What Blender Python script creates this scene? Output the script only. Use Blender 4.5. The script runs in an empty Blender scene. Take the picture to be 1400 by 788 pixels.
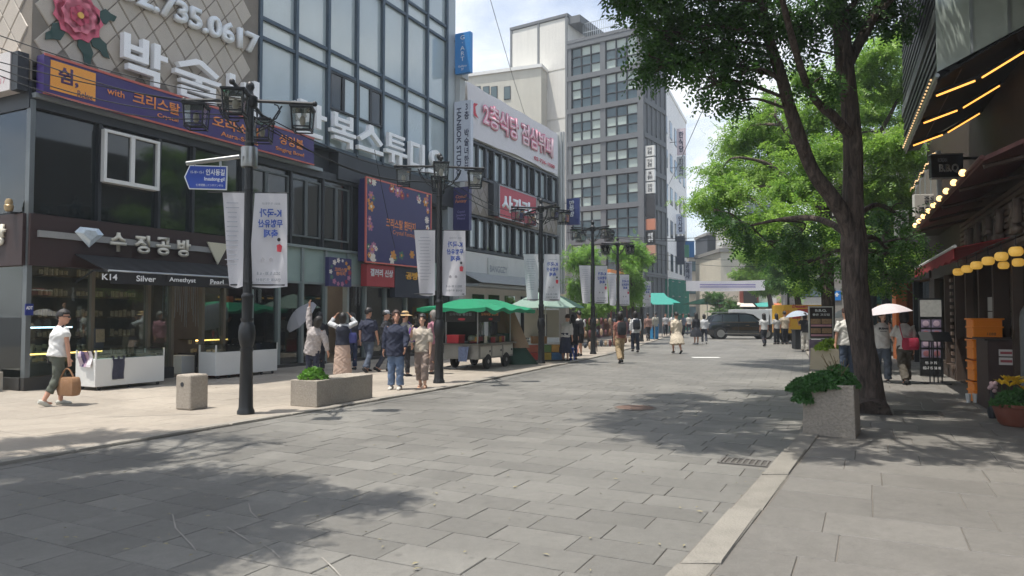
import bpy, bmesh, math, random
from mathutils import Vector, Matrix, noise
R = math.radians
sc = bpy.context.scene
COL = sc.collection
rnd = random.Random(7)
# ------------------------------------------------------------------ camera
FPX, CAMZ = 980.0, 1.6
PITCH = math.atan(36.0 / FPX)
cam = bpy.data.cameras.new("camera")
cam.sensor_width = 36.0
cam.lens = FPX / 1400.0 * 36.0
cam.clip_start, cam.clip_end = 0.05, 3000.0
camo = bpy.data.objects.new("camera", cam)
COL.objects.link(camo)
camo.location = (0, 0, CAMZ)
camo.rotation_euler = (R(90) + PITCH, 0, 0)
sc.camera = camo
# ------------------------------------------------------------------ sky, sun, exposure
SUN_EL = R(74)
SUN_TO = Vector((-0.94, -0.34))                    # horizontal direction towards the sun
w = bpy.data.worlds.new("World"); sc.world = w; w.use_nodes = True
nt = w.node_tree; nt.nodes.clear()
out = nt.nodes.new("ShaderNodeOutputWorld"); bg = nt.nodes.new("ShaderNodeBackground")
sky = nt.nodes.new("ShaderNodeTexSky"); sky.sky_type = 'NISHITA'; sky.sun_disc = False
sky.sun_elevation = SUN_EL
sky.sun_rotation = math.atan2(SUN_TO.x, SUN_TO.y)
sky.air_density = 1.0; sky.dust_density = 2.0; sky.ozone_density = 1.5
tc = nt.nodes.new("ShaderNodeTexCoord")
mp = nt.nodes.new("ShaderNodeMapping"); mp.inputs['Scale'].default_value = (1.0, 1.0, 2.6)
nz = nt.nodes.new("ShaderNodeTexNoise"); nz.inputs['Scale'].default_value = 2.3; nz.inputs['Detail'].default_value = 7
nz.inputs['Roughness'].default_value = 0.58; nz.inputs['Distortion'].default_value = 0.35
rp = nt.nodes.new("ShaderNodeValToRGB")
rp.color_ramp.elements[0].position = 0.39; rp.color_ramp.elements[1].position = 0.62
mx = nt.nodes.new("ShaderNodeMix"); mx.data_type = 'RGBA'
mx.inputs[7].default_value = (6.4, 6.6, 6.8, 1)       # sunlit cloud, in the sky texture's own units
nt.links.new(tc.outputs['Generated'], mp.inputs['Vector']); nt.links.new(mp.outputs[0], nz.inputs['Vector'])
nt.links.new(nz.outputs['Fac'], rp.inputs[0]); nt.links.new(rp.outputs[0], mx.inputs[0])
nt.links.new(sky.outputs[0], mx.inputs[6]); nt.links.new(mx.outputs[2], bg.inputs[0])
bg.inputs[1].default_value = 0.13
nt.links.new(bg.outputs[0], out.inputs[0])
sun = bpy.data.lights.new("sun", 'SUN'); sun.energy = 4.1; sun.angle = R(0.6); sun.color = (1.0, 0.95, 0.87)
suno = bpy.data.objects.new("sun", sun); COL.objects.link(suno)
sdir = Vector((SUN_TO.x * math.cos(SUN_EL), SUN_TO.y * math.cos(SUN_EL), math.sin(SUN_EL)))
suno.rotation_euler = sdir.to_track_quat('Z', 'Y').to_euler()
suno.location = (-10, -5, 40)
sc.view_settings.view_transform = 'Standard'; sc.view_settings.look = 'None'
sc.view_settings.exposure = 0.6; sc.view_settings.gamma = 1.0
sc.view_settings.use_curve_mapping = False
sc.render.engine = 'CYCLES'
sc.cycles.use_denoising = True
sc.cycles.use_adaptive_sampling = True; sc.cycles.adaptive_threshold = 0.025; sc.cycles.adaptive_min_samples = 16
sc.cycles.max_bounces = 6; sc.cycles.transparent_max_bounces = 8
sc.cycles.diffuse_bounces = 3; sc.cycles.glossy_bounces = 3
sc.cycles.sample_clamp_indirect = 6.0
# ------------------------------------------------------------------ helpers
CP, SP = math.cos(PITCH), math.sin(PITCH)
def ray(px, py):
    a, b = px - 700.0, 394.0 - py
    return Vector((a, CP * FPX - SP * b, SP * FPX + CP * b))
def gp(px, py, z=0.0):                                # the point of a level plane seen in the photograph at px, py
    r = ray(px, py); t = (z - CAMZ) / r.z
    return Vector((r.x * t, r.y * t, z))
def dp(px, py, y):                                    # the point seen at px, py that stands y metres in front
    r = ray(px, py); t = y / r.y
    return Vector((r.x * t, y, CAMZ + r.z * t))
class Fr:                                             # an upright plane: x = reading direction, n = outward normal
    def __init__(s, ox, oy, dx, dy):
        l = math.hypot(dx, dy); s.o = Vector((ox, oy, 0)); s.x = Vector((dx / l, dy / l, 0)); s.n = Vector((dy / l, -dx / l, 0))
    def P(s, u, w, z): return s.o + s.x * u + s.n * w + Vector((0, 0, z))
    def uz(s, px, py, w=0.0):
        r = ray(px, py); c = Vector((0, 0, CAMZ)); o = s.o + s.n * w
        t = (o - c).dot(s.n) / r.dot(s.n); p = c + r * t
        return (p - s.o).dot(s.x), p.z
    def u(s, px, w=0.0): return s.uz(px, 430, w)[0]
    def M(s, u, w, z): 
        m = Matrix((( s.x.x, 0, s.n.x, 0), (s.x.y, 0, s.n.y, 0), (0, 1, 0, 0), (0, 0, 0, 1)))
        return Matrix.Translation(s.P(u, w, z)) @ m
    def off(s, w): return Fr(s.o.x + s.n.x * w, s.o.y + s.n.y * w, s.x.x, s.x.y)
def lin(h):
    h = h.lstrip('#'); c = [int(h[i:i + 2], 16) / 255 for i in (0, 2, 4)]
    return tuple(x / 12.92 if x <= 0.04045 else ((x + 0.055) / 1.055) ** 2.4 for x in c)
MATS = {}
def mat(name, col=(0.5, 0.5, 0.5), rough=0.6, metal=0.0, var=0.12, scale=3.0, bump=0.0, bscale=40.0, spec=0.5,
        trans=0.0, emit=None, estr=0.0, isl=0.0, streak=0.0, coat=0.0, sss=0.0, stain=0.0):
    if name in MATS: return MATS[name]
    if isinstance(col, str): col = lin(col)
    m = bpy.data.materials.new(name); m.use_nodes = True; n = m.node_tree; N = n.nodes; L = n.links
    b = N['Principled BSDF']; b.inputs['Roughness'].default_value = rough; b.inputs['Metallic'].default_value = metal
    b.inputs['Specular IOR Level'].default_value = spec
    b.inputs['Base Color'].default_value = (*col, 1)
    if coat: b.inputs['Coat Weight'].default_value = coat; b.inputs['Coat Roughness'].default_value = 0.06
    g = N.new("ShaderNodeNewGeometry")
    fac = None
    def math_(op, a, bb):
        x = N.new("ShaderNodeMath"); x.operation = op
        for i, q in enumerate((a, bb)):
            if isinstance(q, (int, float)): x.inputs[i].default_value = q
            else: L.new(q, x.inputs[i])
        return x.outputs[0]
    if var:
        t = N.new("ShaderNodeTexNoise"); t.inputs['Scale'].default_value = scale; t.inputs['Detail'].default_value = 6; t.inputs['Roughness'].default_value = 0.62
        L.new(g.outputs['Position'], t.inputs['Vector'])
        fac = math_('MULTIPLY_ADD', t.outputs['Fac'], var * 2.4); fac.node.inputs[2].default_value = 1 - var * 1.2
    if streak:
        mpn = N.new("ShaderNodeMapping"); mpn.inputs['Scale'].default_value = (2.2, 2.2, 0.16)
        L.new(g.outputs['Position'], mpn.inputs['Vector'])
        t2 = N.new("ShaderNodeTexNoise"); t2.inputs['Scale'].default_value = 2.4; t2.inputs['Detail'].default_value = 5
        L.new(mpn.outputs[0], t2.inputs['Vector'])
        s2 = math_('MULTIPLY_ADD', t2.outputs['Fac'], streak * 2); s2.node.inputs[2].default_value = 1 - streak
        fac = math_('MULTIPLY', fac, s2) if fac else s2
    if isl:
        oi = N.new("ShaderNodeObjectInfo")
        a = math_('ADD', g.outputs['Random Per Island'], oi.outputs['Random']); a = math_('FRACT', a, 0)
        i2 = math_('MULTIPLY_ADD', a, isl * 2); i2.node.inputs[2].default_value = 1 - isl
        fac = math_('MULTIPLY', fac, i2) if fac else i2
    if stain:
        t3 = N.new("ShaderNodeTexNoise"); t3.inputs['Scale'].default_value = 0.9; t3.inputs['Detail'].default_value = 8; t3.inputs['Roughness'].default_value = 0.7
        L.new(g.outputs['Position'], t3.inputs['Vector'])
        mr = N.new("ShaderNodeMapRange"); mr.inputs[1].default_value = 0.5; mr.inputs[2].default_value = 0.72; mr.inputs[3].default_value = 1.0; mr.inputs[4].default_value = 1 - stain
        L.new(t3.outputs['Fac'], mr.inputs[0])
        fac = math_('MULTIPLY', fac, mr.outputs[0]) if fac else mr.outputs[0]
    if fac is not None:
        vm = N.new("ShaderNodeVectorMath"); vm.operation = 'SCALE'; vm.inputs[0].default_value = col; L.new(fac, vm.inputs['Scale'])
        L.new(vm.outputs[0], b.inputs['Base Color'])
    if bump:
        t = N.new("ShaderNodeTexNoise"); t.inputs['Scale'].default_value = bscale; t.inputs['Detail'].default_value = 4
        L.new(g.outputs['Position'], t.inputs['Vector'])
        bp = N.new("ShaderNodeBump"); bp.inputs['Strength'].default_value = min(1, bump); bp.inputs['Distance'].default_value = 0.02
        L.new(t.outputs['Fac'], bp.inputs['Height']); L.new(bp.outputs[0], b.inputs['Normal'])
    if emit is not None:
        if isinstance(emit, str): emit = lin(emit)
        b.inputs['Emission Color'].default_value = (*emit, 1); b.inputs['Emission Strength'].default_value = estr
        if name != 'ceiling_lamp': m.cycles.emission_sampling = 'NONE'
    if trans:                                          # thin translucent sheet (leaves, cloth)
        tr = N.new("ShaderNodeBsdfTranslucent"); ms = N.new("ShaderNodeMixShader"); ms.inputs[0].default_value = trans
        tr.inputs[0].default_value = (*col, 1)
        if fac is not None: L.new(vm.outputs[0], tr.inputs[0])
        o = N['Material Output']; L.new(b.outputs[0], ms.inputs[1]); L.new(tr.outputs[0], ms.inputs[2]); L.new(ms.outputs[0], o.inputs[0])
    MATS[name] = m; return m
def glass(name, tint=(0.75, 0.85, 0.82), refl=0.12, rough=0.01):
    if name in MATS: return MATS[name]
    m = bpy.data.materials.new(name); m.use_nodes = True; n = m.node_tree; N = n.nodes; L = n.links
    N.remove(N['Principled BSDF']); o = N['Material Output']
    t = N.new("ShaderNodeBsdfTransparent"); t.inputs[0].default_value = (*tint, 1)
    gl = N.new("ShaderNodeBsdfGlossy"); gl.inputs['Roughness'].default_value = rough; gl.inputs[0].default_value = (0.9, 0.95, 0.95, 1)
    lw = N.new("ShaderNodeFresnel"); lw.inputs[0].default_value = 1.5
    ad = N.new("ShaderNodeMath"); ad.operation = 'ADD'; ad.use_clamp = True; ad.inputs[1].default_value = refl
    L.new(lw.outputs[0], ad.inputs[0])
    ms = N.new("ShaderNodeMixShader"); L.new(ad.outputs[0], ms.inputs[0]); L.new(t.outputs[0], ms.inputs[1]); L.new(gl.outputs[0], ms.inputs[2])
    L.new(ms.outputs[0], o.inputs[0]); MATS[name] = m; return m
def tag(o, label=None, cat=None, group=None, kind=None):
    if label: o['label'] = label
    if cat: o['category'] = cat
    if group: o['group'] = group
    if kind: o['kind'] = kind
    return o
def thing(name, label, cat, loc=(0, 0, 0), group=None, rz=0.0):
    o = bpy.data.objects.new(name, None); COL.objects.link(o); o.location = loc; o.rotation_euler = (0, 0, rz)
    o.empty_display_size = 0.2
    return tag(o, label, cat, group)
def wloc(o):
    m = Matrix.Identity(4)
    while o is not None:
        m = Matrix.LocRotScale(o.location, o.rotation_euler, o.scale) @ m; o = o.parent
    return m
class MB:
    def __init__(s): s.v = []; s.f = []; s.mi = []; s.k = 0
    def add(s, vs, fs):
        b = len(s.v); s.v.extend(Vector(x) for x in vs)
        for f in fs: s.f.append([b + i for i in f]); s.mi.append(s.k)
        return s
    def box8(s, p): return s.add(p, [(0, 3, 2, 1), (4, 5, 6, 7), (0, 1, 5, 4), (1, 2, 6, 5), (2, 3, 7, 6), (3, 0, 4, 7)])
    def box(s, c, sz, M=None):
        x, y, z = sz[0] / 2, sz[1] / 2, sz[2] / 2; c = Vector(c)
        p = [Vector((a * x, b * y, d * z)) for d in (-1, 1) for a, b in ((-1, -1), (1, -1), (1, 1), (-1, 1))]
        return s.box8([(M @ (c + q)) if M else c + q for q in p])
    def fbox(s, F, u0, u1, w0, w1, z0, z1):
        if F.x.cross(F.n).z > 0: q = ((u0, w0), (u1, w0), (u1, w1), (u0, w1))
        else: q = ((u0, w0), (u0, w1), (u1, w1), (u1, w0))
        return s.box8([F.P(a, b, z) for z in (z0, z1) for a, b in q])
    def quad(s, a, b, c, d): return s.add([a, b, c, d], [(0, 1, 2, 3)])
    def prism(s, poly, M, d):                          # polygon in local xy, extruded from z=0 to z=d
        n = len(poly); vs = [M @ Vector((x, y, 0)) for x, y in poly] + [M @ Vector((x, y, d)) for x, y in poly]
        return s.add(vs, [tuple(range(n))[::-1], tuple(range(n, 2 * n))] + [(i, (i + 1) % n, n + (i + 1) % n, n + i) for i in range(n)])
    def tube(s, pts, r, n=8, caps=True, flat=None):
        pts = [Vector(p) for p in pts]; m = len(pts)
        rs = r if isinstance(r, (list, tuple)) else [r] * m
        T = [(pts[min(i + 1, m - 1)] - pts[max(i - 1, 0)]).normalized() for i in range(m)]
        a = Vector((0, 0, 1)) if abs(T[0].z) < 0.9 else Vector((1, 0, 0))
        N = (a - T[0] * a.dot(T[0])).normalized(); vs = []; fs = []
        for i in range(m):
            N = (N - T[i] * N.dot(T[i])).normalized(); B = T[i].cross(N)
            for j in range(n):
                t = 2 * math.pi * j / n; vs.append(pts[i] + (N * math.cos(t) + B * math.sin(t)) * rs[i])
        for i in range(m - 1):
            for j in range(n): fs.append((i * n + j, i * n + (j + 1) % n, (i + 1) * n + (j + 1) % n, (i + 1) * n + j))
        if caps: fs += [tuple(range(n))[::-1], tuple(range((m - 1) * n, m * n))]
        return s.add(vs, fs)
    def lathe(s, prof, c=(0, 0, 0), n=16, M=None):
        c = Vector(c); vs = []; fs = []; m = len(prof)
        for r, z in prof:
            for j in range(n):
                t = 2 * math.pi * j / n; q = c + Vector((r * math.cos(t), r * math.sin(t), z)); vs.append(M @ q if M else q)
        for i in range(m - 1):
            for j in range(n): fs.append((i * n + j, i * n + (j + 1) % n, (i + 1) * n + (j + 1) % n, (i + 1) * n + j))
        fs += [tuple(range(n))[::-1], tuple(range((m - 1) * n, m * n))]
        return s.add(vs, fs)
    def ball(s, c, r, nu=10, nv=7, M=None):
        if isinstance(r, (int, float)): r = (r, r, r)
        c = Vector(c); vs = []; fs = []
        for i in range(1, nv):
            p = math.pi * i / nv
            for j in range(nu):
                t = 2 * math.pi * j / nu; vs.append(Vector((r[0] * math.sin(p) * math.cos(t), r[1] * math.sin(p) * math.sin(t), r[2] * math.cos(p))))
        vs += [Vector((0, 0, r[2])), Vector((0, 0, -r[2]))]; a = len(vs) - 2
        for i in range(nv - 2):
            for j in range(nu): fs.append((i * nu + j, (i + 1) * nu + j, (i + 1) * nu + (j + 1) % nu, i * nu + (j + 1) % nu))
        for j in range(nu):
            fs.append((a, j, (j + 1) % nu)); fs.append((a + 1, (nv - 2) * nu + (j + 1) % nu, (nv - 2) * nu + j))
        return s.add([c + ((M @ q) if M else q) for q in vs], fs)
    def surf(s, fn, nu, nv, thick=0.0):                # fn(a, b) -> point, a and b from 0 to 1; optional thickness along z-less normal
        g = [[Vector(fn(i / nu, j / nv)) for i in range(nu + 1)] for j in range(nv + 1)]
        def lay(off, flip):
            vs = []; fs = []
            for j in range(nv + 1):
                for i in range(nu + 1):
                    if off:
                        a = g[j][min(i + 1, nu)] - g[j][max(i - 1, 0)]; b = g[min(j + 1, nv)][i] - g[max(j - 1, 0)][i]
                        vs.append(g[j][i] + a.cross(b).normalized() * off)
                    else: vs.append(g[j][i])
            for j in range(nv):
                for i in range(nu):
                    q = (j * (nu + 1) + i, j * (nu + 1) + i + 1, (j + 1) * (nu + 1) + i + 1, (j + 1) * (nu + 1) + i)
                    fs.append(q[::-1] if flip else q)
            s.add(vs, fs)
        lay(0, bool(thick))
        if thick: 
            lay(thick, False)
            W = nu + 1; n0 = len(s.v) - 2 * W * (nv + 1); n1 = n0 + W * (nv + 1)
            edge = [i for i in range(W)] + [j * W + nu for j in range(1, nv + 1)] + [nv * W + i for i in range(nu - 1, -1, -1)] + [j * W for j in range(nv - 1, 0, -1)]
            for i in range(len(edge)):
                a, b = edge[i], edge[(i + 1) % len(edge)]; s.f.append([n0 + a, n0 + b, n1 + b, n1 + a]); s.mi.append(s.k)
        return s
    def mesh(s, name, mats, smooth=False, base=None):
        me = bpy.data.meshes.new(name)
        vs = [base @ v for v in s.v] if base else s.v
        me.from_pydata([tuple(v) for v in vs], [], s.f)
        for m in (mats if isinstance(mats, (list, tuple)) else [mats]): me.materials.append(m)
        me.polygons.foreach_set('material_index', s.mi)
        if smooth:
            me.polygons.foreach_set('use_smooth', [True] * len(s.f))
            me.set_sharp_from_angle(angle=R(smooth if not isinstance(smooth, bool) else 42))
        me.update(); return me
    def build(s, name, mats, parent=None, smooth=False, bevel=0.0, local=False, **tg):
        base = wloc(parent).inverted() if (parent and not local) else None
        o = bpy.data.objects.new(name, s.mesh(name, mats, smooth, base)); COL.objects.link(o)
        if parent: o.parent = parent
        if bevel:
            b = o.modifiers.new("bevel", 'BEVEL'); b.width = bevel; b.segments = 2; b.limit_method = 'ANGLE'; b.angle_limit = R(40)
        return tag(o, **tg) if tg else o
def copy_tree(o, parent=None):
    c = o.copy(); COL.objects.link(c); c.parent = parent
    for ch in o.children: copy_tree(ch, c)
    return c
TEXTS = []
def text(s, M, wd, ht, mt, parent, depth=0.01, bold=0.0, name='lettering', mirror=False, shear=0.0, sp=1.0, ls=1.0, fit=True, align='CENTER'):
    """writing as thin solid letters, fitted to a wd x ht box centred on matrix M (x right, y up, z out)"""
    c = bpy.data.curves.new(name, 'FONT'); c.body = s; c.align_x = align; c.size = 1.0; c.offset = bold; c.shear = shear
    c.space_character = sp; c.space_line = ls; c.resolution_u = 3; c.fill_mode = 'BOTH'
    o = bpy.data.objects.new(name, c); COL.objects.link(o); TEXTS.append((o, M, wd, ht, depth, mt, parent, mirror, name, fit))
def ftext(s, F, u0, u1, z0, z1, w, mt, parent, **k):
    text(s, F.M((u0 + u1) / 2, w, (z0 + z1) / 2), abs(u1 - u0), abs(z1 - z0), mt, parent, **k)
def flush_texts():
    bpy.context.view_layer.update(); dg = bpy.context.evaluated_depsgraph_get(); done = []
    for o, M, wd, ht, depth, mt, parent, mirror, name, fit in TEXTS:
        me = bpy.data.meshes.new_from_object(o.evaluated_get(dg)); done.append(me)
    for me, (o, M, wd, ht, depth, mt, parent, mirror, name, fit) in zip(done, TEXTS):
        if not len(me.vertices): bpy.data.objects.remove(o); continue
        bm = bmesh.new(); bm.from_mesh(me); bmesh.ops.remove_doubles(bm, verts=bm.verts, dist=1e-5)
        xs = [v.co.x for v in bm.verts]; ys = [v.co.y for v in bm.verts]
        x0, x1, y0, y1 = min(xs), max(xs), min(ys), max(ys)
        sx = wd / max(x1 - x0, 1e-6); sy = ht / max(y1 - y0, 1e-6)
        if not fit: sx = sy = min(sx, sy)
        for v in bm.verts: v.co = Vector(((v.co.x - (x0 + x1) / 2) * sx * (-1 if mirror else 1), (v.co.y - (y0 + y1) / 2) * sy, 0.0))
        if depth > 0.004:
            r = bmesh.ops.extrude_face_region(bm, geom=list(bm.faces))
            bmesh.ops.translate(bm, verts=[g for g in r['geom'] if isinstance(g, bmesh.types.BMVert)], vec=(0, 0, depth))
            bmesh.ops.recalc_face_normals(bm, faces=bm.faces)
        me2 = bpy.data.meshes.new(name)
        base = wloc(parent).inverted() @ M if parent else M
        bm.transform(base); bm.to_mesh(me2); bm.free(); me2.materials.clear(); me2.materials.append(mt)
        n = bpy.data.objects.new(name, me2); COL.objects.link(n); n.parent = parent
        cu = o.data; bpy.data.objects.remove(o); bpy.data.curves.remove(cu); bpy.data.meshes.remove(me)
    TEXTS.clear()
def haze_box(dens, col, aniso=0.3):
    b = MB(); b.box((20, 62, 16.4), (190, 170, 35.0)); m = bpy.data.materials.new('haze'); m.use_nodes = True; N = m.node_tree.nodes; N.remove(N['Principled BSDF'])
    v = N.new('ShaderNodeVolumePrincipled'); v.inputs['Color'].default_value = (*col, 1); v.inputs['Density'].default_value = dens; v.inputs['Anisotropy'].default_value = aniso
    m.node_tree.links.new(v.outputs[0], N['Material Output'].inputs['Volume']); o = b.build('haze', m, kind='stuff'); o['label'] = 'thin summer haze over the street'; return o
def part(parent, name, mt, F, *bs, bevel=0.0):
    m = MB()
    for b in bs: m.fbox(F, *b)
    return m.build(name, mt, parent, bevel=bevel)
def interp(P, d):
    for (a, x), (b, y) in zip(P, P[1:]):
        if d <= b: return x + (y - x) * (d - a) / (b - a)
    return P[-1][1]
# ------------------------------------------------------------------ shared materials
m_black = mat('black_metal', '#1b1d20', 0.45, 0.0, 0.1, spec=0.5)
m_dark = mat('dark_frame', '#25282c', 0.5, 0.0, 0.1)
m_steel = mat('steel', '#9a9c9c', 0.35, 0.8, 0.15, 6)
m_alu = mat('aluminium_frame', '#a9aeb0', 0.4, 0.6, 0.1)
m_white = mat('white_paint', '#d6d6d2', 0.5, 0, 0.06, 2)
m_concrete = mat('concrete', '#a39d93', 0.9, 0, 0.2, 5, 0.5, 60, stain=0.25)
m_glassd = glass('shop_glass', (0.74, 0.82, 0.8), 0.05)
m_lgold = mat('orange_letter', '#e08a4a', 0.6, var=0)
m_lwhite = mat('white_letter', '#dfe2e4', 0.5, var=0.03)
m_lblack = mat('black_letter', '#22252a', 0.6, var=0)
m_lblue = mat('blue_letter', '#2f4fa0', 0.6, var=0)
m_lred = mat('red_letter', '#c03a48', 0.6, var=0)
m_lgrey = mat('grey_letter', '#7d828a', 0.6, var=0)
# ------------------------------------------------------------------ ground, road, pavements, kerbs
KL = [(-4, -11.3), (2, -8.3), (7.57, -5.45), (10.8, -3.78), (15.5, -1.35), (19.6, 0.25), (24.1, 2.15), (28.5, 3.85), (35, 6.05), (41.8, 8.2), (60, 13.6), (90, 20.5), (140, 30)]
KR = [(-4, -3.9), (2, -0.5), (4.38, 0.95), (9.5, 3.80), (16, 6.6), (25.3, 10.5), (38, 15.3), (56, 21.9), (90, 31.5), (140, 44)]
ground = MB().quad((-600, -300, -0.09), (600, -300, -0.09), (600, 900, -0.09), (-600, 900, -0.09)).build(
    'ground', mat('asphalt', '#5a5a5a', 0.95, 0, 0.15, 0.8), kind='structure')
def strip(P, Q, z, ys):
    m = MB()
    for a, b in zip(ys, ys[1:]):
        m.quad((interp(P, a), a, z), (interp(Q, a), a, z), (interp(Q, b), b, z), (interp(P, b), b, z))
    return m
YS = sorted(set([y for y, _ in KL] + [y for y, _ in KR]))
m_bed = mat('paver_bed', '#6c6760', 0.95, 0, 0.2, 12)
road = strip(KL, KR, -0.008, YS).build('road', m_bed, kind='structure')
def paver_mat(name, col, isl, var, joint=None):
    """stone slabs: grain, wear patches and pale scuffs; with joint=(w, l) the slabs too far away to pick apart are drawn by a brick pattern"""
    m = bpy.data.materials.new(name); m.use_nodes = True; n = m.node_tree; N = n.nodes; L = n.links; b = N['Principled BSDF']
    g = N.new("ShaderNodeNewGeometry"); oi = N.new("ShaderNodeObjectInfo")
    def mth(op, *a):
        x = N.new("ShaderNodeMath"); x.operation = op
        for i, q in enumerate(a):
            if isinstance(q, (int, float)): x.inputs[i].default_value = q
            else: L.new(q, x.inputs[i])
        return x.outputs[0]
    def nse(s, d=6, ro=0.6, dist=0.0):
        t = N.new("ShaderNodeTexNoise"); t.inputs['Scale'].default_value = s; t.inputs['Detail'].default_value = d
        t.inputs['Roughness'].default_value = ro; t.inputs['Distortion'].default_value = dist; L.new(g.outputs['Position'], t.inputs['Vector']); return t.outputs['Fac']
    f = mth('MULTIPLY_ADD', nse(0.55, 7, 0.65), var * 2.6, 1 - var * 1.3)
    f = mth('MULTIPLY', f, mth('MULTIPLY_ADD', nse(85, 3, 0.75), 0.7, 0.65))
    f = mth('MULTIPLY', f, mth('MULTIPLY_ADD', nse(13, 5, 0.7), 0.5, 0.75))
    if isl and not joint:
        a = mth('FRACT', mth('ADD', g.outputs['Random Per Island'], oi.outputs['Random']))
        f = mth('MULTIPLY', f, mth('MULTIPLY_ADD', a, isl * 2, 1 - isl))
    st = N.new("ShaderNodeMapRange"); L.new(nse(2.2, 9, 0.72, 0.6), st.inputs[0]); st.inputs[1].default_value = 0.56; st.inputs[2].default_value = 0.75; st.inputs[3].default_value = 1; st.inputs[4].default_value = 0.72
    f = mth('MULTIPLY', f, st.outputs[0])
    sp = N.new("ShaderNodeMapRange"); L.new(nse(9, 6, 0.8, 0.3), sp.inputs[0]); sp.inputs[1].default_value = 0.66; sp.inputs[2].default_value = 0.8; sp.inputs[3].default_value = 1; sp.inputs[4].default_value = 1.28
    f = mth('MULTIPLY', f, sp.outputs[0])
    vo = N.new("ShaderNodeTexVoronoi"); vo.inputs['Scale'].default_value = 2.6; L.new(g.outputs['Position'], vo.inputs['Vector'])
    gm = N.new("ShaderNodeMapRange"); L.new(vo.outputs['Distance'], gm.inputs[0]); gm.inputs[1].default_value = 0.045; gm.inputs[2].default_value = 0.085; gm.inputs[3].default_value = 0.74; gm.inputs[4].default_value = 1
    f = mth('MULTIPLY', f, gm.outputs[0])
    ds = N.new("ShaderNodeMapRange"); L.new(nse(0.28, 5, 0.6, 1.2), ds.inputs[0]); ds.inputs[1].default_value = 0.44; ds.inputs[2].default_value = 0.62; ds.inputs[3].default_value = 0.86; ds.inputs[4].default_value = 1.08
    f = mth('MULTIPLY', f, ds.outputs[0])
    vm = N.new("ShaderNodeVectorMath"); vm.operation = 'SCALE'; vm.inputs[0].default_value = lin(col); L.new(f, vm.inputs['Scale'])
    col_out = vm.outputs[0]
    if joint:
        mp = N.new("ShaderNodeMapping"); mp.inputs['Rotation'].default_value = (0, 0, R(22)); L.new(g.outputs['Position'], mp.inputs['Vector'])
        br = N.new("ShaderNodeTexBrick"); br.inputs['Scale'].default_value = 1; br.inputs['Brick Width'].default_value = joint[0]; br.inputs['Row Height'].default_value = joint[1]
        br.inputs['Mortar Size'].default_value = 0.012; br.inputs['Color1'].default_value = (0.85, 0.85, 0.85, 1); br.inputs['Color2'].default_value = (1.12, 1.12, 1.12, 1); br.inputs['Mortar'].default_value = (0.5, 0.5, 0.5, 1)
        L.new(mp.outputs[0], br.inputs['Vector'])
        v2 = N.new("ShaderNodeVectorMath"); v2.operation = 'MULTIPLY'; L.new(col_out, v2.inputs[0]); L.new(br.outputs[0], v2.inputs[1]); col_out = v2.outputs[0]
    L.new(col_out, b.inputs['Base Color']); b.inputs['Roughness'].default_value = 0.62; b.inputs['Specular IOR Level'].default_value = 0.5
    bp = N.new("ShaderNodeBump"); bp.inputs['Strength'].default_value = 0.5; bp.inputs['Distance'].default_value = 0.006
    L.new(nse(55, 5, 0.7), bp.inputs['Height']); L.new(bp.outputs[0], b.inputs['Normal'])
    MATS[name] = m; return m
m_slab = paver_mat('road_slab', '#6f6d68', 0.13, 0.18)
m_slabfar = paver_mat('road_slab_far', '#6f6d68', 0, 0.13, (0.57, 0.37))
m_walk = paver_mat('left_walk_slab', '#9b9286', 0.06, 0.09)
m_walkfar = paver_mat('left_walk_far', '#9b9286', 0, 0.09, (1.2, 0.6))
m_walkr = paver_mat('right_walk_slab', '#716e69', 0.08, 0.12)
m_kerb = mat('kerb_stone', '#807c74', 0.9, 0, 0.22, 4, 0.6, 50, isl=0.09, stain=0.3)
ang = R(26.57); U = Vector((math.sin(ang), math.cos(ang), 0)); NN = Vector((math.cos(ang), -math.sin(ang), 0))
def slab_proto(name, a, b, h, mt):
    m = MB(); e = 0.006
    vs = [(-a / 2, -b / 2, -h), (a / 2, -b / 2, -h), (a / 2, b / 2, -h), (-a / 2, b / 2, -h),
          (-a / 2, -b / 2, -e), (a / 2, -b / 2, -e), (a / 2, b / 2, -e), (-a / 2, b / 2, -e),
          (-a / 2 + e, -b / 2 + e, 0), (a / 2 - e, -b / 2 + e, 0), (a / 2 - e, b / 2 - e, 0), (-a / 2 + e, b / 2 - e, 0)]
    fs = []
    for k in (0, 4):
        for i in range(4): fs.append((k + i, k + (i + 1) % 4, k + 4 + (i + 1) % 4, k + 4 + i))
    fs.append((8, 9, 10, 11)); m.add(vs, fs); return m
def edge_at(P, u, off):                                 # where the row at u crosses a kerb line, measured along NN
    lo, hi = -40.0, 60.0
    for _ in range(36):
        x = (lo + hi) / 2; c = NN * x + U * u
        if c.x < interp(P, c.y) + off: lo = x
        else: hi = x
    return lo
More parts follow.
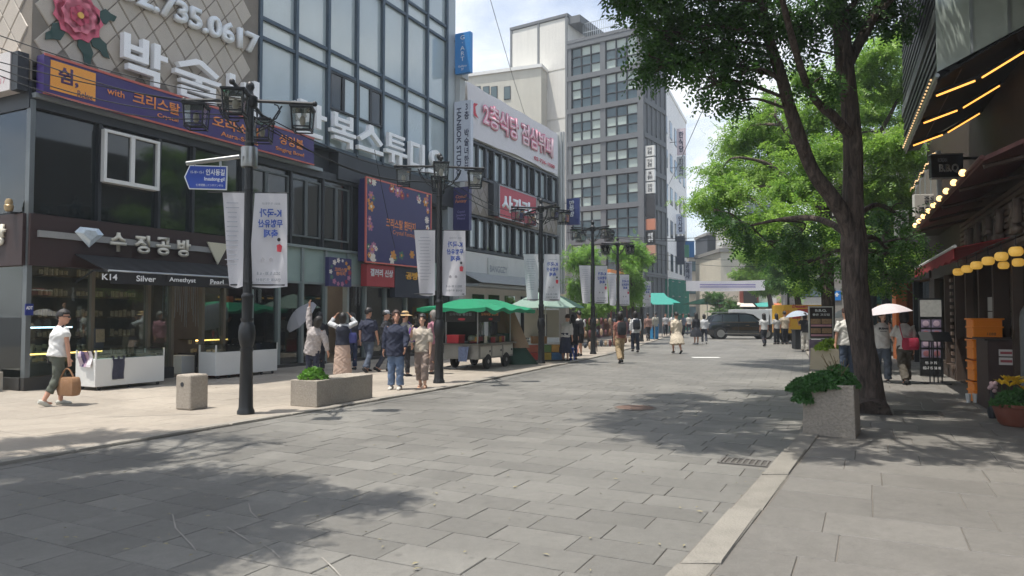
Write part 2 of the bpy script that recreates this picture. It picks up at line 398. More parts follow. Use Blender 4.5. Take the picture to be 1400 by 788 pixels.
def lay(parent, name, mt, left, right, ymax, u_rng, rowh, lens, ztop, hmax, nmax, seed, tilt=0.0022):
    """running-bond slabs from one edge line to the other; the nmax that show largest are objects of their own, the rest one object"""
    rg = random.Random(seed); cells = []; u = u_rng[0]
    while u < u_rng[1]:
        rh = rowh * rg.uniform(0.92, 1.08); x0 = edge_at(left[0], u + rh / 2, left[1]); x1 = edge_at(right[0], u + rh / 2, right[1])
        x = x0; first = rg.uniform(.35, 1)
        while x < x1 - .05:
            ln = rg.choice(lens) * rg.uniform(0.9, 1.1) * first; first = 1
            if x1 - (x + ln) < .22: ln = x1 - x
            c = NN * (x + ln / 2) + U * (u + rh / 2)
            if 2.0 < c.y < ymax:
                pxx = 700 + 980 * c.x / c.y
                if -140 < pxx < 1540: cells.append((c, ln, rh))
            x += ln
        u += rh
    cells.sort(key=lambda q: q[0].y * 1.0 + abs(q[0].x) * 0.3 + (5 if q[0].y < 3.9 else 0))
    proto = slab_proto('paver', 1, 1, hmax, mt).mesh('paver', mt); rest = MB()
    for i, (c, ln, rh) in enumerate(cells):
        a, b = ln - rg.uniform(0.003, 0.009), rh - rg.uniform(0.003, 0.009); z = ztop + rg.uniform(-0.0025, 0.0025)
        E = (rg.gauss(0, tilt), rg.gauss(0, tilt), math.pi / 2 - (math.pi / 2 + ang) + rg.gauss(0, 0.003))
        if i < nmax:
            o = bpy.data.objects.new('paver', proto); COL.objects.link(o); o.parent = parent
            o.location = (c.x, c.y, z); o.rotation_euler = E; o.scale = (a, b, 1)
        else:
            mm = Matrix.LocRotScale((c.x, c.y, z), __import__('mathutils').Euler(E), (a, b, 1))
            p = slab_proto('', 1, 1, hmax, mt); rest.add([mm @ v for v in p.v], p.f)
    if rest.v: rest.build('distant_pavers', mt, parent, kind='stuff')
lay(road, 'paver', m_slab, (KL, -0.06), (KR, 0.1), 17.5, (-4, 24), 0.37, (0.5, 0.58, 0.66, 0.54), 0.0, 0.012, 290, 3)
ysf = [15.6] + [y for y in YS if y > 15.6]
strip(KL, KR, -0.004, ysf).build('far_paving', m_slabfar, road)
# left pavement up to the facades
FAX = lambda y: 0.5 * y - 17.9
lp = MB()
for a, b in zip(YS, YS[1:]):
    lp.quad((min(FAX(a), interp(KL, a) - 3.5) - 25, a, 0.014), (interp(KL, a), a, 0.014), (interp(KL, b), b, 0.014), (min(FAX(b), interp(KL, b) - 3.5) - 25, b, 0.014))
pave_l = lp.build('pavement_left', m_bed, kind='structure')
lay(pave_l, 'slab', m_walk, ([(-60, -48), (140, 52.1)], 0.0), (KL, -0.12), 19, (-2, 28), 0.75, (1.15, 1.3, 0.95), 0.022, 0.012, 140, 5, 0.001)
l2 = MB()
for a, b in zip([18.6, 24.1, 28.5, 35, 41.8, 60, 90], [24.1, 28.5, 35, 41.8, 60, 90, 140]):
    l2.quad((interp(KL, a) - 14, a, 0.018), (interp(KL, a), a, 0.018), (interp(KL, b), b, 0.018), (interp(KL, b) - 14, b, 0.018))
l2.build('far_paving', m_walkfar, pave_l)
# right pavement
rp_ = MB()
for a, b in zip(YS, YS[1:]):
    rp_.quad((interp(KR, a) + 0.1, a, 0.021), (interp(KR, a) + 40, a, 0.021), (interp(KR, b) + 40, b, 0.021), (interp(KR, b) + 0.1, b, 0.021))
pave_r = rp_.build('pavement_right', m_bed, kind='structure')
lay(pave_r, 'slab', m_walkr, (KR, 0.22), ([(-60, -22.8), (140, 67.2)], 0.0), 18.5, (-6, 26), 0.62, (0.62, 0.9, 0.9, 1.15), 0.03, 0.012, 170, 9, 0.0012)
strip([(y, x + 0.15) for y, x in KR], [(y, x + 14) for y, x in KR], 0.026, [17.6] + [y for y in YS if y > 17.6]).build('far_paving', m_slabfar, pave_r)
def kerb(name, P, wd, top, sgn, y0, y1, lseg, mt, seed):
    rg = random.Random(seed); y = y0; root = MB()
    st = strip(*(([(a, b - 0.01) for a, b in P], [(a, b + wd + 0.01) for a, b in P]) if sgn > 0 else ([(a, b - wd - 0.01) for a, b in P], [(a, b + 0.01) for a, b in P])), top - 0.02, YS)
    k = st.build(name, m_bed, kind='structure'); n = 0
    while y < y1:
        l = lseg * rg.uniform(0.75, 1.2); a, b = y + 0.006, y + l - 0.006; z = top + rg.uniform(-0.006, 0.008); sh = rg.uniform(-0.015, 0.015)
        xa, xb = interp(P, a) + sh, interp(P, b) + sh
        e = wd * sgn * rg.uniform(0.93, 1.0)
        q = [(xa, a), (xa + e, a), (xb + e, b), (xb, b)]
        if sgn < 0: q = [q[1], q[0], q[3], q[2]]
        m = MB(); c = 0.012; vs = [Vector((x, yy, -0.05)) for x, yy in q] + [Vector((x, yy, z - c)) for x, yy in q]
        ce = sum((Vector((x, yy, 0)) for x, yy in q), Vector()) / 4
        vs += [Vector((x + (ce.x - x) * 0.05, yy + (ce.y - yy) * 0.03, z + rg.uniform(-0.003, 0.003))) for x, yy in q]
        fs = [(kk + i, kk + (i + 1) % 4, kk + 4 + (i + 1) % 4, kk + 4 + i) for kk in (0, 4) for i in range(4)] + [(8, 9, 10, 11)]
        m.add(vs, fs).build('kerb_stone', mt, k); y += l
    return k
kerb('kerb_right', KR, 0.27, 0.05, 1, 2.4, 40, 1.1, m_kerb, 4)
kerb('kerb_left', KL, 0.2, 0.034, -1, 5.5, 42, 1.0, mat('kerb_stone_left', '#89847b', 0.9, 0, 0.2, 4, 0.5, 50, isl=0.08), 6)
def grate(name, c, a, b, rot, label, z):
    t = thing(name, label, 'drain cover', (c.x, c.y, z), rz=rot)
    m = MB()
    for y in (-b / 2, b / 2): m.box((0, y, 0.0), (a, 0.03, 0.02))
    for x in (-a / 2 + 0.015, a / 2 - 0.015): m.box((x, 0, 0.0), (0.03, b, 0.021))
    m.build('frame', mat('cast_iron', '#6b6864', 0.7, 0.4, 0.25, 20), t, local=True)
    n = 8
    bar = MB().box((0, 0, 0), (0.022, b - 0.03, 0.016)).mesh('bar', MATS['cast_iron'])
    for i in range(n):
        o = bpy.data.objects.new('bar', bar); COL.objects.link(o); o.parent = t; o.location = (-a / 2 + 0.06 + (a - 0.12) * i / (n - 1), 0, 0)
    MB().box((0, 0, -0.004), (a, b, 0.008)).build('tray', mat('grate_tray', '#4d4a46', .9), t, local=True)
grate('drain_grate', gp(1020, 633), 0.55, 0.3, -ang, 'iron slotted drain grate set in road beside right kerb', 0.006)
# square access cover in the right pavement
cv = gp(1252, 568); t = thing('access_cover', 'square dark access cover let into pavement beside big tree', 'access cover', (cv.x, cv.y, 0.03), rz=-ang)
m = MB(); m.box((0, 0, 0), (0.75, 0.75, 0.012)); m.build('rim', mat('cover_rim', '#6b6660', 0.8, 0.2, 0.2), t, local=True)
for i in (-1, 1): MB().box((0, 0.17 * i, 0.006), (0.62, 0.3, 0.012)).build('lid', mat('cover_lid', '#4e4b48', 0.8, 0.1, 0.2, 10, 0.5, 60), t, local=True)
# white painted dashes and a round cover far down the road
p = gp(965, 489); MB().box((p.x, p.y, 0.002), (1.0, 0.42, 0.006)).build('road_mark', m_white, kind='structure')
p = gp(868, 558); t = thing('manhole_cover', 'round brown manhole cover in shaded part of road', 'manhole cover', (p.x, p.y, 0.004))
MB().lathe([(0.36, -0.01), (0.36, 0.004), (0.33, 0.005)], n=28).build('rim', MATS['cover_rim'], t, local=True)
MB().lathe([(0.32, 0.0), (0.32, 0.007), (0.02, 0.009)], n=28).build('lid', mat('rusty_lid', '#6a564c', 0.8, 0.2, 0.2, 20, 0.6, 50), t, local=True)
# chalky scratches, fallen leaves and litter
m_leafy = mat('fallen_leaf', '#8b8468', 0.8, 0, 0.2, 20)
rg = random.Random(21)
sp = MB()
for i in range(150):
    px, py = rg.uniform(0, 1400), 480 + 300 * rg.random() ** 0.8
    q = gp(px, py, 0.012 if px > 300 else 0.034); l = rg.uniform(0.012, 0.032); a = rg.uniform(0, 6.28); d = Vector((math.cos(a), math.sin(a), 0)); e = Vector((-d.y, d.x, 0))
    sp.add([q - d * l, q + e * l * 0.4 + Vector((0, 0, 0.006)), q + d * l, q - e * l * 0.4 + Vector((0, 0, 0.003))], [(0, 1, 2, 3)])
tag(sp.build('leaf_litter', m_leafy), 'small dry leaves scattered over the paving', 'leaves', None, 'stuff')
m_scr = mat('scratch', '#928e87', 0.9, 0, 0.3, 30)
for k, pts in enumerate([[(236, 703), (240, 722), (262, 745), (268, 753)], [(340, 688), (343, 700), (353, 709)], [(360, 745), (372, 752), (383, 763)], [(440, 762), (455, 776), (466, 788)], [(310, 720), (330, 733), (346, 743)]]):
    P_ = [gp(a, b, 0.0065) for a, b in pts]; m = MB(); vs = []
    for i, q in enumerate(P_):
        wv = 0.008 * (1 - abs(i / (len(P_) - 1) - 0.45)); vs += [q + Vector((-wv, 0, 0)), q + Vector((wv, 0.0, 0))]
    m.add(vs, [(2 * i, 2 * i + 1, 2 * i + 3, 2 * i + 2) for i in range(len(P_) - 1)]); m.build('scratch_mark', m_scr, road)
# ------------------------------------------------------------------ left: corner building with the jewellery shop and the glass tower
FA = Fr(-17.5, 0, 0.4472, 0.8944)
UC, UT, UE = 16.62, FA.u(350), FA.u(619)              # street corner, start of the glass tower, far end
UE = 33.6; HA = 15.6
Z1, Z2, Z3 = 3.70, 6.2, 7.02                          # top of ground-floor fascia, bottom and top of the long purple sign
bA = thing('corner_building', 'tall corner building with diamond-tiled wall, glass tower and jewellery shop below', 'building', FA.P(UC, 0, 0))
m_brown = mat('brown_fascia', '#33211f', 0.55, 0, 0.1, 2)
m_tile = mat('diamond_tile', '#b3a99c', 0.6, 0.0, 0.08, 2.0, isl=0.035, streak=0.06)
m_grout = mat('tile_joint', '#7f776d', 0.9)
m_char = mat('charcoal_panel', '#2c3035', 0.5, 0, 0.08)
m_gd = mat('dark_window_glass', '#1c2324', 0.04, 0, 0.25, 0.6, spec=0.8)
m_gt = mat('tower_glass', '#aab6b8', 0.05, 0, 0.16, 0.5, spec=0.9, coat=0.6)
m_gs = mat('tower_spandrel_glass', '#bcc6c6', 0.08, 0, 0.1, 0.5, spec=0.8, coat=0.5)
m_mull = mat('tower_mullion', '#43525e', 0.45, 0.3, 0.08)
part(bA, 'wall', m_char, FA, (UC, UE, -13, -0.32, Z1, HA), (UC, UE, -13, -4.2, 0, Z1))
part(bA, 'roof', mat('roof_slab', '#8b8884', 0.9), FA, (UC - 0.1, UE, -13, 0.06, HA, HA + 0.3))
# diamond tiles on the upper wall: street face and side face
def diamonds(parent, F, u0, u1, z0, z1, w, dw, dh, mt, px_ok=None):
    m = MB(); a, b, t = dw / 2 - 0.012, dh / 2 - 0.016, 0.025
    vs = [(-a, 0, 0), (0, -b, 0), (a, 0, 0), (0, b, 0), (-a + .015, 0, t), (0, -b + .02, t), (a - .015, 0, t * 0.7), (0, b - .02, t * 0.5)]
    m.add(vs, [(4, 5, 6, 7)] + [(i, (i + 1) % 4, 4 + (i + 1) % 4, 4 + i) for i in range(4)])
    me = m.mesh('tile', mt); inv = wloc(parent).inverted(); r = 0; z = z0 + dh / 2
    while z < z1:
        u = u0 + dw / 2 + (dw / 2 if r % 2 else 0)
        while u < u1 - dw / 2 + 0.01:
            o = bpy.data.objects.new('tile', me); COL.objects.link(o); o.parent = parent; o.matrix_local = inv @ F.M(u, w, z); u += dw
        z += dh / 2; r += 1
ZT = 10.9
FAs = Fr(FA.P(UC, 0, 0).x, FA.P(UC, 0, 0).y, FA.n.x, FA.n.y)      # side face, x grows towards the street corner at 0
part(bA, 'tile_backing', m_grout, FA, (UC, UT - 0.06, -0.32, 0.0, Z3 - 0.1, HA))
part(bA, 'side_tile_backing', m_grout, FAs, (-13, 0.0, 0, 0.03, Z2 + 0.3, HA))
diamonds(bA, FA, UC, UT - 0.1, Z3 - 0.05, ZT, 0.002, 0.62, 0.78, m_tile)
part(bA, 'upper_cladding', m_tile, FA, (UC, UT - 0.06, 0.0, 0.03, ZT + 0.1, HA))
diamonds(bA, FAs, -2.6, 0.0, Z2 + 0.3, 9.4, 0.032, 0.62, 0.78, m_tile)
# glass tower: every pane, every mullion
cols = [FA.u(p) for p in (350, 399, 443.5, 484, 519.7, 553, 582, 608)]
cols = [UT + (33.0 - UT) * i / 7 for i in range(8)]
rows = [(7.02, 9.62, m_gt), (9.62, 10.2, m_gs), (10.2, 13.0, m_gt), (13.0, 13.58, m_gs), (13.58, HA, m_gt)]
def pane(parent, F, u0, u1, z0, z1, w, mt, tilt=0.003, name='pane'):
    o = MB().fbox(F, u0, u1, w - 0.012, w, z0, z1).build(name, mt, parent)
    c = wloc(parent).inverted() @ F.P((u0 + u1) / 2, w, (z0 + z1) / 2)
    o.data.transform(Matrix.Translation(-c)); o.location = c
    o.rotation_euler = (rnd.gauss(0, tilt), rnd.gauss(0, tilt), rnd.gauss(0, tilt)); return o
for z0, z1, mt in rows:
    for a, b in zip(cols, cols[1:]): pane(bA, FA, a + .03, b - .03, z0 + .03, z1 - .03, -0.05, mt)
for c in cols: part(bA, 'mullion', m_mull, FA, (c - 0.055, c + 0.055, -0.3, 0.075, Z3 - 0.02, HA))
for z in (7.02, 9.62, 10.2, 13.0, 13.58):
    for a, b in zip(cols, cols[1:]): part(bA, 'transom', m_mull, FA, (a + .057, b - .057, -0.28, 0.05, z - 0.05, z + 0.05))
part(bA, 'corner_pier', mat('pale_pier', '#a9b0b2', 0.5, 0.2, 0.06), FA, (33.06, UE, -0.31, 0.08, Z1, HA - 0.01))
def sash(u0, u1, z0, z1, open_=0.0):
    s = MB()
    for q in ((u0, u0 + .06, z0, z1), (u1 - .06, u1, z0, z1), (u0 + .061, u1 - .061, z0, z0 + .06), (u0 + .061, u1 - .061, z1 - .06, z1)):
        s.fbox(FA, q[0], q[1], -0.02, 0.06, q[2], q[3])
    f = s.build('sash', m_dark, bA); pane(f, FA, u0 + .06, u1 - .06, z0 + .06, z1 - .06, 0.02, m_gd if open_ else m_gt)
for i in (2, 3):
    a, b = cols[i] + .06, cols[i + 1] - .06; mid = (a + b) / 2
    sash(a, mid, 8.3, 9.55, 1 if i == 2 else 0); sash(mid + .01, b, 8.3, 9.55, 0 if i == 2 else 1)
# dark fascia between first-floor windows and tower glass
part(bA, 'fascia', m_char, FA, (UT + 3.35, UE, -0.3, 0.1, 6.05, 6.95), (UC, UE, -0.31, 0.02, 5.95, 6.2))
# first floor: dark glazing with mullions
u_b0, u_b1 = FA.u(500), FA.u(590)
first = [UC + 0.05, FA.u(133), FA.u(215), FA.u(262), FA.u(330), FA.u(397), FA.u(441), FA.u(480), FA.u(498)]
for a, b in zip(first, first[1:]): pane(bA, FA, a + .03, b - .03, Z1 + 0.05, 5.95, -0.12, m_gd)
for c in first: part(bA, 'mullion', m_dark, FA, (c - 0.04, c + 0.04, -0.25, 0.0, Z1, 5.94))
for a, b in ((4, 5), (5, 6), (6, 7)):
    for q in (0.0, 0.5):
        a0 = first[a] + .05 + (first[b] - first[a] - .1) * q; a1 = a0 + (first[b] - first[a] - .1) / 2 - .01
        s = MB()
        for g in ((a0, a0 + .05, 4.0, 5.8), (a1 - .05, a1, 4.0, 5.8), (a0 + .051, a1 - .051, 4.0, 4.05), (a0 + .051, a1 - .051, 5.75, 5.8)): s.fbox(FA, g[0], g[1], -0.11, -0.06, g[2], g[3])
        s.build('sash', mat('grey_sash', '#5a6061', 0.5), bA)
# side face first floor
for a, b in ((-3.4, -1.75), (-1.72, -0.05)): pane(bA, FAs, a, b, Z1 + .05, 5.9, 0.0 + 0.02, m_gd)
part(bA, 'corner_post', mat('corner_post', '#6a6f70', 0.4, 0.4), FA, (UC - 0.03, UC + 0.07, -0.1, 0.04, 0.0, 6.1))
part(bA, 'side_wall', m_char, FAs, (-13, -3.45, -0.01, 0.05, 0.0, Z2 + .28), (-3.45, 0, 0.0, 0.05, 5.92, Z2 + 0.28))
# white sliding window that stands proud of the dark glass
wb = MB(); a, b = FA.u(138, .12), FA.u(215, .12); z0, z1 = 4.62, 5.83
for q in ((a, a + .07, z0, z1), (b - .07, b, z0, z1), (a + .071, b - .071, z0, z0 + .09), (a + .071, b - .071, z1 - .06, z1), ((a + b) / 2 - .05, (a + b) / 2 + .05, z0 + .091, z1 - .061)):
    wb.fbox(FA, q[0], q[1], -0.1, 0.12, q[2], q[3])
wf = wb.build('window', m_white, bA)
pane(wf, FA, a + .07, (a + b) / 2 - .05, z0 + .09, z1 - .06, 0.06, m_gd); pane(wf, FA, (a + b) / 2 + .05, b - .07, z0 + .09, z1 - .06, 0.04, m_gd)
# ground-floor fascia
part(bA, 'shop_fascia', m_brown, FA, (UC - 0.02, FA.u(345), -0.3, 0.1, 2.62, Z1))
part(bA, 'side_fascia', m_brown, FAs, (-6, -0.03, 0.0, 0.1, 2.62, Z1))
part(bA, 'canopy_edge', mat('canopy_edge', '#8f9598', 0.5, 0.3), FA, (UC, FA.u(435), 0.0, 0.14, 6.14, 6.24))
# shop interior behind the glass
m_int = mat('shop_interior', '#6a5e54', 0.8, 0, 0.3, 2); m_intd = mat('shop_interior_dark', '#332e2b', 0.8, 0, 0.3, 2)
part(bA, 'interior_floor', mat('shop_floor', '#4a443e', 0.4, 0, 0.2), FA, (UC + .1, UE, -4.2, -0.12, 0.0, 0.05))
part(bA, 'interior_wall', m_int, FA, (UC + .1, UE, -4.2, -4.05, 0.05, 3.4), (FA.u(345) - .1, FA.u(345) + .05, -4.05, -0.2, 0.05, 3.6), (UE - .2, UE, -4.05, -0.2, 0.05, 3.6))
part(bA, 'interior_ceiling', mat('shop_ceiling', '#6d6964', 0.8), FA, (UC + .1, UE, -4.05, -0.3, 3.4, 3.6))
m_bulb = mat('ceiling_lamp', '#ffffff', 0.5, var=0, emit='#fff3dc', estr=16); m_led = mat('led_strip_white', '#ffffff', 0.5, var=0, emit='#cfe9ff', estr=5); m_ledy = mat('led_strip_warm', '#ffffff', 0.5, var=0, emit='#ffc76a', estr=4)
for u in [UC + .7, UC + 1.5, UC + 2.3, UC + 3.4, UC + 4.6, UC + 5.7]:
    for w_ in (-1.0, -2.4): MB().lathe([(0.09, 0), (0.11, -0.05), (0.06, -0.055)], FA.P(u, w_, 3.4), 10).build('ceiling_lamp', m_bulb, bA)
for u in [FA.u(p) for p in (392, 428, 470, 520, 570)]:
    for w_ in (-1.0, -2.6): MB().box(FA.P(u, w_, 3.38), (0.35, 0.35, 0.03)).build('ceiling_lamp', m_bulb, bA)
# display cabinets inside the corner window
def cabinet(u0, u1, w0, w1, led, z=1.05):
    f = MB().fbox(FA, u0, u1, w0, w1, 0.06, 0.55).build('cabinet', m_intd, bA)
    MB().fbox(FA, u0, u1, w1 - .03, w1, z - .02, z + .01).build('light_strip', led, f)
    MB().fbox(FA, u0, u1, w0, w1, z + .012, z + .03).build('glass_top', m_glassd, f)
    m = MB()
    for i in range(int((u1 - u0) / 0.16)):
        for k in (0.56, 0.8): m.box(FA.P(u0 + .1 + i * .16, (w0 + w1) / 2 + rnd.uniform(-.1, .1), k + .05), (rnd.uniform(.04, .1), .06, rnd.uniform(.04, .14)))
    m.build('display_goods', mat('trinket', '#a99a7c', 0.3, 0.4, 0.5, 25), f)
cabinet(UC + .25, UC + 1.9, -0.9, -0.35, m_ledy, 0.75); cabinet(UC + .2, UC + 1.9, -2.0, -1.5, m_led, 1.3); cabinet(UC + 4.7, UC + 5.9, -1.3, -0.6, m_ledy, 0.9)
sh = MB()
for u in [UC + 2.4, UC + 3.4, UC + 4.4, FA.u(365), FA.u(455), FA.u(530)]:
    for k in range(5): sh.fbox(FA, u, u + .8, -4.0, -3.6, 0.4 + k * .55, .43 + k * .55)
sh.build('wall_shelf', mat('shelf_wood', '#6b5440', 0.6), bA)
gd = MB()
for u in [UC + 2.4, UC + 3.4, UC + 4.4, FA.u(365), FA.u(455), FA.u(530)]:
    for k in range(5):
        for i in range(6): gd.box(FA.P(u + .08 + i * .13, -3.8, .43 + k * .55 + .09), (.07, .07, rnd.uniform(.1, .24)))
gd.build('shelf_goods', mat('shelf_goods', '#b09c86', 0.6, 0, 0.6, 12), bA, kind='stuff')
# shopfront glass, posts and doors of the jewellery shop
front = [UC + .06, FA.u(128), FA.u(205), FA.u(237), FA.u(279), FA.u(308), FA.u(345)]
for i, (a, b) in enumerate(zip(front, front[1:])):
    if i != 3: pane(bA, FA, a + .03, b - .03, 0.3, 2.62, -0.1, m_glassd, 0.002)
m_post = mat('bronze_post', '#7b7264', 0.4, 0.5)
for c in front[1:]: part(bA, 'post', m_post, FA, (c - 0.04, c + 0.04, -0.16, -0.02, 0.05, 2.62))
part(bA, 'plinth', mat('dark_plinth', '#3b3936', 0.7, 0, 0.2), FA, (UC - .05, front[3], -0.3, 0.06, 0.0, 0.29), (front[4], front[6], -0.3, 0.04, 0.0, 0.2))
pane(bA, FAs, -3.3, -0.1, 0.3, 2.6, 0.03, m_glassd, 0.001); part(bA, 'side_plinth', MATS['dark_plinth'], FAs, (-3.4, -0.06, 0, 0.08, 0, 0.28))
cur = MB()
for i in range(26): cur.tube([FA.P(front[3] + .08 + i * .042, -0.5 + 0.03 * math.sin(i), 2.5), FA.P(front[3] + .08 + i * .042, -0.5 + 0.05 * math.sin(i * 1.3), 1.5 + .25 * math.sin(i * .7))], 0.009, 5)
cur.build('bead_curtain', mat('bead', '#8b8f93', 0.3, 0.5), bA)
# shop sign: grey bar, cut diamond, four Hangul, pale triangle
sg = thing('shop_sign', 'grey bar sign with faceted diamond, Hangul letters and inverted triangle on brown fascia', 'sign', FA.P(UC + 3, 0.15, 3.2))
MB().fbox(FA, FA.u(50, .15), FA.u(287, .15), 0.102, 0.16, 3.22, 3.36).build('bar', mat('grey_bar', '#8f8f8d', 0.5), sg)
def dia(F, u, w, z, sx, sz, sg_):
    k = [(-.32, .5), (.32, .5), (.5, .22), (0, -.5), (-.5, .22)]; m = MB(); M_ = F.M(u, w, z)
    rim = [M_ @ Vector((x * sx, y * sz, 0)) for x, y in k]; tb = [M_ @ Vector((x * sx, y * sz, .05)) for x, y in ((-.16, .36), (.16, .36), (.25, .16), (0, -.16), (-.25, .16))]
    m.add(rim + tb, [(5, 6, 7, 8, 9)] + [(i, (i + 1) % 5, 5 + (i + 1) % 5, 5 + i) for i in range(5)]); return m
dia(FA, FA.u(121, .2), 0.17, 3.3, 0.66, 0.44, sg).build('diamond', mat('diamond_emblem', '#cfd9de', 0.12, 0.2, 0.35, 14), sg)
for ch, p in zip('수정공방', (160, 193, 222, 250)):
    u = FA.u(p, .2); ftext(ch, FA, u - .19, u + .19, 3.04, 3.48, 0.17, mat('cream_letter', '#d8d2c2', 0.5, var=0), sg, depth=0.05, bold=0.035)
u0, u1 = FA.u(282, .2), FA.u(311, .2)
MB().prism([(-.5 * (u1 - u0), .27), (0, -.3), (.5 * (u1 - u0), .27)], FA.M((u0 + u1) / 2, .17, 3.22), .04).build('triangle', mat('pale_triangle', '#c9c3ac', 0.6), sg)
s2 = thing('side_shop_sign', 'single Hangul shop letter on side fascia of corner shop', 'sign', FAs.P(-.6, 0.1, 3.3))
ftext('방', FAs, -1.0, -0.6, 3.05, 3.5, 0.105, MATS['cream_letter'], s2, depth=0.05, bold=0.035)
# black pull-out awning with lettered valance
aw = thing('shop_awning', 'black sloping shop awning with white English lettering over jewellery shop', 'awning', FA.P(UC + 3, 0.1, 2.6))
a0, a1 = FA.u(100, .1), FA.u(338, 1.0)
m_aw = mat('awning_black', '#1d1d1f', 0.8, 0, 0.15, 4, 0.2, 30)
MB().surf(lambda a, b: FA.P(a0 + (a1 - a0) * a, 0.11 + 1.2 * b, 2.92 - 0.42 * b - 0.02 * math.sin(a * 60) * b), 40, 4, 0.02).build('canopy', m_aw, aw)
MB().surf(lambda a, b: FA.P(a0 + (a1 - a0) * a, 1.33 + 0.01 * math.sin(a * 50), 2.5 - 0.25 * b), 40, 2, 0.01).build('valance', m_aw, aw)
MB().tube([FA.P(a0 - .02, 1.3, 2.52), FA.P(a1 + .02, 1.3, 2.52)], 0.025).build('front_rail', m_alu, aw)
for q in (a0 + .05, a1 - .05): MB().tube([FA.P(q, .1, 2.3), FA.P(q, .7, 2.55), FA.P(q, 1.3, 2.5)], 0.02, 6).build('arm', m_dark, aw)
for s_, p, hw in (('K14', 149, .17), ('Silver', 199, .24), ('Amethyst', 249, .36), ('Pearl', 296, .2), ('Jewelry', 338, .3)):
    u = FA.u(p, 1.35); ftext(s_, FA, u - hw, u + hw, 2.32, 2.45, 1.352, m_lwhite, aw, depth=0.003, bold=0.02)
# long purple sign
m_pur = mat('purple_sign', '#3a2c66', 0.45, 0, 0.06, 1.5); m_org = mat('orange_panel', '#e59a3c', 0.5, 0, 0.05)
ps = thing('purple_sign_board', 'long purple shop sign with orange end panel and Hangul crystal lettering', 'sign', FA.P(UC + 2.5, 0.3, Z2))
p0, p1 = FA.u(52, .3), FA.u(427, .3)
MB().fbox(FA, p0, p1, 0.04, 0.3, Z2 + .03, Z3 + 0.02).build('board', m_pur, ps)
MB().fbox(FA, p0 + .13, FA.u(124, .31), 0.301, 0.312, Z2 + .13, Z3 - .06).build('end_panel', m_org, ps)
for q in ((p0, p1, Z3 - .005, Z3 + .045), (p0, p1, Z2 + .005, Z2 + .045)): MB().fbox(FA, q[0], q[1], 0.28, 0.32, q[2], q[3]).build('edge_strip', mat('orange_edge', '#b85f52', 0.5, var=0.03), ps)
def st(s_, pa, pb, za, zb, mt=None, **k): ftext(s_, FA, FA.u(pa, .31), FA.u(pb, .31), za, zb, 0.312, mt or m_lgold, ps, depth=0.006, **k)
st('쉼,', 72, 100, 6.50, 6.88, mat('purple_letter', '#4a2c58', .5, var=0), bold=.03); st('Relax', 99, 120, 6.33, 6.47, MATS['purple_letter'])
st('with', 140, 164, 6.58, 6.73, bold=.01); st('크리스탈', 176, 241, 6.54, 6.83, bold=.02); st('Crystal', 210, 239, 6.35, 6.47, bold=.01)
st('오라소마', 286, 352, 6.54, 6.83, bold=.02); st('Aura-Soma', 298, 350, 6.34, 6.46, bold=.01); st('싱잉볼', 379, 412, 6.58, 6.88, bold=.02); st('Singing Bowl', 374, 413, 6.34, 6.48, bold=.01)
eb = thing('end_sign_box', 'small white lightbox sign wrapping round the corner above the shop', 'sign', FAs.P(-1.0, .2, Z2 + .4))
MB().fbox(FAs, -1.9, -0.25, 0.06, 0.3, Z2 + .06, Z3 + .05).build('box', mat('lightbox', '#cfc8c4', 0.4), eb)
MB().fbox(FAs, -0.249, -0.02, 0.06, 0.28, Z2 + .05, Z3 + .03).build('end_cap', m_dark, eb)
ftext('02-735-0617', FAs, -1.6, -.4, 6.42, 6.55, .302, mat('pink_letter', '#b5606c', .5, var=0), eb, depth=.004)
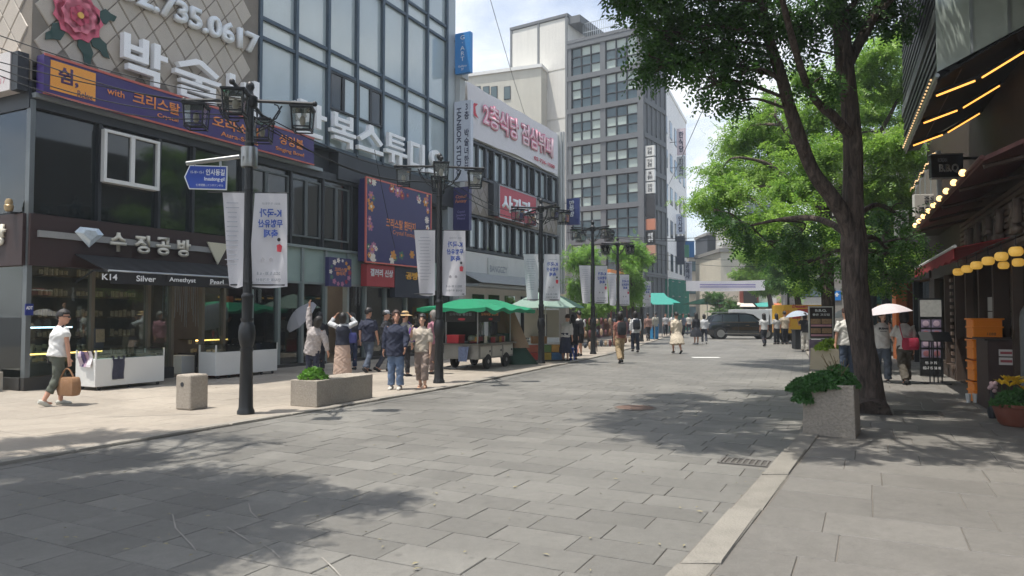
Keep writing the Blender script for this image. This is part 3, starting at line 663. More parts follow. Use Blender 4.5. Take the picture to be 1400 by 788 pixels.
# giant white letters running over tiles and tower glass
bl = thing('hanbok_studio_letters', 'giant white Hangul letters standing across tiled wall and tower glass', 'sign', FA.P(UT, .3, 7.2))
ul0, ul1 = FA.u(160, .35), FA.u(600, .35)
chars = '박술녀한복스튜디오'; pos = [(161, 224), (234, 298), (307, 357), (398, 445), (451, 485), (489, 523), (527, 556), (559, 582), (585, 607)]
m_big = mat('big_letter_white', '#efeff0', 0.45, 0, 0.04)
def B_(x0, y0, x1, y1): return [(x0, y0), (x1, y0), (x1, y1), (x0, y1)]
def ring_(cx, cy, ro, ri): return ('ring', cx, cy, ro, ri)
GL = {'박': [B_(.02, .45, .16, 1), B_(.42, .45, .56, 1), B_(.16, .67, .42, .78), B_(.16, .45, .42, .56), B_(.68, .42, .82, 1), B_(.82, .65, .99, .77), B_(.12, .22, .82, .35), B_(.68, 0, .82, .22)],
      '술': [[(.43, 1), (.05, .77), (.11, .67), (.5, .89), (.89, .67), (.95, .77), (.57, 1)], B_(0, .5, 1, .61), B_(.43, .43, .57, .5), B_(.12, .34, .88, .42), B_(.75, .26, .88, .34), B_(.12, .17, .88, .26), B_(.12, .085, .25, .17), B_(.12, 0, .9, .085)],
      '녀': [B_(.05, .5, .2, .97), B_(.05, .37, .56, .5), B_(.72, 0, .87, 1), B_(.44, .75, .72, .87), B_(.44, .57, .72, .68)],
      '한': [B_(.2, .91, .4, 1), B_(.03, .78, .57, .88), ring_(.3, .55, .2, .09), B_(.68, .3, .82, 1), B_(.82, .6, .99, .72), B_(.12, .12, .26, .32), B_(.12, 0, .87, .12)],
      '복': [B_(.12, .57, .26, 1), B_(.74, .57, .88, 1), B_(.26, .77, .74, .87), B_(.26, .57, .74, .67), B_(.43, .48, .57, .57), B_(0, .37, 1, .48), B_(.12, .18, .88, .29), B_(.74, 0, .88, .18)],
      '스': [[(.42, 1), (.38, .8), (.02, .5), (.11, .39), (.5, .7), (.89, .39), (.98, .5), (.62, .8), (.58, 1)], B_(0, .1, 1, .23)],
      '튜': [B_(.12, .9, .88, 1), B_(.12, .52, .26, .9), B_(.26, .71, .84, .8), B_(.26, .52, .88, .61), B_(0, .3, 1, .42), B_(.25, 0, .39, .3), B_(.61, 0, .75, .3)],
      '디': [B_(.05, .84, .6, .97), B_(.05, .23, .2, .84), B_(.05, .1, .62, .23), B_(.76, 0, .91, 1)],
      '오': [ring_(.5, .68, .31, .16), B_(.43, .2, .57, .37), B_(0, .07, 1, .2)]}
for ch, (pa, pb) in zip(chars, pos):
    ua, ub = FA.u(pa, .27), FA.u(pb, .27); m = MB(); sx_, sz_ = ub - ua, 1.06
    for g in GL[ch]:
        if g[0] == 'ring':
            _, gx_, gy_, ro, ri = g; n_ = 24; M_ = FA.M(ua, .12, 7.1); vs = []
            for zz_ in (0, .15):
                for r_ in (ro, ri): vs += [M_ @ Vector(((gx_ + r_ * math.cos(6.2832 * j / n_)) * sx_, (gy_ + r_ * math.sin(6.2832 * j / n_)) * sz_, zz_)) for j in range(n_)]
            fs = []
            for j in range(n_):
                k_ = (j + 1) % n_; fs += [(2 * n_ + j, 2 * n_ + k_, 3 * n_ + k_, 3 * n_ + j), (j, n_ + j, n_ + k_, k_), (j, k_, 2 * n_ + k_, 2 * n_ + j), (n_ + k_, n_ + j, 3 * n_ + j, 3 * n_ + k_)]
            m.add(vs, fs)
        else: m.prism([(x * sx_, y * sz_) for x, y in g], FA.M(ua, .12, 7.1), .15)
    m.build('letter', m_big, bl)
# phone number on the tiles
ph = thing('phone_number_letters', 'white raised phone number 02.735.0617 across diamond tiles', 'sign', FA.P(UC + 4, .2, 9))
ftext('02.735.0617', FA, FA.u(158, .2), FA.u(351, .2), 8.98, 9.56, 0.05, m_lwhite, ph, depth=0.12, bold=0.03)
# peony emblem
pe = thing('peony_emblem', 'large pink peony relief with dark green leaves on tiled wall', 'sign', FA.P(UC + 1.4, .1, 8.7))
uc, zc = FA.uz(108, 22, .1)
rgp = random.Random(5)
for ring, (n_, r_, cc) in enumerate(((11, .44, '#cf6076'), (9, .31, '#d9788a'), (6, .18, '#b8455e'))):
    for i in range(n_):
        t_ = 6.283 * i / n_ + ring * .3; M_ = FA.M(uc + r_ * .72 * math.cos(t_), 0.07 + ring * .025, zc + r_ * .72 * math.sin(t_)) @ Matrix.Rotation(t_, 4, 'Z')
        k = r_ * .62; poly = [(k * math.cos(q) * (.8 + .14 * math.cos(5 * q)), k * math.sin(q)) for q in [6.283 * j / 14 for j in range(14)]]
        MB().prism(poly, M_, .024).build('petal', mat('petal_%d' % ring, cc, 0.6, 0, .08), pe)
MB().prism([(.07 * math.cos(6.283 * j / 10), .07 * math.sin(6.283 * j / 10)) for j in range(10)], FA.M(uc, .15, zc), .03).build('flower_centre', mat('peony_gold', '#d9a94e', .5), pe)
for i, (a_, l_, r0) in enumerate(((-.75, .5, .42), (-1.3, .62, .36), (-2.3, .5, .4), (.35, .42, .45), (2.6, .6, .42), (1.9, .5, .45))):
    M_ = FA.M(uc + r0 * math.cos(a_), .045, zc + r0 * math.sin(a_)) @ Matrix.Rotation(a_, 4, 'Z')
    MB().prism([(0, -.07), (.22 * l_ * 2, -.17), (.36 * l_ * 2, -.08), (.5 * l_ * 2, -.1), (.62 * l_ * 2, 0), (.46 * l_ * 2, .07), (.34 * l_ * 2, .17), (.12, .11)], M_, .02).build('leaf', mat('peony_leaf', '#2b4640', .6), pe)
# ---- ground floor of the tower part
m_gsil = mat('silver_post', '#8d9696', 0.35, 0.5)
dx = [FA.u(p) for p in (345, 382, 414, 446, 476, 500, 528, 556, 592)] + [UE]
for i, (a, b) in enumerate(zip(dx, dx[1:])):
    if i not in (3,): pane(bA, FA, a + .04, b - .04, 0.12, 2.55, -0.1, m_glassd, 0.002)
    pane(bA, FA, a + .04, b - .04, 2.62, 3.68, -0.08, mat('frosted_glass', '#8fa09a', 0.25, 0, 0.1, spec=.6), 0.002)
for c in dx: part(bA, 'post', m_gsil, FA, (c - 0.05, c + 0.05, -0.2, 0.0, 0.02, Z1))
part(bA, 'transom', m_gsil, FA, (dx[0], dx[-1], -0.18, -0.03, 2.55, 2.62)); part(bA, 'transom', m_gsil, FA, (dx[0], FA.u(500), -0.28, 0.03, 3.66, 3.74))
part(bA, 'plinth', MATS['dark_plinth'], FA, (dx[0], dx[3], -0.2, 0.02, 0, .11), (dx[4], dx[-1], -0.2, 0.02, 0, .11))
def board(name, label, pa, pb, z0, z1, w0, w1, mt, F=FA, edge=None):
    t = thing(name, label, 'sign', F.P((F.u(pa, w1) + F.u(pb, w1)) / 2, w1, z0)); a, b = F.u(pa, w1), F.u(pb, w1)
    MB().fbox(F, a, b, w0, w1, z0, z1).build('board', mt, t)
    if edge:
        e = .05
        for q in ((a - e, a, z0 - e, z1 + e), (b, b + e, z0 - e, z1 + e), (a + .001, b - .001, z0 - e, z0), (a + .001, b - .001, z1, z1 + e)): MB().fbox(F, q[0], q[1], w1 - .04, w1 + .02, q[2], q[3]).build('frame', edge, t)
    return t, a, b
m_purb = mat('purple_billboard', '#33305f', 0.4, 0, 0.12, 1.2)
zb0, zb1 = FA.uz(500, 357, .4)[1], FA.uz(500, 243, .4)[1]
bb, a, b = board('purple_billboard', 'large purple billboard with painted flowers around orange Hangul lettering', 500, 588, zb0, zb1, .05, .4, m_purb, edge=mat('salmon_edge', '#c4665a', .5, var=.03))
ftext('크리스탈 환타지', FA, a + (b - a) * .28, a + (b - a) * .74, zb0 + (zb1 - zb0) * .45, zb0 + (zb1 - zb0) * .57, .404, m_lgold, bb, depth=.004, bold=.02)
ftext('Crystal Fantasy', FA, a + (b - a) * .38, a + (b - a) * .74, zb0 + (zb1 - zb0) * .36, zb0 + (zb1 - zb0) * .43, .404, m_lgold, bb, depth=.004)
def flower(parent, F, u, z, w, r, n, mt, core=None):
    pol = []
    for j in range(n * 6):
        t_ = 6.283 * j / (n * 6); q = r * (.55 + .45 * abs(math.cos(n * t_ / 2))); pol.append((q * math.cos(t_), q * math.sin(t_)))
    f = MB().prism(pol, F.M(u, w, z), .004).build('painted_flower', mt, parent)
    if core: MB().prism([(r * .3 * math.cos(6.283 * j / 8), r * .3 * math.sin(6.283 * j / 8)) for j in range(8)], F.M(u, w + .0045, z), .003).build('flower_core', core, f)
fl = [mat('fl_w', '#d9cfc4', .6, var=.05), mat('fl_o', '#c98a3e', .6, var=.05), mat('fl_r', '#8e2f45', .6, var=.05), mat('fl_p', '#a86a86', .6, var=.05), mat('fl_g', '#47705c', .6, var=.05)]
rgf = random.Random(12)
for i in range(46):
    t_ = rgf.random(); side = rgf.randrange(4); e = rgf.uniform(.03, .12)
    fu, fz = ((t_, 1 - e), (t_, e * 1.6), (e * .9, t_), (1 - e * .7, t_))[side]
    flower(bb, FA, a + (b - a) * fu, zb0 + (zb1 - zb0) * fz, .4012 + i * .00002, rgf.uniform(.08, .2), rgf.choice((5, 6, 8)), fl[rgf.randrange(5)], fl[rgf.randrange(2)])
zr0, zr1 = FA.uz(500, 391, .3)[1], FA.uz(500, 358, .3)[1] - .06
rb, a, b = board('red_gallery_sign', 'red shop sign with white Hangul lettering under purple billboard', 501, 539, zr0, zr1, .05, .3, mat('red_sign', '#a03036', .5, 0, .05))
ftext('갤러리 신상', FA, a + .12 * (b - a), b - .06 * (b - a), zr0 + .45 * (zr1 - zr0), zr0 + .8 * (zr1 - zr0), .302, m_lwhite, rb, depth=.005, bold=.03)
kb, a, b = board('craft_shop_sign', 'black shop sign with yellow Hangul lettering beside red sign', 540, 588, zr0 - .35, zr1, .05, .28, mat('navy_black_sign', '#1d2436', .5, 0, .05))
ftext('공방공예', FA, a + .28 * (b - a), b - .05 * (b - a), zr0 + .42 * (zr1 - zr0), zr0 + .8 * (zr1 - zr0), .282, mat('yellow_letter', '#e0a63a', .5, var=0), kb, depth=.03, bold=.04)
zs0, zs1 = FA.uz(449, 391, .2)[1], FA.uz(449, 351, .2)[1]
sb, a, b = board('small_purple_sign', 'small purple shop sign with painted flowers above glass door', 449, 480, zs0, zs1, .0, .15, m_purb)
ftext('크리스탈\n환타지', FA, a + .25 * (b - a), b - .2 * (b - a), zs0 + .38 * (zs1 - zs0), zs0 + .66 * (zs1 - zs0), .153, m_lgold, sb, depth=.004, bold=.02)
for i in range(14):
    t_ = 6.283 * i / 14; flower(sb, FA, (a + b) / 2 + (b - a) * .42 * math.cos(t_), (zs0 + zs1) / 2 + (zs1 - zs0) * .42 * math.sin(t_), .1515 + i * .00002, rgf.uniform(.05, .1), 5, fl[rgf.randrange(5)])
ne = thing('neon_script_sign', 'white neon script sign glowing inside shop window', 'sign', FA.P(FA.u(395), -.3, 2.5))
ftext('Crystal Fantasy', FA, FA.u(381, -.3), FA.u(414, -.3), 2.42, 2.72, -.3, mat('neon', '#ffffff', .5, var=0, emit='#d9c9ff', estr=3), ne, depth=.006, shear=.3)
# white display shelf in the window
ds = thing('display_shelf', 'white framed shelf of trinkets inside shop window', 'shelf', FA.P(FA.u(395), -.5, .05))
a, b = FA.u(379, -.4), FA.u(410, -.4)
MB().fbox(FA, a, a + .06, -.8, -.3, .06, 2.1).fbox(FA, b - .06, b, -.8, -.3, .06, 2.1).fbox(FA, a + .061, b - .061, -.8, -.3, 2.03, 2.1).fbox(FA, a + .061, b - .061, -.82, -.78, .06, 2.02).build('cabinet', m_white, ds)
for k in range(4): MB().fbox(FA, a + .062, b - .062, -.77, -.32, .4 + k * .4, .43 + k * .4).build('shelf', m_white, ds)
g = MB()
for k in range(4):
    for i in range(7): g.box(FA.P(a + .15 + i * (b - a - .3) / 6, -.45, .43 + k * .4 + .06), (.08, .08, rnd.uniform(.06, .16)))
g.build('shelf_goods', MATS['shelf_goods'], ds)
# projecting signs on the tower's far corner (they face up the street)
FP = Fr(FA.P(33.45, 0, 0).x, FA.P(33.45, 0, 0).y, FA.n.x, FA.n.y)
def blade(name, label, pa, pb, ya, yb, mt, dpt=.22, u=33.45):
    F = Fr(FA.P(u, 0, 0).x, FA.P(u, 0, 0).y, FA.n.x, FA.n.y)
    x0, x1 = F.u(pa), F.u(pb); z1 = F.uz(pa, ya)[1]; z0 = F.uz(pa, yb)[1]
    t = thing(name, label, 'sign', F.P((x0 + x1) / 2, 0, z0)); MB().fbox(F, x0, x1, -dpt, 0, z0, z1).build('panel', mt, t, bevel=.01)
    for z in (z0 + .15 * (z1 - z0), z1 - .15 * (z1 - z0)): MB().fbox(F, x0 - max(.3, x0 + .05), x0, -dpt * .6, -dpt * .4, z - .02, z + .02).build('bracket', m_dark, t)
    return t, F, x0, x1, z0, z1
t, F, x0, x1, z0, z1 = blade('gallery_blade_sign', 'bright blue projecting sign with vertical white lettering high on tower corner', 621, 642, 47, 102, mat('blue_sign', '#2f7fc0', .45, 0, .04))
ftext('G\n·\nA\nR\nT', F, x0 + .36 * (x1 - x0), x1 - .36 * (x1 - x0), z0 + .3 * (z1 - z0), z1 - .07 * (z1 - z0), .003, m_lwhite, t, depth=.005, ls=.9)
ftext('Gallery\n2F', F, x0 + .22 * (x1 - x0), x1 - .22 * (x1 - x0), z0 + .07 * (z1 - z0), z0 + .2 * (z1 - z0), .003, m_lwhite, t, depth=.005)
t, F, x0, x1, z0, z1 = blade('hanbok_blade_sign', 'tall white projecting sign with sideways HANBOK STUDIO lettering', 620, 643, 140, 249, mat('blade_white', '#c3c8d2', .5, 0, .04))
Mr = F.M(x0 + .3 * (x1 - x0), .003, (z0 + z1) / 2 - .02) @ Matrix.Rotation(-math.pi / 2, 4, 'Z')
text('HANBOK STUDIO', Mr, (z1 - z0) * .84, .22, mat('navy_letter', '#2f3550', .5, var=0), t, depth=.005, bold=.02)
ftext('3\n층\n \n박\n술\n녀\n한\n복', F, x0 + .62 * (x1 - x0), x1 - .1 * (x1 - x0), z0 + .1 * (z1 - z0), z1 - .04 * (z1 - z0), .003, MATS['navy_letter'], t, depth=.005, bold=.02)
t, F, x0, x1, z0, z1 = blade('crystal_blade_sign', 'purple projecting sign with orange script lettering below white blade sign', 619, 641, 257, 316, m_purb)
ftext('Crystal\nFantasy', F, x0 + .15 * (x1 - x0), x1 - .15 * (x1 - x0), z0 + .62 * (z1 - z0), z0 + .82 * (z1 - z0), .003, m_lgold, t, depth=.005, shear=.25)
ftext('Crystal\nJewellery\nMineral', F, x0 + .2 * (x1 - x0), x1 - .2 * (x1 - x0), z0 + .25 * (z1 - z0), z0 + .46 * (z1 - z0), .003, mat('lilac_letter', '#8d86b8', .5, var=0), t, depth=.004)
# ------------------------------------------------------------------ white restaurant building beyond it
UB0, UB1 = UE + .02, FA.u(769)
bB = thing('restaurant_building', 'white two-storey shop building with ribbon windows and big lunch banner', 'building', FA.P(UB0, 0, 0))
m_bw = mat('white_render', '#c9c9c5', 0.8, 0, 0.06, 1.5, streak=.1)
part(bB, 'wall', m_bw, FA, (UB0, UB1, -11, -.2, 0, 11.75), (UB0, UB1, -.2, .02, 2.75, 4.35), (UB0, UB1, -.2, 0, 9.36, 11.75))
part(bB, 'tile_backing', m_grout, FA, (UB0 + .5, UB1 - .7, -.2, -.03, 6.05, 7.65))
diamonds(bB, FA, UB0 + .55, UB1 - .7, 6.06, 7.64, -.028, .7, .8, mat('grey_diamond_tile', '#8b857f', .6, 0, .08, isl=.05))
def ribbon(z0, z1, n):
    a, b = UB0 + .55, UB1 - .75; st_ = (b - a) / n
    for i in range(n):
        pane(bB, FA, a + i * st_ + .06, a + (i + 1) * st_ - .06, z0 + .1, z1 - .1, -.1, m_gt if (i * 7) % 3 else m_gd)
        part(bB, 'mullion', m_char, FA, (a + i * st_ - .07, a + i * st_ + .07, -.19, .03, z0 + .001, z1 - .001))
    part(bB, 'window_frame', m_char, FA, (a - .12, b + .12, -.19, .05, z0 - .12, z0), (a - .12, b + .12, -.19, .05, z1, z1 + .08), (b - .07, b + .11, -.19, .04, z0 + .001, z1 - .001))
ribbon(7.8, 9.2, 14); ribbon(4.5, 5.9, 14)
m_pil = mat('stone_pilaster', '#a8aaa8', .7, 0, .08)
for q in ((UB0 + .001, UB0 + .42, -.15, .3, 0, 11.6), (UB0 - .02, UB0 + .5, -.1, .42, 11.601, 11.95), (UB1 - .55, UB1 - .35, -.1, .14, 2.76, 11.9), (UB1 - .25, UB1 - .02, -.1, .18, 2.76, 12.0)): part(bB, 'pilaster', m_pil, FA, q)
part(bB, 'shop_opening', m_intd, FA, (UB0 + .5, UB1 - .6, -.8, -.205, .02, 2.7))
part(bB, 'awning', mat('grey_awning', '#8d9190', .7, 0, .1), FA, (UB0 + .4, FA.u(735), .021, 1.0, 2.78, 2.9))
MB().surf(lambda a_, b_: FA.P(UB0 + .4 + (FA.u(735) - UB0 - .4) * a_, .03 + b_ * 1.1, 3.45 - .5 * b_), 8, 2, .02).build('awning_sheet', MATS['grey_awning'], bB)
for k, p in enumerate((650, 672, 694, 716, 738)):
    u = FA.u(p); pane(bB, FA, u, u + 1.1, .2, 2.5, -.15, m_glassd)
bn = thing('lunch_banner', 'long white rooftop banner with pink outlined Hangul lunch buffet lettering', 'banner', FA.P(UB0 + 5, .2, 9.4))
n0, n1 = FA.u(640, .2), FA.u(764, .2)
MB().surf(lambda a_, b_: FA.P(n0 + (n1 - n0) * a_, .13 + .03 * math.sin(a_ * 25 + b_ * 3), 11.72 - (2.3 + .05 * math.sin(a_ * 9)) * b_), 50, 6, .01).build('cloth', mat('banner_white', '#e4e1e3', .7, 0, .04, trans=.2), bn)
u0, u1 = n0 + (n1 - n0) * .13, n0 + (n1 - n0) * .93
m_pink = mat('pink_text', '#d77b92', .6, var=.04)
ftext('2층식당 점심뷔페', FA, u0, u1, 10.1, 11.25, .19, m_pink, bn, depth=.006, bold=.075, name='letter_outline')
ftext('2층식당 점심뷔페', FA, u0 + .05, u1 - .05, 10.14, 11.21, .2, mat('pink_pale', '#ebc9cf', .6, var=0), bn, depth=.006, bold=.015)
ftext('02-736-1000', FA, n0 + (n1 - n0) * .68, n0 + (n1 - n0) * .95, 9.62, 9.82, .19, m_lred, bn, depth=.006, bold=.02)
MB().prism([(-.35, .05), (-.1, .3), (.25, .35), (0, .15), (.05, -.1), (.3, -.3), (-.1, -.25)], FA.M(n0 + .06 * (n1 - n0), .19, 10.6), .006).build('swoosh', m_lred, bn)
zq0, zq1 = 6.15, 7.6
rs, a, b = board('red_restaurant_sign', 'red framed restaurant sign with white Hangul between ribbon windows', 683, 733, zq0, zq1, -.02, .3, mat('red_sign2', '#b03a48', .5, 0, .05), edge=mat('sign_frame_grey', '#9b9da0', .4))
MB().fbox(FA, FA.u(674, .25), a - .06, -.02, .28, zq0, zq1).build('side_panel', m_char, rs)
ftext('사가라', FA, a + .2, b - .6, zq0 + .3, zq1 - .35, .302, m_lwhite, rs, depth=.02, bold=.05)
ws, a, b = board('white_plaque_sign', 'plain pale plaque with small grey capitals on white wall', 668, 695, FA.uz(668, 384, .1)[1], FA.uz(668, 353, .1)[1], .02, .1, mat('pale_plaque', '#bfc0bb', .6))
ftext('BANGGZY', FA, a + .12, b - .12, 3.55, 3.85, .102, m_lgrey, ws, depth=.004, bold=.02)
# projecting blue sign at the end of this building
Fq = Fr(FA.P(UB1 - .2, 0, 0).x, FA.P(UB1 - .2, 0, 0).y, FA.n.x, FA.n.y)
t, F, x0, x1, z0, z1 = blade('comic_cafe_blade_sign', 'dark blue projecting sign with white vertical Hangul at end of restaurant building', 775, 792, 272, 308, mat('navy_sign', '#26356e', .5, 0, .05), u=UB1 - .1)
ftext('만\n화\n방', F, x0 + .2 * (x1 - x0), x0 + .62 * (x1 - x0), z0 + .3 * (z1 - z0), z1 - .08 * (z1 - z0), .004, m_lwhite, t, depth=.006, bold=.03)
# ------------------------------------------------------------------ street lamps
m_lampglass = glass('lantern_glass', (0.84, 0.84, 0.82), 0.0, 0.05)
def make_lamp():
    t = thing('street_lamp', 'x', 'street lamp', (0, 0, 0), 'black street lamps with four lanterns')
    MB().lathe([(0.134, 0), (0.134, .05), (0.116, .08), (0.109, .12), (0.092, .98), (0.102, 1.0), (0.102, 1.04)], n=20).build('base', m_black, t, True, local=True)
    MB().lathe([(0.084, 1.04), (0.106, 1.1), (0.127, 1.2), (0.131, 1.3), (0.116, 1.4), (0.084, 1.46), (0.099, 1.49), (0.099, 1.52)], n=20).build('bulb_ornament', m_black, t, True, local=True)
    MB().lathe([(0.081, 1.52), (0.083, 1.83), (0.092, 1.85), (0.092, 1.88), (0.071, 1.92)], n=20).build('collar', m_black, t, True, local=True)
    MB().lathe([(0.071, 1.9), (0.062, 4.98)], n=16).build('pole', m_black, t, True, local=True)
    for z in (2.06, 3.56, 4.3): MB().lathe([(0.071, z), (0.075, z + .01), (0.075, z + .04), (0.071, z + .05)], n=16).build('band', m_black, t, True, local=True)
    MB().lathe([(.09, 4.9), (.12, 4.95), (.12, 5.08), (.06, 5.12), (.04, 5.18), (.07, 5.24), (.06, 5.3), (.01, 5.34)], n=14).build('finial', m_black, t, True, local=True)
    for k in range(4):
        A = Matrix.Rotation(k * math.pi / 2, 4, 'Z')
        m = MB(); m.tube([A @ Vector((.08, 0, 5.02)), A @ Vector((1.0, 0, 5.0))], .028, 8); m.ball(A @ Vector((1.02, 0, 5.0)), .045, 8, 6)
        arm = m.build('arm', m_black, t, True, local=True)
        sp = [A @ Vector((.14 + .04 * i + .1 * math.cos(i * 1.1) * (i > 0), 0, 4.55 + .048 * i + .07 * math.sin(i * 1.1))) for i in range(9)]
        MB().tube(sp, .012, 6).build('scroll', m_black, arm, True, local=True)
        MB().tube([A @ Vector((.1, 0, 4.5)), A @ Vector((.3, 0, 4.62)), A @ Vector((.5, 0, 4.95))], .014, 6).build('brace', m_black, arm, True, local=True)
        c = .83; f = MB(); h0, h1, a, b = 4.6, 4.9, .135, .155
        f.tube([A @ Vector((c, 0, 5.0)), A @ Vector((c, 0, 4.93))], .015, 6)
        for q, z, th in ((a, h0, .02), (b, h1, .024), (a * 1.02, h0 - .05, .018)):
            for i in range(4):
                B = A @ Matrix.Translation((c, 0, z)) @ Matrix.Rotation(i * math.pi / 2, 4, 'Z'); f.box((q, 0, 0), (th, 2 * q + th * .98, th), B)
        for sx in (-1, 1):
            for sy in (-1, 1): f.tube([A @ Vector((c + sx * a, sy * a, h0 - .05)), A @ Vector((c + sx * b, sy * b, h1))], .013, 4)
        f.box((c, 0, h1 + .02), (2 * b + .05, 2 * b + .05, .025), A)
        ln = f.build('lantern', m_black, arm, local=True)
        g = MB(); 
        g.box8([A @ Vector((c + x * q, y * q, z)) for z, q in ((h0 + .012, a - .012), (h1 - .014, b - .014)) for x, y in ((-1, -1), (1, -1), (1, 1), (-1, 1))])
        g.build('glazing', m_lampglass, arm, local=True)
        MB().ball(A @ Vector((c, 0, 4.72)), (.05, .05, .09), 8, 6).build('bulb', mat('off_bulb', '#b9b4a8', .3, var=0), arm, True, local=True)
    return t
lamp0 = make_lamp()
LAMPS = [(gp(336, 568), 6, 'black four-lantern street lamp nearest of the row, carrying blue arrow sign'),
         (gp(600, 525), 8, 'black four-lantern street lamp second in row, between purple billboard and green canopy'),
         (gp(740, 498), 24, 'black four-lantern street lamp third in row, beside pale green parasol'),
         (gp(811, 485), 30, 'black four-lantern street lamp fourth in row, behind man in shorts'),
         (dp(845, 430, 35), 35, 'black four-lantern street lamp fifth in row, beside small green tree'),
         (dp(877, 430, 41.8), 32, 'black four-lantern street lamp sixth in row, in front of striped shop'),
         (dp(1078, 430, 44), 30, 'black street lamp under tree on far right pavement')]
for i, (p, rz, lb) in enumerate(LAMPS):
    o = lamp0 if i == 0 else copy_tree(lamp0)
    o.location = (p.x, p.y, 0.02); o.rotation_euler = (0, 0, R(rz)); o['label'] = lb
# festival banners on the lamps: printed cloth seen from the back, so the writing is mirrored
m_ban = mat('banner_cloth', '#dddce0', 0.75, 0, 0.05, 2, trans=0.25)
def banner(p, rz, side, lb, first):
    t = thing('street_banner', lb, 'banner', (p.x, p.y, 2.05), 'festival banners on the lamps', R(rz))
    x0, x1 = (.1, .6) if side > 0 else ((-.4, -.06) if first else (-.58, -.1)); ph = rnd.uniform(0, 6)
    sw = rnd.uniform(-.05, .09)
    def f(a, b): 
        pin = .13 * b if side < 0 else -.06 * b * (1 - a)
        return (x0 + (x1 - x0) * a + (pin * (1 - a) if side < 0 else -.1 * b * (1 - a) + .02 * b), -.02 + sw * b * (a if side > 0 else 1 - a) + .035 * math.sin(5 * a + 4 * b + ph) * b, 1.5 * (1 - b) - .03 * math.sin(a * 3) * (b > .9))
    MB().surf(f, 10, 14, .004).build('cloth', m_ban, t, True, local=True)
    for z in (1.5, .02): MB().tube([(.05 * side, -.01, z), ((.63 if z > 1 else .58) * side, -.01, z)], .012, 6).build('rod', m_dark, t, local=True)
    M_ = wloc(t) @ Matrix(((1, 0, 0, 0), (0, 0, -1, 0), (0, 1, 0, 0), (0, 0, 0, 1)))
    def T(s, cx, cz, wd, ht, mt, **k): text(s, M_ @ Matrix.Translation((cx, cz, .075 + .0)), wd, ht, mt, t, depth=.002, mirror=True, **k)
    if side > 0:
        cx = .35
        T('2025 국가유산', cx + .02, 1.32, .28, .04, m_lgrey); T('K-국가', cx + .01, 1.17, .34, .14, m_lblue, bold=.035); T('무형유산', cx + .01, 1.0, .38, .13, m_lblue, bold=.035); T('축제', cx + .02, .84, .22, .13, m_lblue, bold=.035)
        T('2025. 5. 30 – 6. 8', cx - .01, .2, .36, .05, m_lgrey, bold=.02); T('인사동 국가유산', cx - .01, .1, .38, .05, m_lgrey, bold=.02)
        o = MB(); o.ball((.5, -.1, .74), (.028, .004, .03), 10, 6); o.build('printed_head', m_lblack, t, local=True)
        MB().prism([(-.03, -.07), (.035, -.08), (.05, .02), (.01, .05), (-.035, .03)], Matrix.Translation((.5, -.09, .62)) @ Matrix.Rotation(R(90), 4, 'X'), .004).build('printed_figure', m_lred, t, local=True)
        for q in ((.25, .42), (.38, .42)): MB().prism([(-.025, -.03), (.025, -.03), (.03, .01), (0, .04), (-.03, .01)], Matrix.Translation((q[0], -.085, q[1])) @ Matrix.Rotation(R(90), 4, 'X'), .004).build('printed_motif', mat('motif_grey', '#a5a2a8', .6, var=0), t, local=True)
    else:
        for k in range(14): MB().box(((x0 + x1) / 2, -.075, 1.32 - k * .075), ((x1 - x0) * .62 * rnd.uniform(.6, 1), .003, .012)).build('print_line', mat('faint_print', '#a9abb5', .6, var=0), t, local=True)
names = ('nearest street lamp', 'second street lamp', 'third street lamp', 'fourth street lamp', 'fifth street lamp', 'sixth street lamp', 'far lamp on right pavement')
for i, (p, rz, lb) in enumerate(LAMPS):
    for s_ in (1, -1): banner(p, rz if i < 2 else rz - 18, s_, 'white festival banner %s on %s' % ('with blue mirrored Hangul' if s_ > 0 else 'with faint small print', names[i]), i == 0)
# blue street-name sign on the first lamp
L1 = LAMPS[0][0]
t = thing('street_name_sign', 'blue arrow street sign on grey pole clamped to nearest lamp', 'sign', (L1.x, L1.y, 3.9), rz=R(4))
FS = Fr(L1.x, L1.y - .12, 1, .06)
zz = 4.02
MB().lathe([(.125, -.16), (.13, -.14), (.13, .14), (.125, .16)], (L1.x, L1.y, 4.12), 12).build('clamp', m_steel, t, True)
MB().tube([FS.P(-.1, .02, 4.1), FS.P(-.92, .02, 3.98)], .035, 10).build('rod', m_steel, t, True)
M_ = FS.M(-.6, .0, 3.76) @ Matrix.Rotation(R(-1), 4, 'Z')
MB().prism([(-.35, 0), (-.27, .19), (.31, .19), (.31, -.19), (-.27, -.19)], M_, .03).build('rim', m_lwhite, t)
MB().prism([(-.33, 0), (-.26, .175), (.295, .175), (.295, -.175), (-.26, -.175)], M_ @ Matrix.Translation((0, 0, .0305)), .004).build('panel', mat('road_sign_blue', '#20409a', .4, 0, .03), t)
for q in (-.2, .2): MB().box(M_ @ Vector((q, .22, .015)), (.03, .03, .09)).build('bracket', m_steel, t)
k = .036
text('인사동길', M_ @ Matrix.Translation((.13, .085, k)), .29, .1, m_lwhite, t, depth=.002, bold=.02); text('15-18 • 15-1', M_ @ Matrix.Translation((-.15, .08, k)), .2, .04, m_lwhite, t, depth=.002)
text('Insadong-gil', M_ @ Matrix.Translation((.12, -.03, k)), .31, .075, m_lwhite, t, depth=.002, bold=.01); text('仁寺洞路 | インサドンギル', M_ @ Matrix.Translation((.05, -.125, k)), .42, .045, m_lwhite, t, depth=.002)
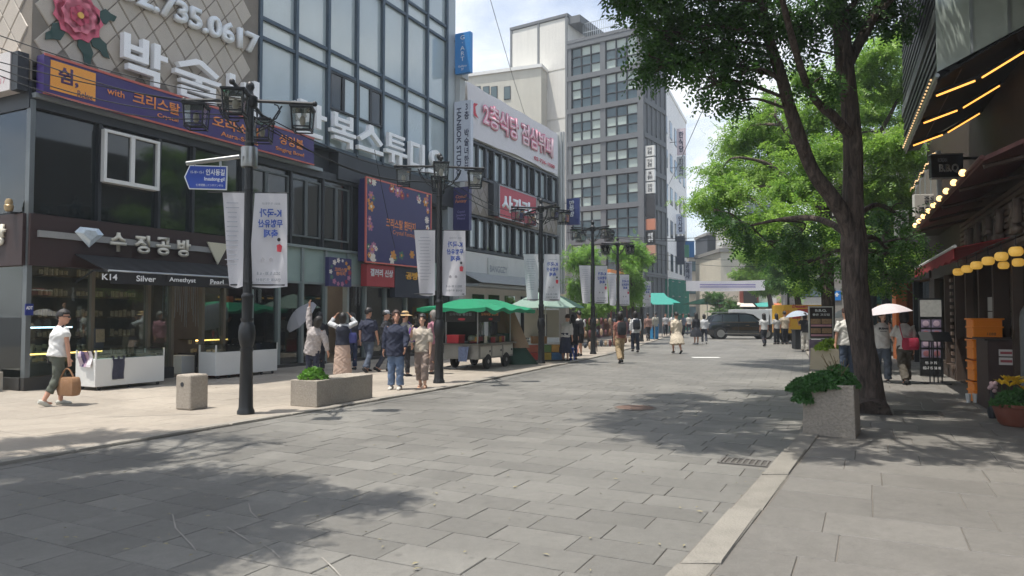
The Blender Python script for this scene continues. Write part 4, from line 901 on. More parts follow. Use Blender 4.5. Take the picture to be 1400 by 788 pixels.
# ------------------------------------------------------------------ stone furniture
m_gran = mat('bush_hammered_granite', '#a0978b', 0.95, 0, 0.42, 38, 1.0, 70, stain=.35)
def oriented(p, d):                                    # frame on the ground: x along d, origin p
    d = Vector((d[0], d[1], 0)).normalized(); n = Vector((d.y, -d.x, 0)); return d, n
a, b, c = gp(433, 557.5, .02), gp(509.5, 544, .02), gp(397, 555, .02)
FB = Fr(a.x, a.y, *(b - a).xy); L_ = (b - a).length
t = thing('stone_planter_bench', 'long low granite planter bench beside lamp with small green tuft', 'planter', (a.x, a.y, .02))
MB().fbox(FB, 0, L_, -.58, 0, .02, .47).build('block', m_gran, t, bevel=.012)
pl = MB().fbox(FB, .06, .46, -.48, -.12, .471, .477).build('soil', mat('soil', '#3d3128', 1), t)
def tuft(parent, c, rx, ry, h, n, mt, seed, leaf=.05, droop=.3, name='foliage'):
    rg = random.Random(seed); m = MB()
    for i in range(n):
        an = rg.uniform(0, 6.283); rr = math.sqrt(rg.random()); z = h * (1 - rr * rr) * rg.uniform(.3, 1.05) + .01
        q = Vector(c) + Vector((rx * rr * math.cos(an), ry * rr * math.sin(an), z)); l = leaf * rg.uniform(.6, 1.3)
        d = Vector((rg.gauss(0, 1), rg.gauss(0, 1), rg.gauss(.2, .7) - droop * rr)).normalized(); e = d.cross(Vector((rg.gauss(0, 1), rg.gauss(0, 1), rg.gauss(0, 1)))).normalized() * l * .38
        m.add([q - d * l * .5, q + e, q + d * l, q - e], [(0, 1, 2, 3)])
    return m.build(name, mt, parent)
m_herb = mat('herb_green', '#5f8f2e', 0.6, 0, 0.35, 9, trans=.35); m_shrub = mat('shrub_dark', '#3f6a31', 0.6, 0, 0.35, 9, trans=.3); m_lime = mat('lime_leaf', '#8fae3c', 0.6, 0, 0.3, 9, trans=.35)
q = FB.P(.26, -.3, .47); tuft(t, q, .26, .24, .2, 420, m_herb, 3, .06)
p = gp(249, 561, .02)
t = thing('granite_bollard', 'square granite bollard block with round hole standing on left pavement', 'bollard', (p.x, p.y, .02), rz=R(-26))
MB().box((0, .19, .29), (.36, .36, .58)).build('block', m_gran, t, local=True, bevel=.03)
MB().lathe([(.045, -.02), (.045, .004)], n=14, M=Matrix.Translation((-.18, .17, .42)) @ Matrix.Rotation(R(-90), 4, 'Y')).build('hole', m_dark, t, local=True)
MB().lathe([(.04, -.02), (.04, .004)], n=14, M=Matrix.Translation((-.02, .01, .42)) @ Matrix.Rotation(R(90), 4, 'X')).build('hole', m_dark, t, local=True)
def counter(name, lb, u0, u1, w0, w1, h, goods):
    t = thing(name, lb, 'counter', FA.P((u0 + u1) / 2, (w0 + w1) / 2, .02))
    MB().fbox(FA, u0, u1, w0, w1, .1, h - .18).build('body', m_white, t, bevel=.008)
    fr = MB()
    for a_, b_ in ((u0, w0), (u0, w1 - .03), (u1 - .03, w0), (u1 - .03, w1 - .03)): fr.fbox(FA, a_, a_ + .03, b_, b_ + .03, h - .179, h)
    fr.build('case_frame', m_white, t)
    MB().fbox(FA, u0, u1, w0, w1, h + .001, h + .012).build('glass_top', m_glassd, t)
    MB().fbox(FA, u0 + .03, u1 - .03, w1 - .012, w1 - .004, h - .175, h - .004).build('glass_front', m_glassd, t)
    m = MB()
    for i in range(goods): m.box(FA.P(rnd.uniform(u0 + .1, u1 - .1), rnd.uniform(w0 + .08, w1 - .08), h - .15), (rnd.uniform(.03, .12), rnd.uniform(.03, .1), rnd.uniform(.02, .06)))
    m.build('trinkets', MATS['trinket'], t, kind='stuff')
    for a_ in (u0 + .12, (u0 + u1) / 2, u1 - .12):
        for b_ in (w0 + .06, w1 - .06): MB().ball(FA.P(a_, b_, .062), (.04, .04, .042), 8, 6).build('caster', m_dark, t, True)
    return t
cw = 1.36
c1 = counter('display_counter', 'long white display counter on casters with hanging dark cloth, outside jewellery shop', FA.u(132, cw), FA.u(226, cw), cw - .66, cw, .85, 60)
u = FA.u(163, cw)
kb = thing('patterned_cloth', 'dark patterned cloth hanging on front of white counter', 'cloth', FA.P(u, cw + .02, .1))
MB().surf(lambda a_, b_: FA.P(u - .13 + .26 * a_ + .01 * math.sin(b_ * 6), cw + .014 + .008 * math.sin(a_ * 9), .66 - .43 * b_), 8, 8, .006).build('fabric', mat('speckled_cloth', '#3a3b4a', .9, 0, .9, 45), kb)
for k_ in (0, .5, 1): MB().fbox(FA, u - .14 + .24 * k_, u - .1 + .24 * k_, cw + .012, cw + .02, .64, .72).build('tie', MATS['speckled_cloth'], kb)
cl = thing('cloth_bundle', 'mauve and white scarves draped at end of white counter', 'cloth', FA.P(FA.u(126, cw), cw - .3, .6))
for i, cc in enumerate(('#b9a9b4', '#574a70', '#a58a9c', '#cfc9cc')):
    MB().surf(lambda a_, b_: FA.P(FA.u(132, cw) - .03 - .03 * math.sin(b_ * 5 + i), cw - .5 + i * .1 + .1 * a_ + .05 * b_ * (a_ - .5), .83 - .32 * b_), 5, 6, .006).build('scarf', mat('scarf_%d' % i, cc, .9), cl)
counter('display_counter', 'white display counter with glass case left of the lamp base', FA.u(296, 1.4), FA.u(336, 1.4), .8, 1.4, .85, 30)
counter('display_counter', 'white display counter with dark trinkets right of nearest lamp', FA.u(341, 1.4), FA.u(380, 1.4), .8, 1.4, .85, 36)
tb = thing('trinket_stand', 'small dark rack of beads standing on white counter', 'stand', FA.P(FA.u(142, 1), .9, .86))
MB().fbox(FA, FA.u(137, 1), FA.u(149, 1), .8, .84, .87, 1.3).build('panel', m_dark, tb)
for i in range(9): MB().tube([FA.P(FA.u(137, 1) + .02 + i * .022, .85, 1.28), FA.P(FA.u(137, 1) + .02 + i * .022, .86, 1.0)], .006, 5).build('bead_string', MATS['trinket'], tb)
gb = thing('grey_box', 'low grey box against side wall of corner shop', 'box', FAs.P(-.8, .6, .02)); MB().fbox(FAs, -1.2, -.3, .25, .75, .02, .42).build('box', m_concrete, gb, bevel=.01)
# ------------------------------------------------------------------ food cart with green canopy
u0c = Vector((-.95, 20.3, 0)); FK = Fr(u0c.x, u0c.y, .4472, .8944)   # x along street, n towards road
ct = thing('food_cart', 'steel street food cart on wheels with dark menu boards', 'cart', (u0c.x, u0c.y, .02))
m_cart = mat('cart_steel', '#8c8c88', .45, .6, .2, 5, stain=.3)
MB().fbox(FK, 0, 2.2, -1.15, 0, .32, .72).build('body', m_cart, ct, bevel=.01)
MB().fbox(FK, -.08, 2.28, -1.22, .08, .721, .76).build('worktop', mat('worktop_steel', '#77766f', .3, .7, .2, 5), ct)
for i in range(3): MB().fbox(FK, .12 + i * .7, .72 + i * .7, .001, .016, .37, .68).build('door', mat('cart_door', '#b3b0a6', .5, .2, .15), ct)
for i in range(3): MB().fbox(FK, .62 + i * .7, .68 + i * .7, .017, .03, .5, .56).build('handle', m_dark, ct)
for uu in (.55, 1.7):
    for ww in (-1.1, -.02):
        M_ = Matrix.Translation(FK.P(uu, ww, .24)) @ Matrix.Rotation(math.atan2(FK.n.y, FK.n.x), 4, 'Z') @ Matrix.Rotation(R(90), 4, 'Y')
        wh = MB().lathe([(.12, -.05), (.2, -.05), (.22, -.03), (.22, .03), (.2, .05), (.12, .05)], n=18, M=M_).build('wheel', mat('tyre_rubber', '#22211f', .85), ct, True)
        MB().lathe([(.03, -.055), (.12, -.04), (.12, .04), (.03, .055)], n=14, M=M_).build('hub', m_steel, wh, True)
MB().tube([FK.P(-.1, -.3, .12), FK.P(-.7, -.35, .1), FK.P(-.7, -.8, .1), FK.P(-.1, -.85, .12)], .025, 8).build('tow_bar', m_dark, ct)
for uu, ww in ((.05, -.05), (2.1, -.05), (.05, -1.1), (2.1, -1.1)): MB().tube([FK.P(uu, ww, .76), FK.P(uu, ww, 1.85)], .022, 8).build('post', m_steel, ct)
m_menu = mat('menu_board', '#231f1c', .5, 0, .4, 9)
def menu(uu0, uu1, F, ww, col):
    b_ = MB().fbox(F, uu0, uu1, ww - .02, ww, 1.38, 1.72).build('menu_board', m_menu, ct)
    MB().prism([(.1 * math.cos(x / 2) * (1.5 if x % 2 else 1), .035 * math.sin(x / 2)) for x in range(12)], F.M((uu0 + uu1) / 2 + .05, ww + .001, 1.46), .004).build('printed_food', m_lred, b_)
    ftext('오리식당 좋은집', F, uu0 + .12, uu1 - .12, 1.56, 1.65, ww + .001, col, b_, depth=.003, bold=.03)
FK2 = Fr(FK.P(-.02, -1.1, 0).x, FK.P(-.02, -1.1, 0).y, FK.n.x, FK.n.y)
menu(.03, 1.0, FK2, .0, m_lgrey); menu(.25, 1.55, FK, -.12, m_lgold)
cnp = thing('green_canopy', 'bright green plastic canopy sheet over street food cart', 'canopy', FK.P(1.2, -.6, 1.85))
ca, cb, cc0, cc1 = -.5, 2.75, -1.75, .5
def canopy(a_, b_):
    u_, w_ = ca + (cb - ca) * a_, cc0 + (cc1 - cc0) * b_
    ed = min(1, min(a_ * 3.4, (1 - a_) * 3.4)) ; ew = min(1, min(b_, 1 - b_) * 2.6)
    return FK.P(u_, w_, 1.78 + .27 * min(ed, ew) + .025 * math.sin(a_ * 22 + b_ * 7) * (1 - min(ed, ew)) - .05 * abs(math.sin(a_ * 9)) * (1 - ew))
m_cang = mat('green_canopy_sheet', '#2a9a70', .45, 0, .12, 4, trans=.35)
MB().surf(canopy, 36, 18, .006).build('sheet', m_cang, cnp, True)
def val(i):
    E = [(0, 0), (1, 0), (1, 1), (0, 1)][i]; G = [(1, 0), (1, 1), (0, 1), (0, 0)][i]
    return lambda a_, b_: canopy(E[0] + (G[0] - E[0]) * a_, E[1] + (G[1] - E[1]) * a_) + Vector((0, 0, -(.1 + .03 * math.sin(a_ * 23)) * b_)) 
for i in range(4): MB().surf(val(i), 24, 2, .005).build('valance', m_cang, cnp, True)
MB().fbox(FK, .05, 2.15, -1.24, -1.2, .77, 1.75).build('added_dark_sheet', m_dark, ct)  # dark sheet added to make the space under the canopy look shaded
sp_ = thing('snack_packs', 'jumble of snack packets and jars on food cart worktop', 'snacks', FK.P(1.1, -.6, .77))
for i in range(26):
    u_, w_ = rnd.uniform(.45, 2.15), rnd.uniform(-1.1, -.05); hh = rnd.uniform(.06, .24)
    MB().box(FK.P(u_, w_, .765 + hh / 2), (rnd.uniform(.07, .18), rnd.uniform(.06, .15), hh), None).build('packet', mat('packet_%d' % (i % 6), ('#8e2a2c', '#b98a3a', '#4a3a30', '#c4b8a4', '#5d6a44', '#33333a')[i % 6], .6, 0, .4, 20), sp_)
fd = thing('red_cooler', 'red printed cooler box on food cart worktop', 'box', FK.P(.1, -.9, .76)); MB().fbox(FK, .0, .35, -1.05, -.65, .761, .98).build('box', mat('red_plastic', '#b3242f', .4, 0, .06), fd, bevel=.015)
MB().fbox(FK, -.01, .36, -1.06, -.64, .981, 1.01).build('lid', mat('red_plastic_lid', '#c43a40', .4), fd)
for i, (a_, b_, s_, cc, nm, lb) in enumerate(((.5, -.4, .3, '#8e2228', 'red_tray', 'red food tray on cart worktop'), (.9, -.5, .34, '#3a3029', 'griddle', 'dark griddle plate on food cart'), (1.5, -.3, .26, '#6d5c4a', 'food_bag', 'brown paper food bag on cart worktop'), (1.2, -.9, .24, '#c9c2b4', 'steel_pot', 'pale round pot on cart worktop'))):
    o = thing(nm, lb, 'food gear', FK.P(a_, b_, .762)); 
    MB().lathe([(s_ * .42, 0), (s_ * .55, .03), (s_ * .55, .05 + .1 * (i > 1)), (s_ * .5, .05 + .1 * (i > 1)), (s_ * .38, .05 + .14 * (i > 1)), (.02, .06 + .14 * (i > 1))], FK.P(a_, b_, .762), 14).build('vessel', mat('gear_%d' % i, cc, .5, .2), o, True)
cb_ = thing('hanging_cloth', 'blue and white patterned cloth hanging at end of food cart', 'cloth', FK.P(-.1, -.3, .3))
MB().surf(lambda a_, b_: FK.P(-.1 - .03 * math.sin(a_ * 8), -.6 + .36 * a_ * (1 - .2 * b_), .68 - .42 * b_), 8, 8, .006).build('fabric', mat('check_cloth', '#6d7a98', .9, 0, .8, 30), cb_)
# brown and green tarpaulins hanging beside the cart
tp = thing('tarpaulin', 'brown and dark green tarpaulin hanging in folds between cart and third lamp', 'tarpaulin', FK.P(2.6, -.2, .02))
def tarp(wd, z1, z0, ph, sp_, u_):
    return lambda a_, b_: FK.P(u_ + .16 * math.sin(a_ * 7 + ph) * (.4 + b_) + .1 * b_, -.75 + wd * a_ * (.55 + sp_ * b_) , z1 + (z0 - z1) * b_)
MB().surf(tarp(.95, 1.85, .55, 0, .55, 2.55), 24, 10, .01).build('brown_sheet', mat('tarp_brown', '#8b745c', .8, 0, .15, 4), tp, True)
MB().surf(tarp(1.15, 1.0, .03, 1.2, .6, 2.52), 24, 8, .01).build('green_sheet', mat('tarp_green', '#1d4434', .7, 0, .15, 4), tp, True)
# parasol
pc = Vector((1.15, 24.6, 0)); 
um = thing('market_parasol', 'large pale green parasol with one dark green panel behind third lamp', 'parasol', (pc.x, pc.y, .02))
MB().tube([pc, pc + Vector((0, 0, 2.4))], .025, 8).build('pole', m_white, um)
NP = 8
for i in range(NP):
    t0, t1 = 6.283 * i / NP, 6.283 * (i + 1) / NP
    def fn(a_, b_):
        r_ = 1.35 * b_; t_ = t0 + (t1 - t0) * a_; rr = r_ * (1 - .05 * math.sin(a_ * math.pi)); return pc + Vector((rr * math.cos(t_), rr * math.sin(t_), 2.42 - .58 * b_ ** 1.25 - .03 * math.sin(a_ * math.pi) * b_))
    MB().surf(fn, 4, 6, .004).build('panel', mat('parasol_dark', '#24463c', .8, 0, .08, trans=.2) if i in (0, 7) else mat('parasol_pale', '#8fa79c', .8, 0, .08, trans=.3), um, True)
    MB().tube([pc + Vector((0, 0, 2.2)), pc + Vector((1.3 * math.cos(t0), 1.3 * math.sin(t0), 1.83))], .01, 5).build('rib', m_alu, um)
# stall behind the parasol
stl = thing('goods_stall', 'small stall with cream cloth backboard and striped boxes under parasol', 'stall', (1.5, 24.8, .02))
FG = Fr(1.0, 24.4, .97, .25)
MB().fbox(FG, -.5, .75, -.4, -.36, .8, 1.75).build('backboard', mat('cream_board', '#bdb7a8', .8, 0, .1), stl)
MB().fbox(FG, .05, .3, -.355, -.33, .85, 1.6).build('hung_garment', m_dark, stl)
for i, cc in enumerate(('#a33a35', '#b79a3c', '#3f6a8d', '#98503c', '#5f7d44', '#bd8d3f')): MB().fbox(FG, -.5 + .42 * (i % 3), -.1 + .42 * (i % 3), -.3, .1, .06 + .26 * (i // 3), .3 + .26 * (i // 3)).build('box', mat('stall_box_%d' % i, cc, .7, 0, .3, 8), stl)
MB().fbox(FG, -.3, .2, -.3, .0, .6, .85).build('carton', mat('carton', '#8c6b47', .8), stl)
MB().fbox(FG, -.6, .85, -.45, .15, .02, .055).build('pallet', m_dark, stl)
# blue plastic stool
so = Vector((gp(778, 494).x, gp(778, 494).y, .02)); ss = thing('plastic_stool', 'blue plastic stool at roadside stall', 'stool', so, rz=.4)
m_bl = mat('blue_plastic', '#2c4fa6', .4, 0, .05)
MB().lathe([(.02, .44), (.17, .44), (.19, .43), (.19, .4), (.16, .4)], n=16).build('seat', m_bl, ss, True, local=True)
for i in range(4):
    t_ = .785 + i * 1.571; MB().tube([(.13 * math.cos(t_), .13 * math.sin(t_), .41), (.2 * math.cos(t_), .2 * math.sin(t_), 0)], [.03, .024], 6).build('leg', m_bl, ss, local=True)
# goods racks on the pavement past the fourth lamp
for i, (px, d, lb) in enumerate(((800, 30.5, 'metal rack of bags and trinkets behind fourth lamp'), (828, 33, 'wooden easel rack of goods on pavement past fourth lamp'), (850, 37, 'dark rack of hanging goods beside small tree'))):
    b0 = dp(px, 430, d); r_ = thing('goods_rack', lb, 'rack', (b0.x, b0.y, .02))
    for x in (-.5, .5): MB().tube([b0 + Vector((x, 0, -1.58 + 0)), b0 + Vector((x * .8, .1, .05))], .02, 6).build('leg', m_dark, r_)
    for k in range(3):
        MB().tube([b0 + Vector((-.5, .05, -1.2 + k * .5)), b0 + Vector((.5, .05, -1.2 + k * .5))], .015, 6).build('bar', m_dark, r_)
        for j in range(5): MB().ball(b0 + Vector((-.4 + .2 * j, .0, -1.32 + k * .5)), (.08, .06, .12 + .05 * (j % 2)), 8, 6).build('goods', mat('rack_goods_%d' % ((j + k + i) % 5), ('#6b4a3a', '#8a7a66', '#39404a', '#a08a74', '#5b3438')[(j + k + i) % 5], .8), r_, True)

# small things on the corner shop
a_ = thing('security_plate', 'small blue security company plate on corner shop post', 'sign', FA.P(UC + .02, .06, 1.6))
MB().fbox(FA, UC - .06, UC + .1, .045, .07, 1.58, 1.82).build('plate', mat('plate_blue', '#1f2f78', .4), a_)
ftext('ADT', FA, UC - .045, UC + .085, 1.7, 1.77, .0705, m_lwhite, a_, depth=.003, bold=.04)
a_ = thing('wall_lamp', 'small brass-topped wall lamp on side of corner shop fascia', 'lamp', FAs.P(-.35, .2, 3.72))
MB().lathe([(.05, 0), (.08, .02), (.09, .12), (.07, .14), (.075, .2), (.05, .26), (.01, .27)], FAs.P(-.35, .2, 3.74), 14).build('housing', mat('brass_lamp', '#a8906a', .4, .4), a_, True)
MB().fbox(FAs, -.4, -.3, .0, .2, 3.7, 3.74).build('bracket', m_dark, a_)
a_ = thing('door_mat', 'dark red door mat before jewellery shop entrance', 'mat', FA.P(FA.u(265), .5, .04))
MB().fbox(FA, FA.u(256), FA.u(285), .15, 1.15, .036, .05).build('mat', mat('red_mat', '#5a2226', .95, 0, .2, 20), a_)
a_ = thing('white_pedestal', 'low white pedestal box inside jewellery shop entrance', 'box', FA.P(FA.u(268), -.4, .05))
MB().fbox(FA, FA.u(262), FA.u(280), -.9, -.35, .055, .52).build('box', m_white, a_, bevel=.01)
# ------------------------------------------------------------------ left side beyond: grey office block
cx, cy = dp(880, 430, 58).x, 58.0
ad = R(33)
FCs = Fr(cx, cy, math.sin(ad), math.cos(ad))          # street face, starts at the corner
FC = Fr(cx - 16 * math.cos(ad), cy + 16 * math.sin(ad), math.cos(ad), -math.sin(ad))   # front face, ends at x=16
HC = FC.uz(880, 37)[1]
bC = thing('office_block', 'grey seven-storey office block with gridded windows and white panel stair wall', 'building', (cx, cy, 0))
m_cg = mat('grey_stone', '#66696c', .8, 0, .07, 1.2, streak=.07); m_cw = mat('white_panel', '#cfcdc6', .7, 0, .05, 1, streak=.1); m_win = mat('office_glass', '#465b60', .06, 0, .3, .4, spec=.8)
m_blind = mat('blind_glass', '#a9b5ac', .1, 0, .12, .5, spec=.7)
UW = FC.u(777); H_ = HC
part(bC, 'wall', m_cg, FC, (UW, 16, -5.0, -.35, 0, H_ - .1))
xs = [UW, FC.u(782), FC.u(822), FC.u(829), FC.u(873), 16.0]
ph_ = 2.86
for i in (0, 2, 4): part(bC, 'pier', m_cg, FC, (xs[i], xs[i + 1], -.35, .02, 0, H_))
ztop = H_ - .45
for k in range(8):
    z1 = ztop - k * ph_; z0 = z1 - 2.44
    part(bC, 'floor_band', m_cg, FC, (UW, 16.05, -.34, .09, z1, z1 + .42))
    for a, b in ((xs[1], xs[2]), (xs[3], xs[4])):
        wf = MB()
        for j in range(4): u = a + (b - a) * j / 3; wf.fbox(FC, u - .05, u + .05, -.3, -.08, z0, z1)
        for j in (0, 1, 2, 3): zz = z0 + (z1 - z0) * j / 3; wf.fbox(FC, a + .051, b - .051, -.29, -.09, zz - .04, zz + .04)
        w_ = wf.build('window', m_char, bC)
        for j in range(3):
            for q in range(3):
                mt = m_blind if rnd.random() < (.8 if q == 2 else .3) else m_win
                pane(w_, FC, a + (b - a) * j / 3 + .05, a + (b - a) * (j + 1) / 3 - .05, z0 + (z1 - z0) * q / 3 + .04, z0 + (z1 - z0) * (q + 1) / 3 - .04, -.2, mt)
part(bC, 'parapet', m_cg, FC, (UW, 16.1, -.6, .12, H_ - .02, H_ + .25))
# street face with deep fins
part(bC, 'street_wall', m_cg, FCs, (0.45, 5.0, -8, -.3, 0, H_ - .05))
for u in (.0, 1.0, 2.0, 3.0, 4.0, 5.0): part(bC, 'fin', m_cg, FCs, (u - .12, u + .12, -.3, .12, 0, H_))
for k in range(8):
    z1 = ztop - k * ph_; part(bC, 'floor_band', m_cg, FCs, (0.13, 4.87, -.3, .16, z1, z1 + .4))
    for u in (.12, 1.12, 2.12, 3.12, 4.12): pane(bC, FCs, u, u + .76, z1 - 2.4, z1, -.2, m_win)
# white stair wall, taller
u0w, u1w = FC.u(699), FC.u(777); HW = FC.uz(699, 43)[1]
part(bC, 'stair_wall', m_cw, FC, (u0w, u1w - .02, -8, -.02, 0, HW))
um_ = (u0w + u1w) / 2
zs = [HW - .25 - k * 4.35 for k in range(6)]
for i, (a, b) in enumerate(((u0w + .15, um_ - .12), (um_ + .12, u1w - .15))):
    for k in range(5): part(bC, 'panel', m_cw, FC, (a, b, -.019, .05, zs[k + 1] + .1, zs[k] - .06))
for u in (u0w + .02, um_, u1w - .1): part(bC, 'panel_rib', mat('rib_grey', '#6f7274', .6), FC, (u - .1, u + .1, -.01, .09, 0, HW + .05))
part(bC, 'stair_roof', m_cg, FC, (u0w - .1, u1w + .05, -8, .12, HW + .06, HW + .3), (u1w - .4, u1w + 1.1, -6, -.2, HW - .6, HW + .05))
rl = MB()
for i in range(30):
    u = UW + 1 + i * (14.9 - UW) / 29; rl.fbox(FC, u, u + .03, -1.0, -.97, H_ + .25, H_ + 1.9)
for z in (1.1, 1.9): rl.fbox(FC, UW + 1, 15.9, -1.0, -.96, H_ + z, H_ + z + .05)
rl.build('roof_railing', m_alu, bC)
# vertical signs on the office block's street corner
def vsign(name, lb, F, u0, u1, ya, yb, px, mt, txt=None, tm=None, dpt=.25, w=.0, cols_=1):
    z1, z0 = F.uz(px, ya, w)[1], F.uz(px, yb, w)[1]
    t = thing(name, lb, 'sign', F.P((u0 + u1) / 2, w, z0)); MB().fbox(F, u0, u1, w - dpt, w, z0 + .03, z1 - .03).build('panel', mt, t)
    if txt: ftext(txt, F, u0 + .25 * (u1 - u0), u1 - .25 * (u1 - u0), z0 + .15 * (z1 - z0), z1 - .15 * (z1 - z0), w + .005, tm or m_lblack, t, depth=.008, bold=.02)
    return t
FCb = Fr(FCs.P(.1, .13, 0).x, FCs.P(.1, .13, 0).y, math.cos(ad), -math.sin(ad))
for i, (ya, yb, cc, tx, lb, tm) in enumerate(((199, 214, '#c9cac6', '인사\n화방', 'topmost white lightbox sign on office block corner', m_lblack), (215, 231, '#c9cac6', '인사\n공방', 'second white lightbox sign on office block corner', m_lblack), (232, 248, '#c4c6c4', '한복\n갤러리', 'third white lightbox sign on office block corner', m_lblack), (249, 265, '#c6c8c5', '오라\n공방', 'fourth white lightbox sign on office block corner', m_lblack), (266, 298, '#2b2b2e', None, 'tall black sign with orange dots on office block corner', None), (299, 315, '#b3765c', None, 'orange lightbox sign on office block corner', None), (316, 334, '#1f2022', '수정\n공예', 'black sign with white Hangul on office block corner', m_lwhite), (335, 350, '#b58a74', None, 'lowest salmon lightbox sign on office block corner', None))):
    vsign('corner_lightbox', lb, FCb, .05, .85, ya, yb, 887, mat('lightbox_%d' % i, cc, .5, 0, .06), tx, tm)
# ---- pale building behind the restaurant
bX = thing('pale_back_building', 'pale low block with small windows behind restaurant banner', 'building', dp(670, 430, 62).xy.to_3d())
FX = Fr(dp(636, 430, 64).x, 64, .93, -.36)
zt = FX.uz(660, 103)[1]
part(bX, 'wall', mat('cream_wall', '#bcb9ad', .8, 0, .06, 1, streak=.1), FX, (0, 7.2, -6, 0, 0, zt))
for px in (648, 660, 671, 689):
    u = FX.u(px); z1, z0 = FX.uz(px, 119)[1], FX.uz(px, 137)[1]; f = MB().fbox(FX, u, u + .62, 0, .05, z0, z1).build('window', m_dark, bX); pane(f, FX, u + .05, u + .57, z0 + .05, z1 - .05, .06, m_win)
part(bX, 'roof_edge', m_white, FX, (-.1, 7.3, -6, .15, zt + .01, zt + .3))
# ---- low shops between restaurant and office block
FH = Fr(dp(776, 430, 43).x, 43, .36, .93)
bH = thing('low_shop_row', 'low brick shop row with striped awnings beyond restaurant', 'building', FH.P(0, 0, 0))
m_brick = mat('brick_red', '#8a4a3e', .9, 0, .15, 6)
part(bH, 'wall', mat('shop_plaster', '#a9a096', .9, 0, .1), FH, (-.3, 4.5, -5, 0, 0, 4.6)); part(bH, 'brick_wall', m_brick, FH, (4.52, 17, -5, .02, 0, 4.9))
for i in range(6):
    u = .3 + i * 2.75; part(bH, 'shop_opening', m_intd, FH, (u, u + 2.2, .021, .06, .05, 2.4)); MB().fbox(FH, u + .1, u + 1.0, .061, .5, .05, 1.1).build('counter', mat('shop_goods_%d' % (i % 3), ('#7b5a48', '#8d6f4c', '#6c4450')[i % 3], .8, 0, .5, 6), bH)
    mt = (mat('awn_r', '#a2433f', .7), mat('awn_t', '#3a8f86', .7), mat('awn_w', '#c9c2b8', .7), mat('awn_b', '#3d6a9a', .7))[(i * 3 + 1) % 4]
    MB().surf(lambda a_, b_: FH.P(u - .1 + 2.4 * a_, .03 + 1.2 * b_, 3.0 - .45 * b_), 6, 2, .02).build('awning', mt, bH)
    b_ = MB().fbox(FH, u, u + 2.2, .022, .16, 3.15, 3.85).build('sign_panel', mat('shop_panel_%d' % (i % 4), ('#b5b0a4', '#7f2f34', '#34496d', '#c2a24a')[i % 4], .6, 0, .1), bH)
sg_ = MB()
for i in range(3): part(bH, 'stripe_band', (m_lred, m_white, m_lgold)[i], FH, (9, 15, .03, .5, 4.1 + .25 * i, 4.34 + .25 * i))
bbd = thing('brown_billboard', 'dark brown billboard standing out above low brick shops', 'sign', FH.P(14.5, .6, 4.95)); MB().fbox(FH, 13.4, 16.2, .1, .7, 4.96, 7.2).build('panel', mat('brown_billboard', '#3b2c2a', .6), bbd)
for x in (13.7, 15.8): MB().fbox(FH, x, x + .12, -.2, .099, 4.9, 6.8).build('post', m_dark, bbd)
# ---- tall pale building further on
FD = Fr(dp(907, 430, 72).x, 72, .39, 1)
FD0 = Fr(FD.o.x - 12 * FD.n.x, FD.o.y - 12 * FD.n.y, FD.n.x, FD.n.y)
HD = FD.uz(908, 116)[1]
bD = thing('pale_tall_building', 'tall pale rendered building with hanging signs beyond office block', 'building', FD.P(0, 0, 0))
part(bD, 'wall', mat('pale_render', '#ececea', .8, 0, .05, .7, streak=.08), FD, (0, 18, -12, 0, 0, HD))
part(bD, 'parapet', MATS['pale_render'], FD, (-.1, 18.1, -12, .1, HD + .01, HD + .4))
for k in range(6):
    for j in range(5):
        u = 1.6 + j * 3.3; z0 = 2.6 + k * 3.6
        if z0 + 1.9 < HD: f = MB().fbox(FD, u, u + 1.7, -.02, .03, z0, z0 + 1.9).build('window', m_dark, bD); pane(f, FD, u + .08, u + 1.62, z0 + .08, z0 + 1.82, .04, m_win)
for i, (px, ya, yb, wd, cc, tx, lb) in enumerate(((931, 176, 212, .9, '#c8b9c0', '한식당', 'pinkish vertical sign highest on tall pale building'), (931, 214, 244, .9, '#bfc6cc', '인사\n갤러리', 'pale vertical sign with dark Hangul on tall pale building'), (930, 293, 320, .9, '#b9c0cf', '인사\n집', 'blue-grey vertical sign low on tall pale building'), (928, 323, 362, 1.2, '#2c3548', None, 'dark navy vertical sign projecting from tall pale building'), (937, 335, 352, .8, '#4f8d70', None, 'green small sign beside navy vertical sign'), (943, 330, 352, 1.0, '#2f6ea6', None, 'bright blue vertical sign beyond tall pale building'), (921, 340, 356, .9, '#a9a26a', None, 'yellow-green sign low on tall pale building'), (940, 358, 384, 1.0, '#b7b9c2', '공예\n사', 'grey white vertical sign near street banner'))):
    d_ = 76 + i * 1.5; c_ = dp(px, ya, d_); z1 = c_.z; z0 = dp(px, yb, d_).z; Fv = Fr(c_.x, c_.y, .93, -.37)
    t = thing('hanging_sign', lb, 'sign', (c_.x, c_.y, z0)); MB().fbox(Fv, -wd / 2, wd / 2, -.2, 0, z0, z1).build('panel', mat('hang_%d' % i, cc, .6, 0, .06), t); MB().fbox(Fv, -wd / 2 - 1.2, -wd / 2, -.12, -.08, (z0 + z1) / 2, (z0 + z1) / 2 + .06).build('bracket', m_dark, t)
    if tx: ftext('\n'.join(tx.replace('\n', '')), Fv, -.25, .25, z0 + .1 * (z1 - z0), z1 - .1 * (z1 - z0), .006, mat('navy_letter', '#2f3550', .5, var=0), t, depth=.01, bold=.03)
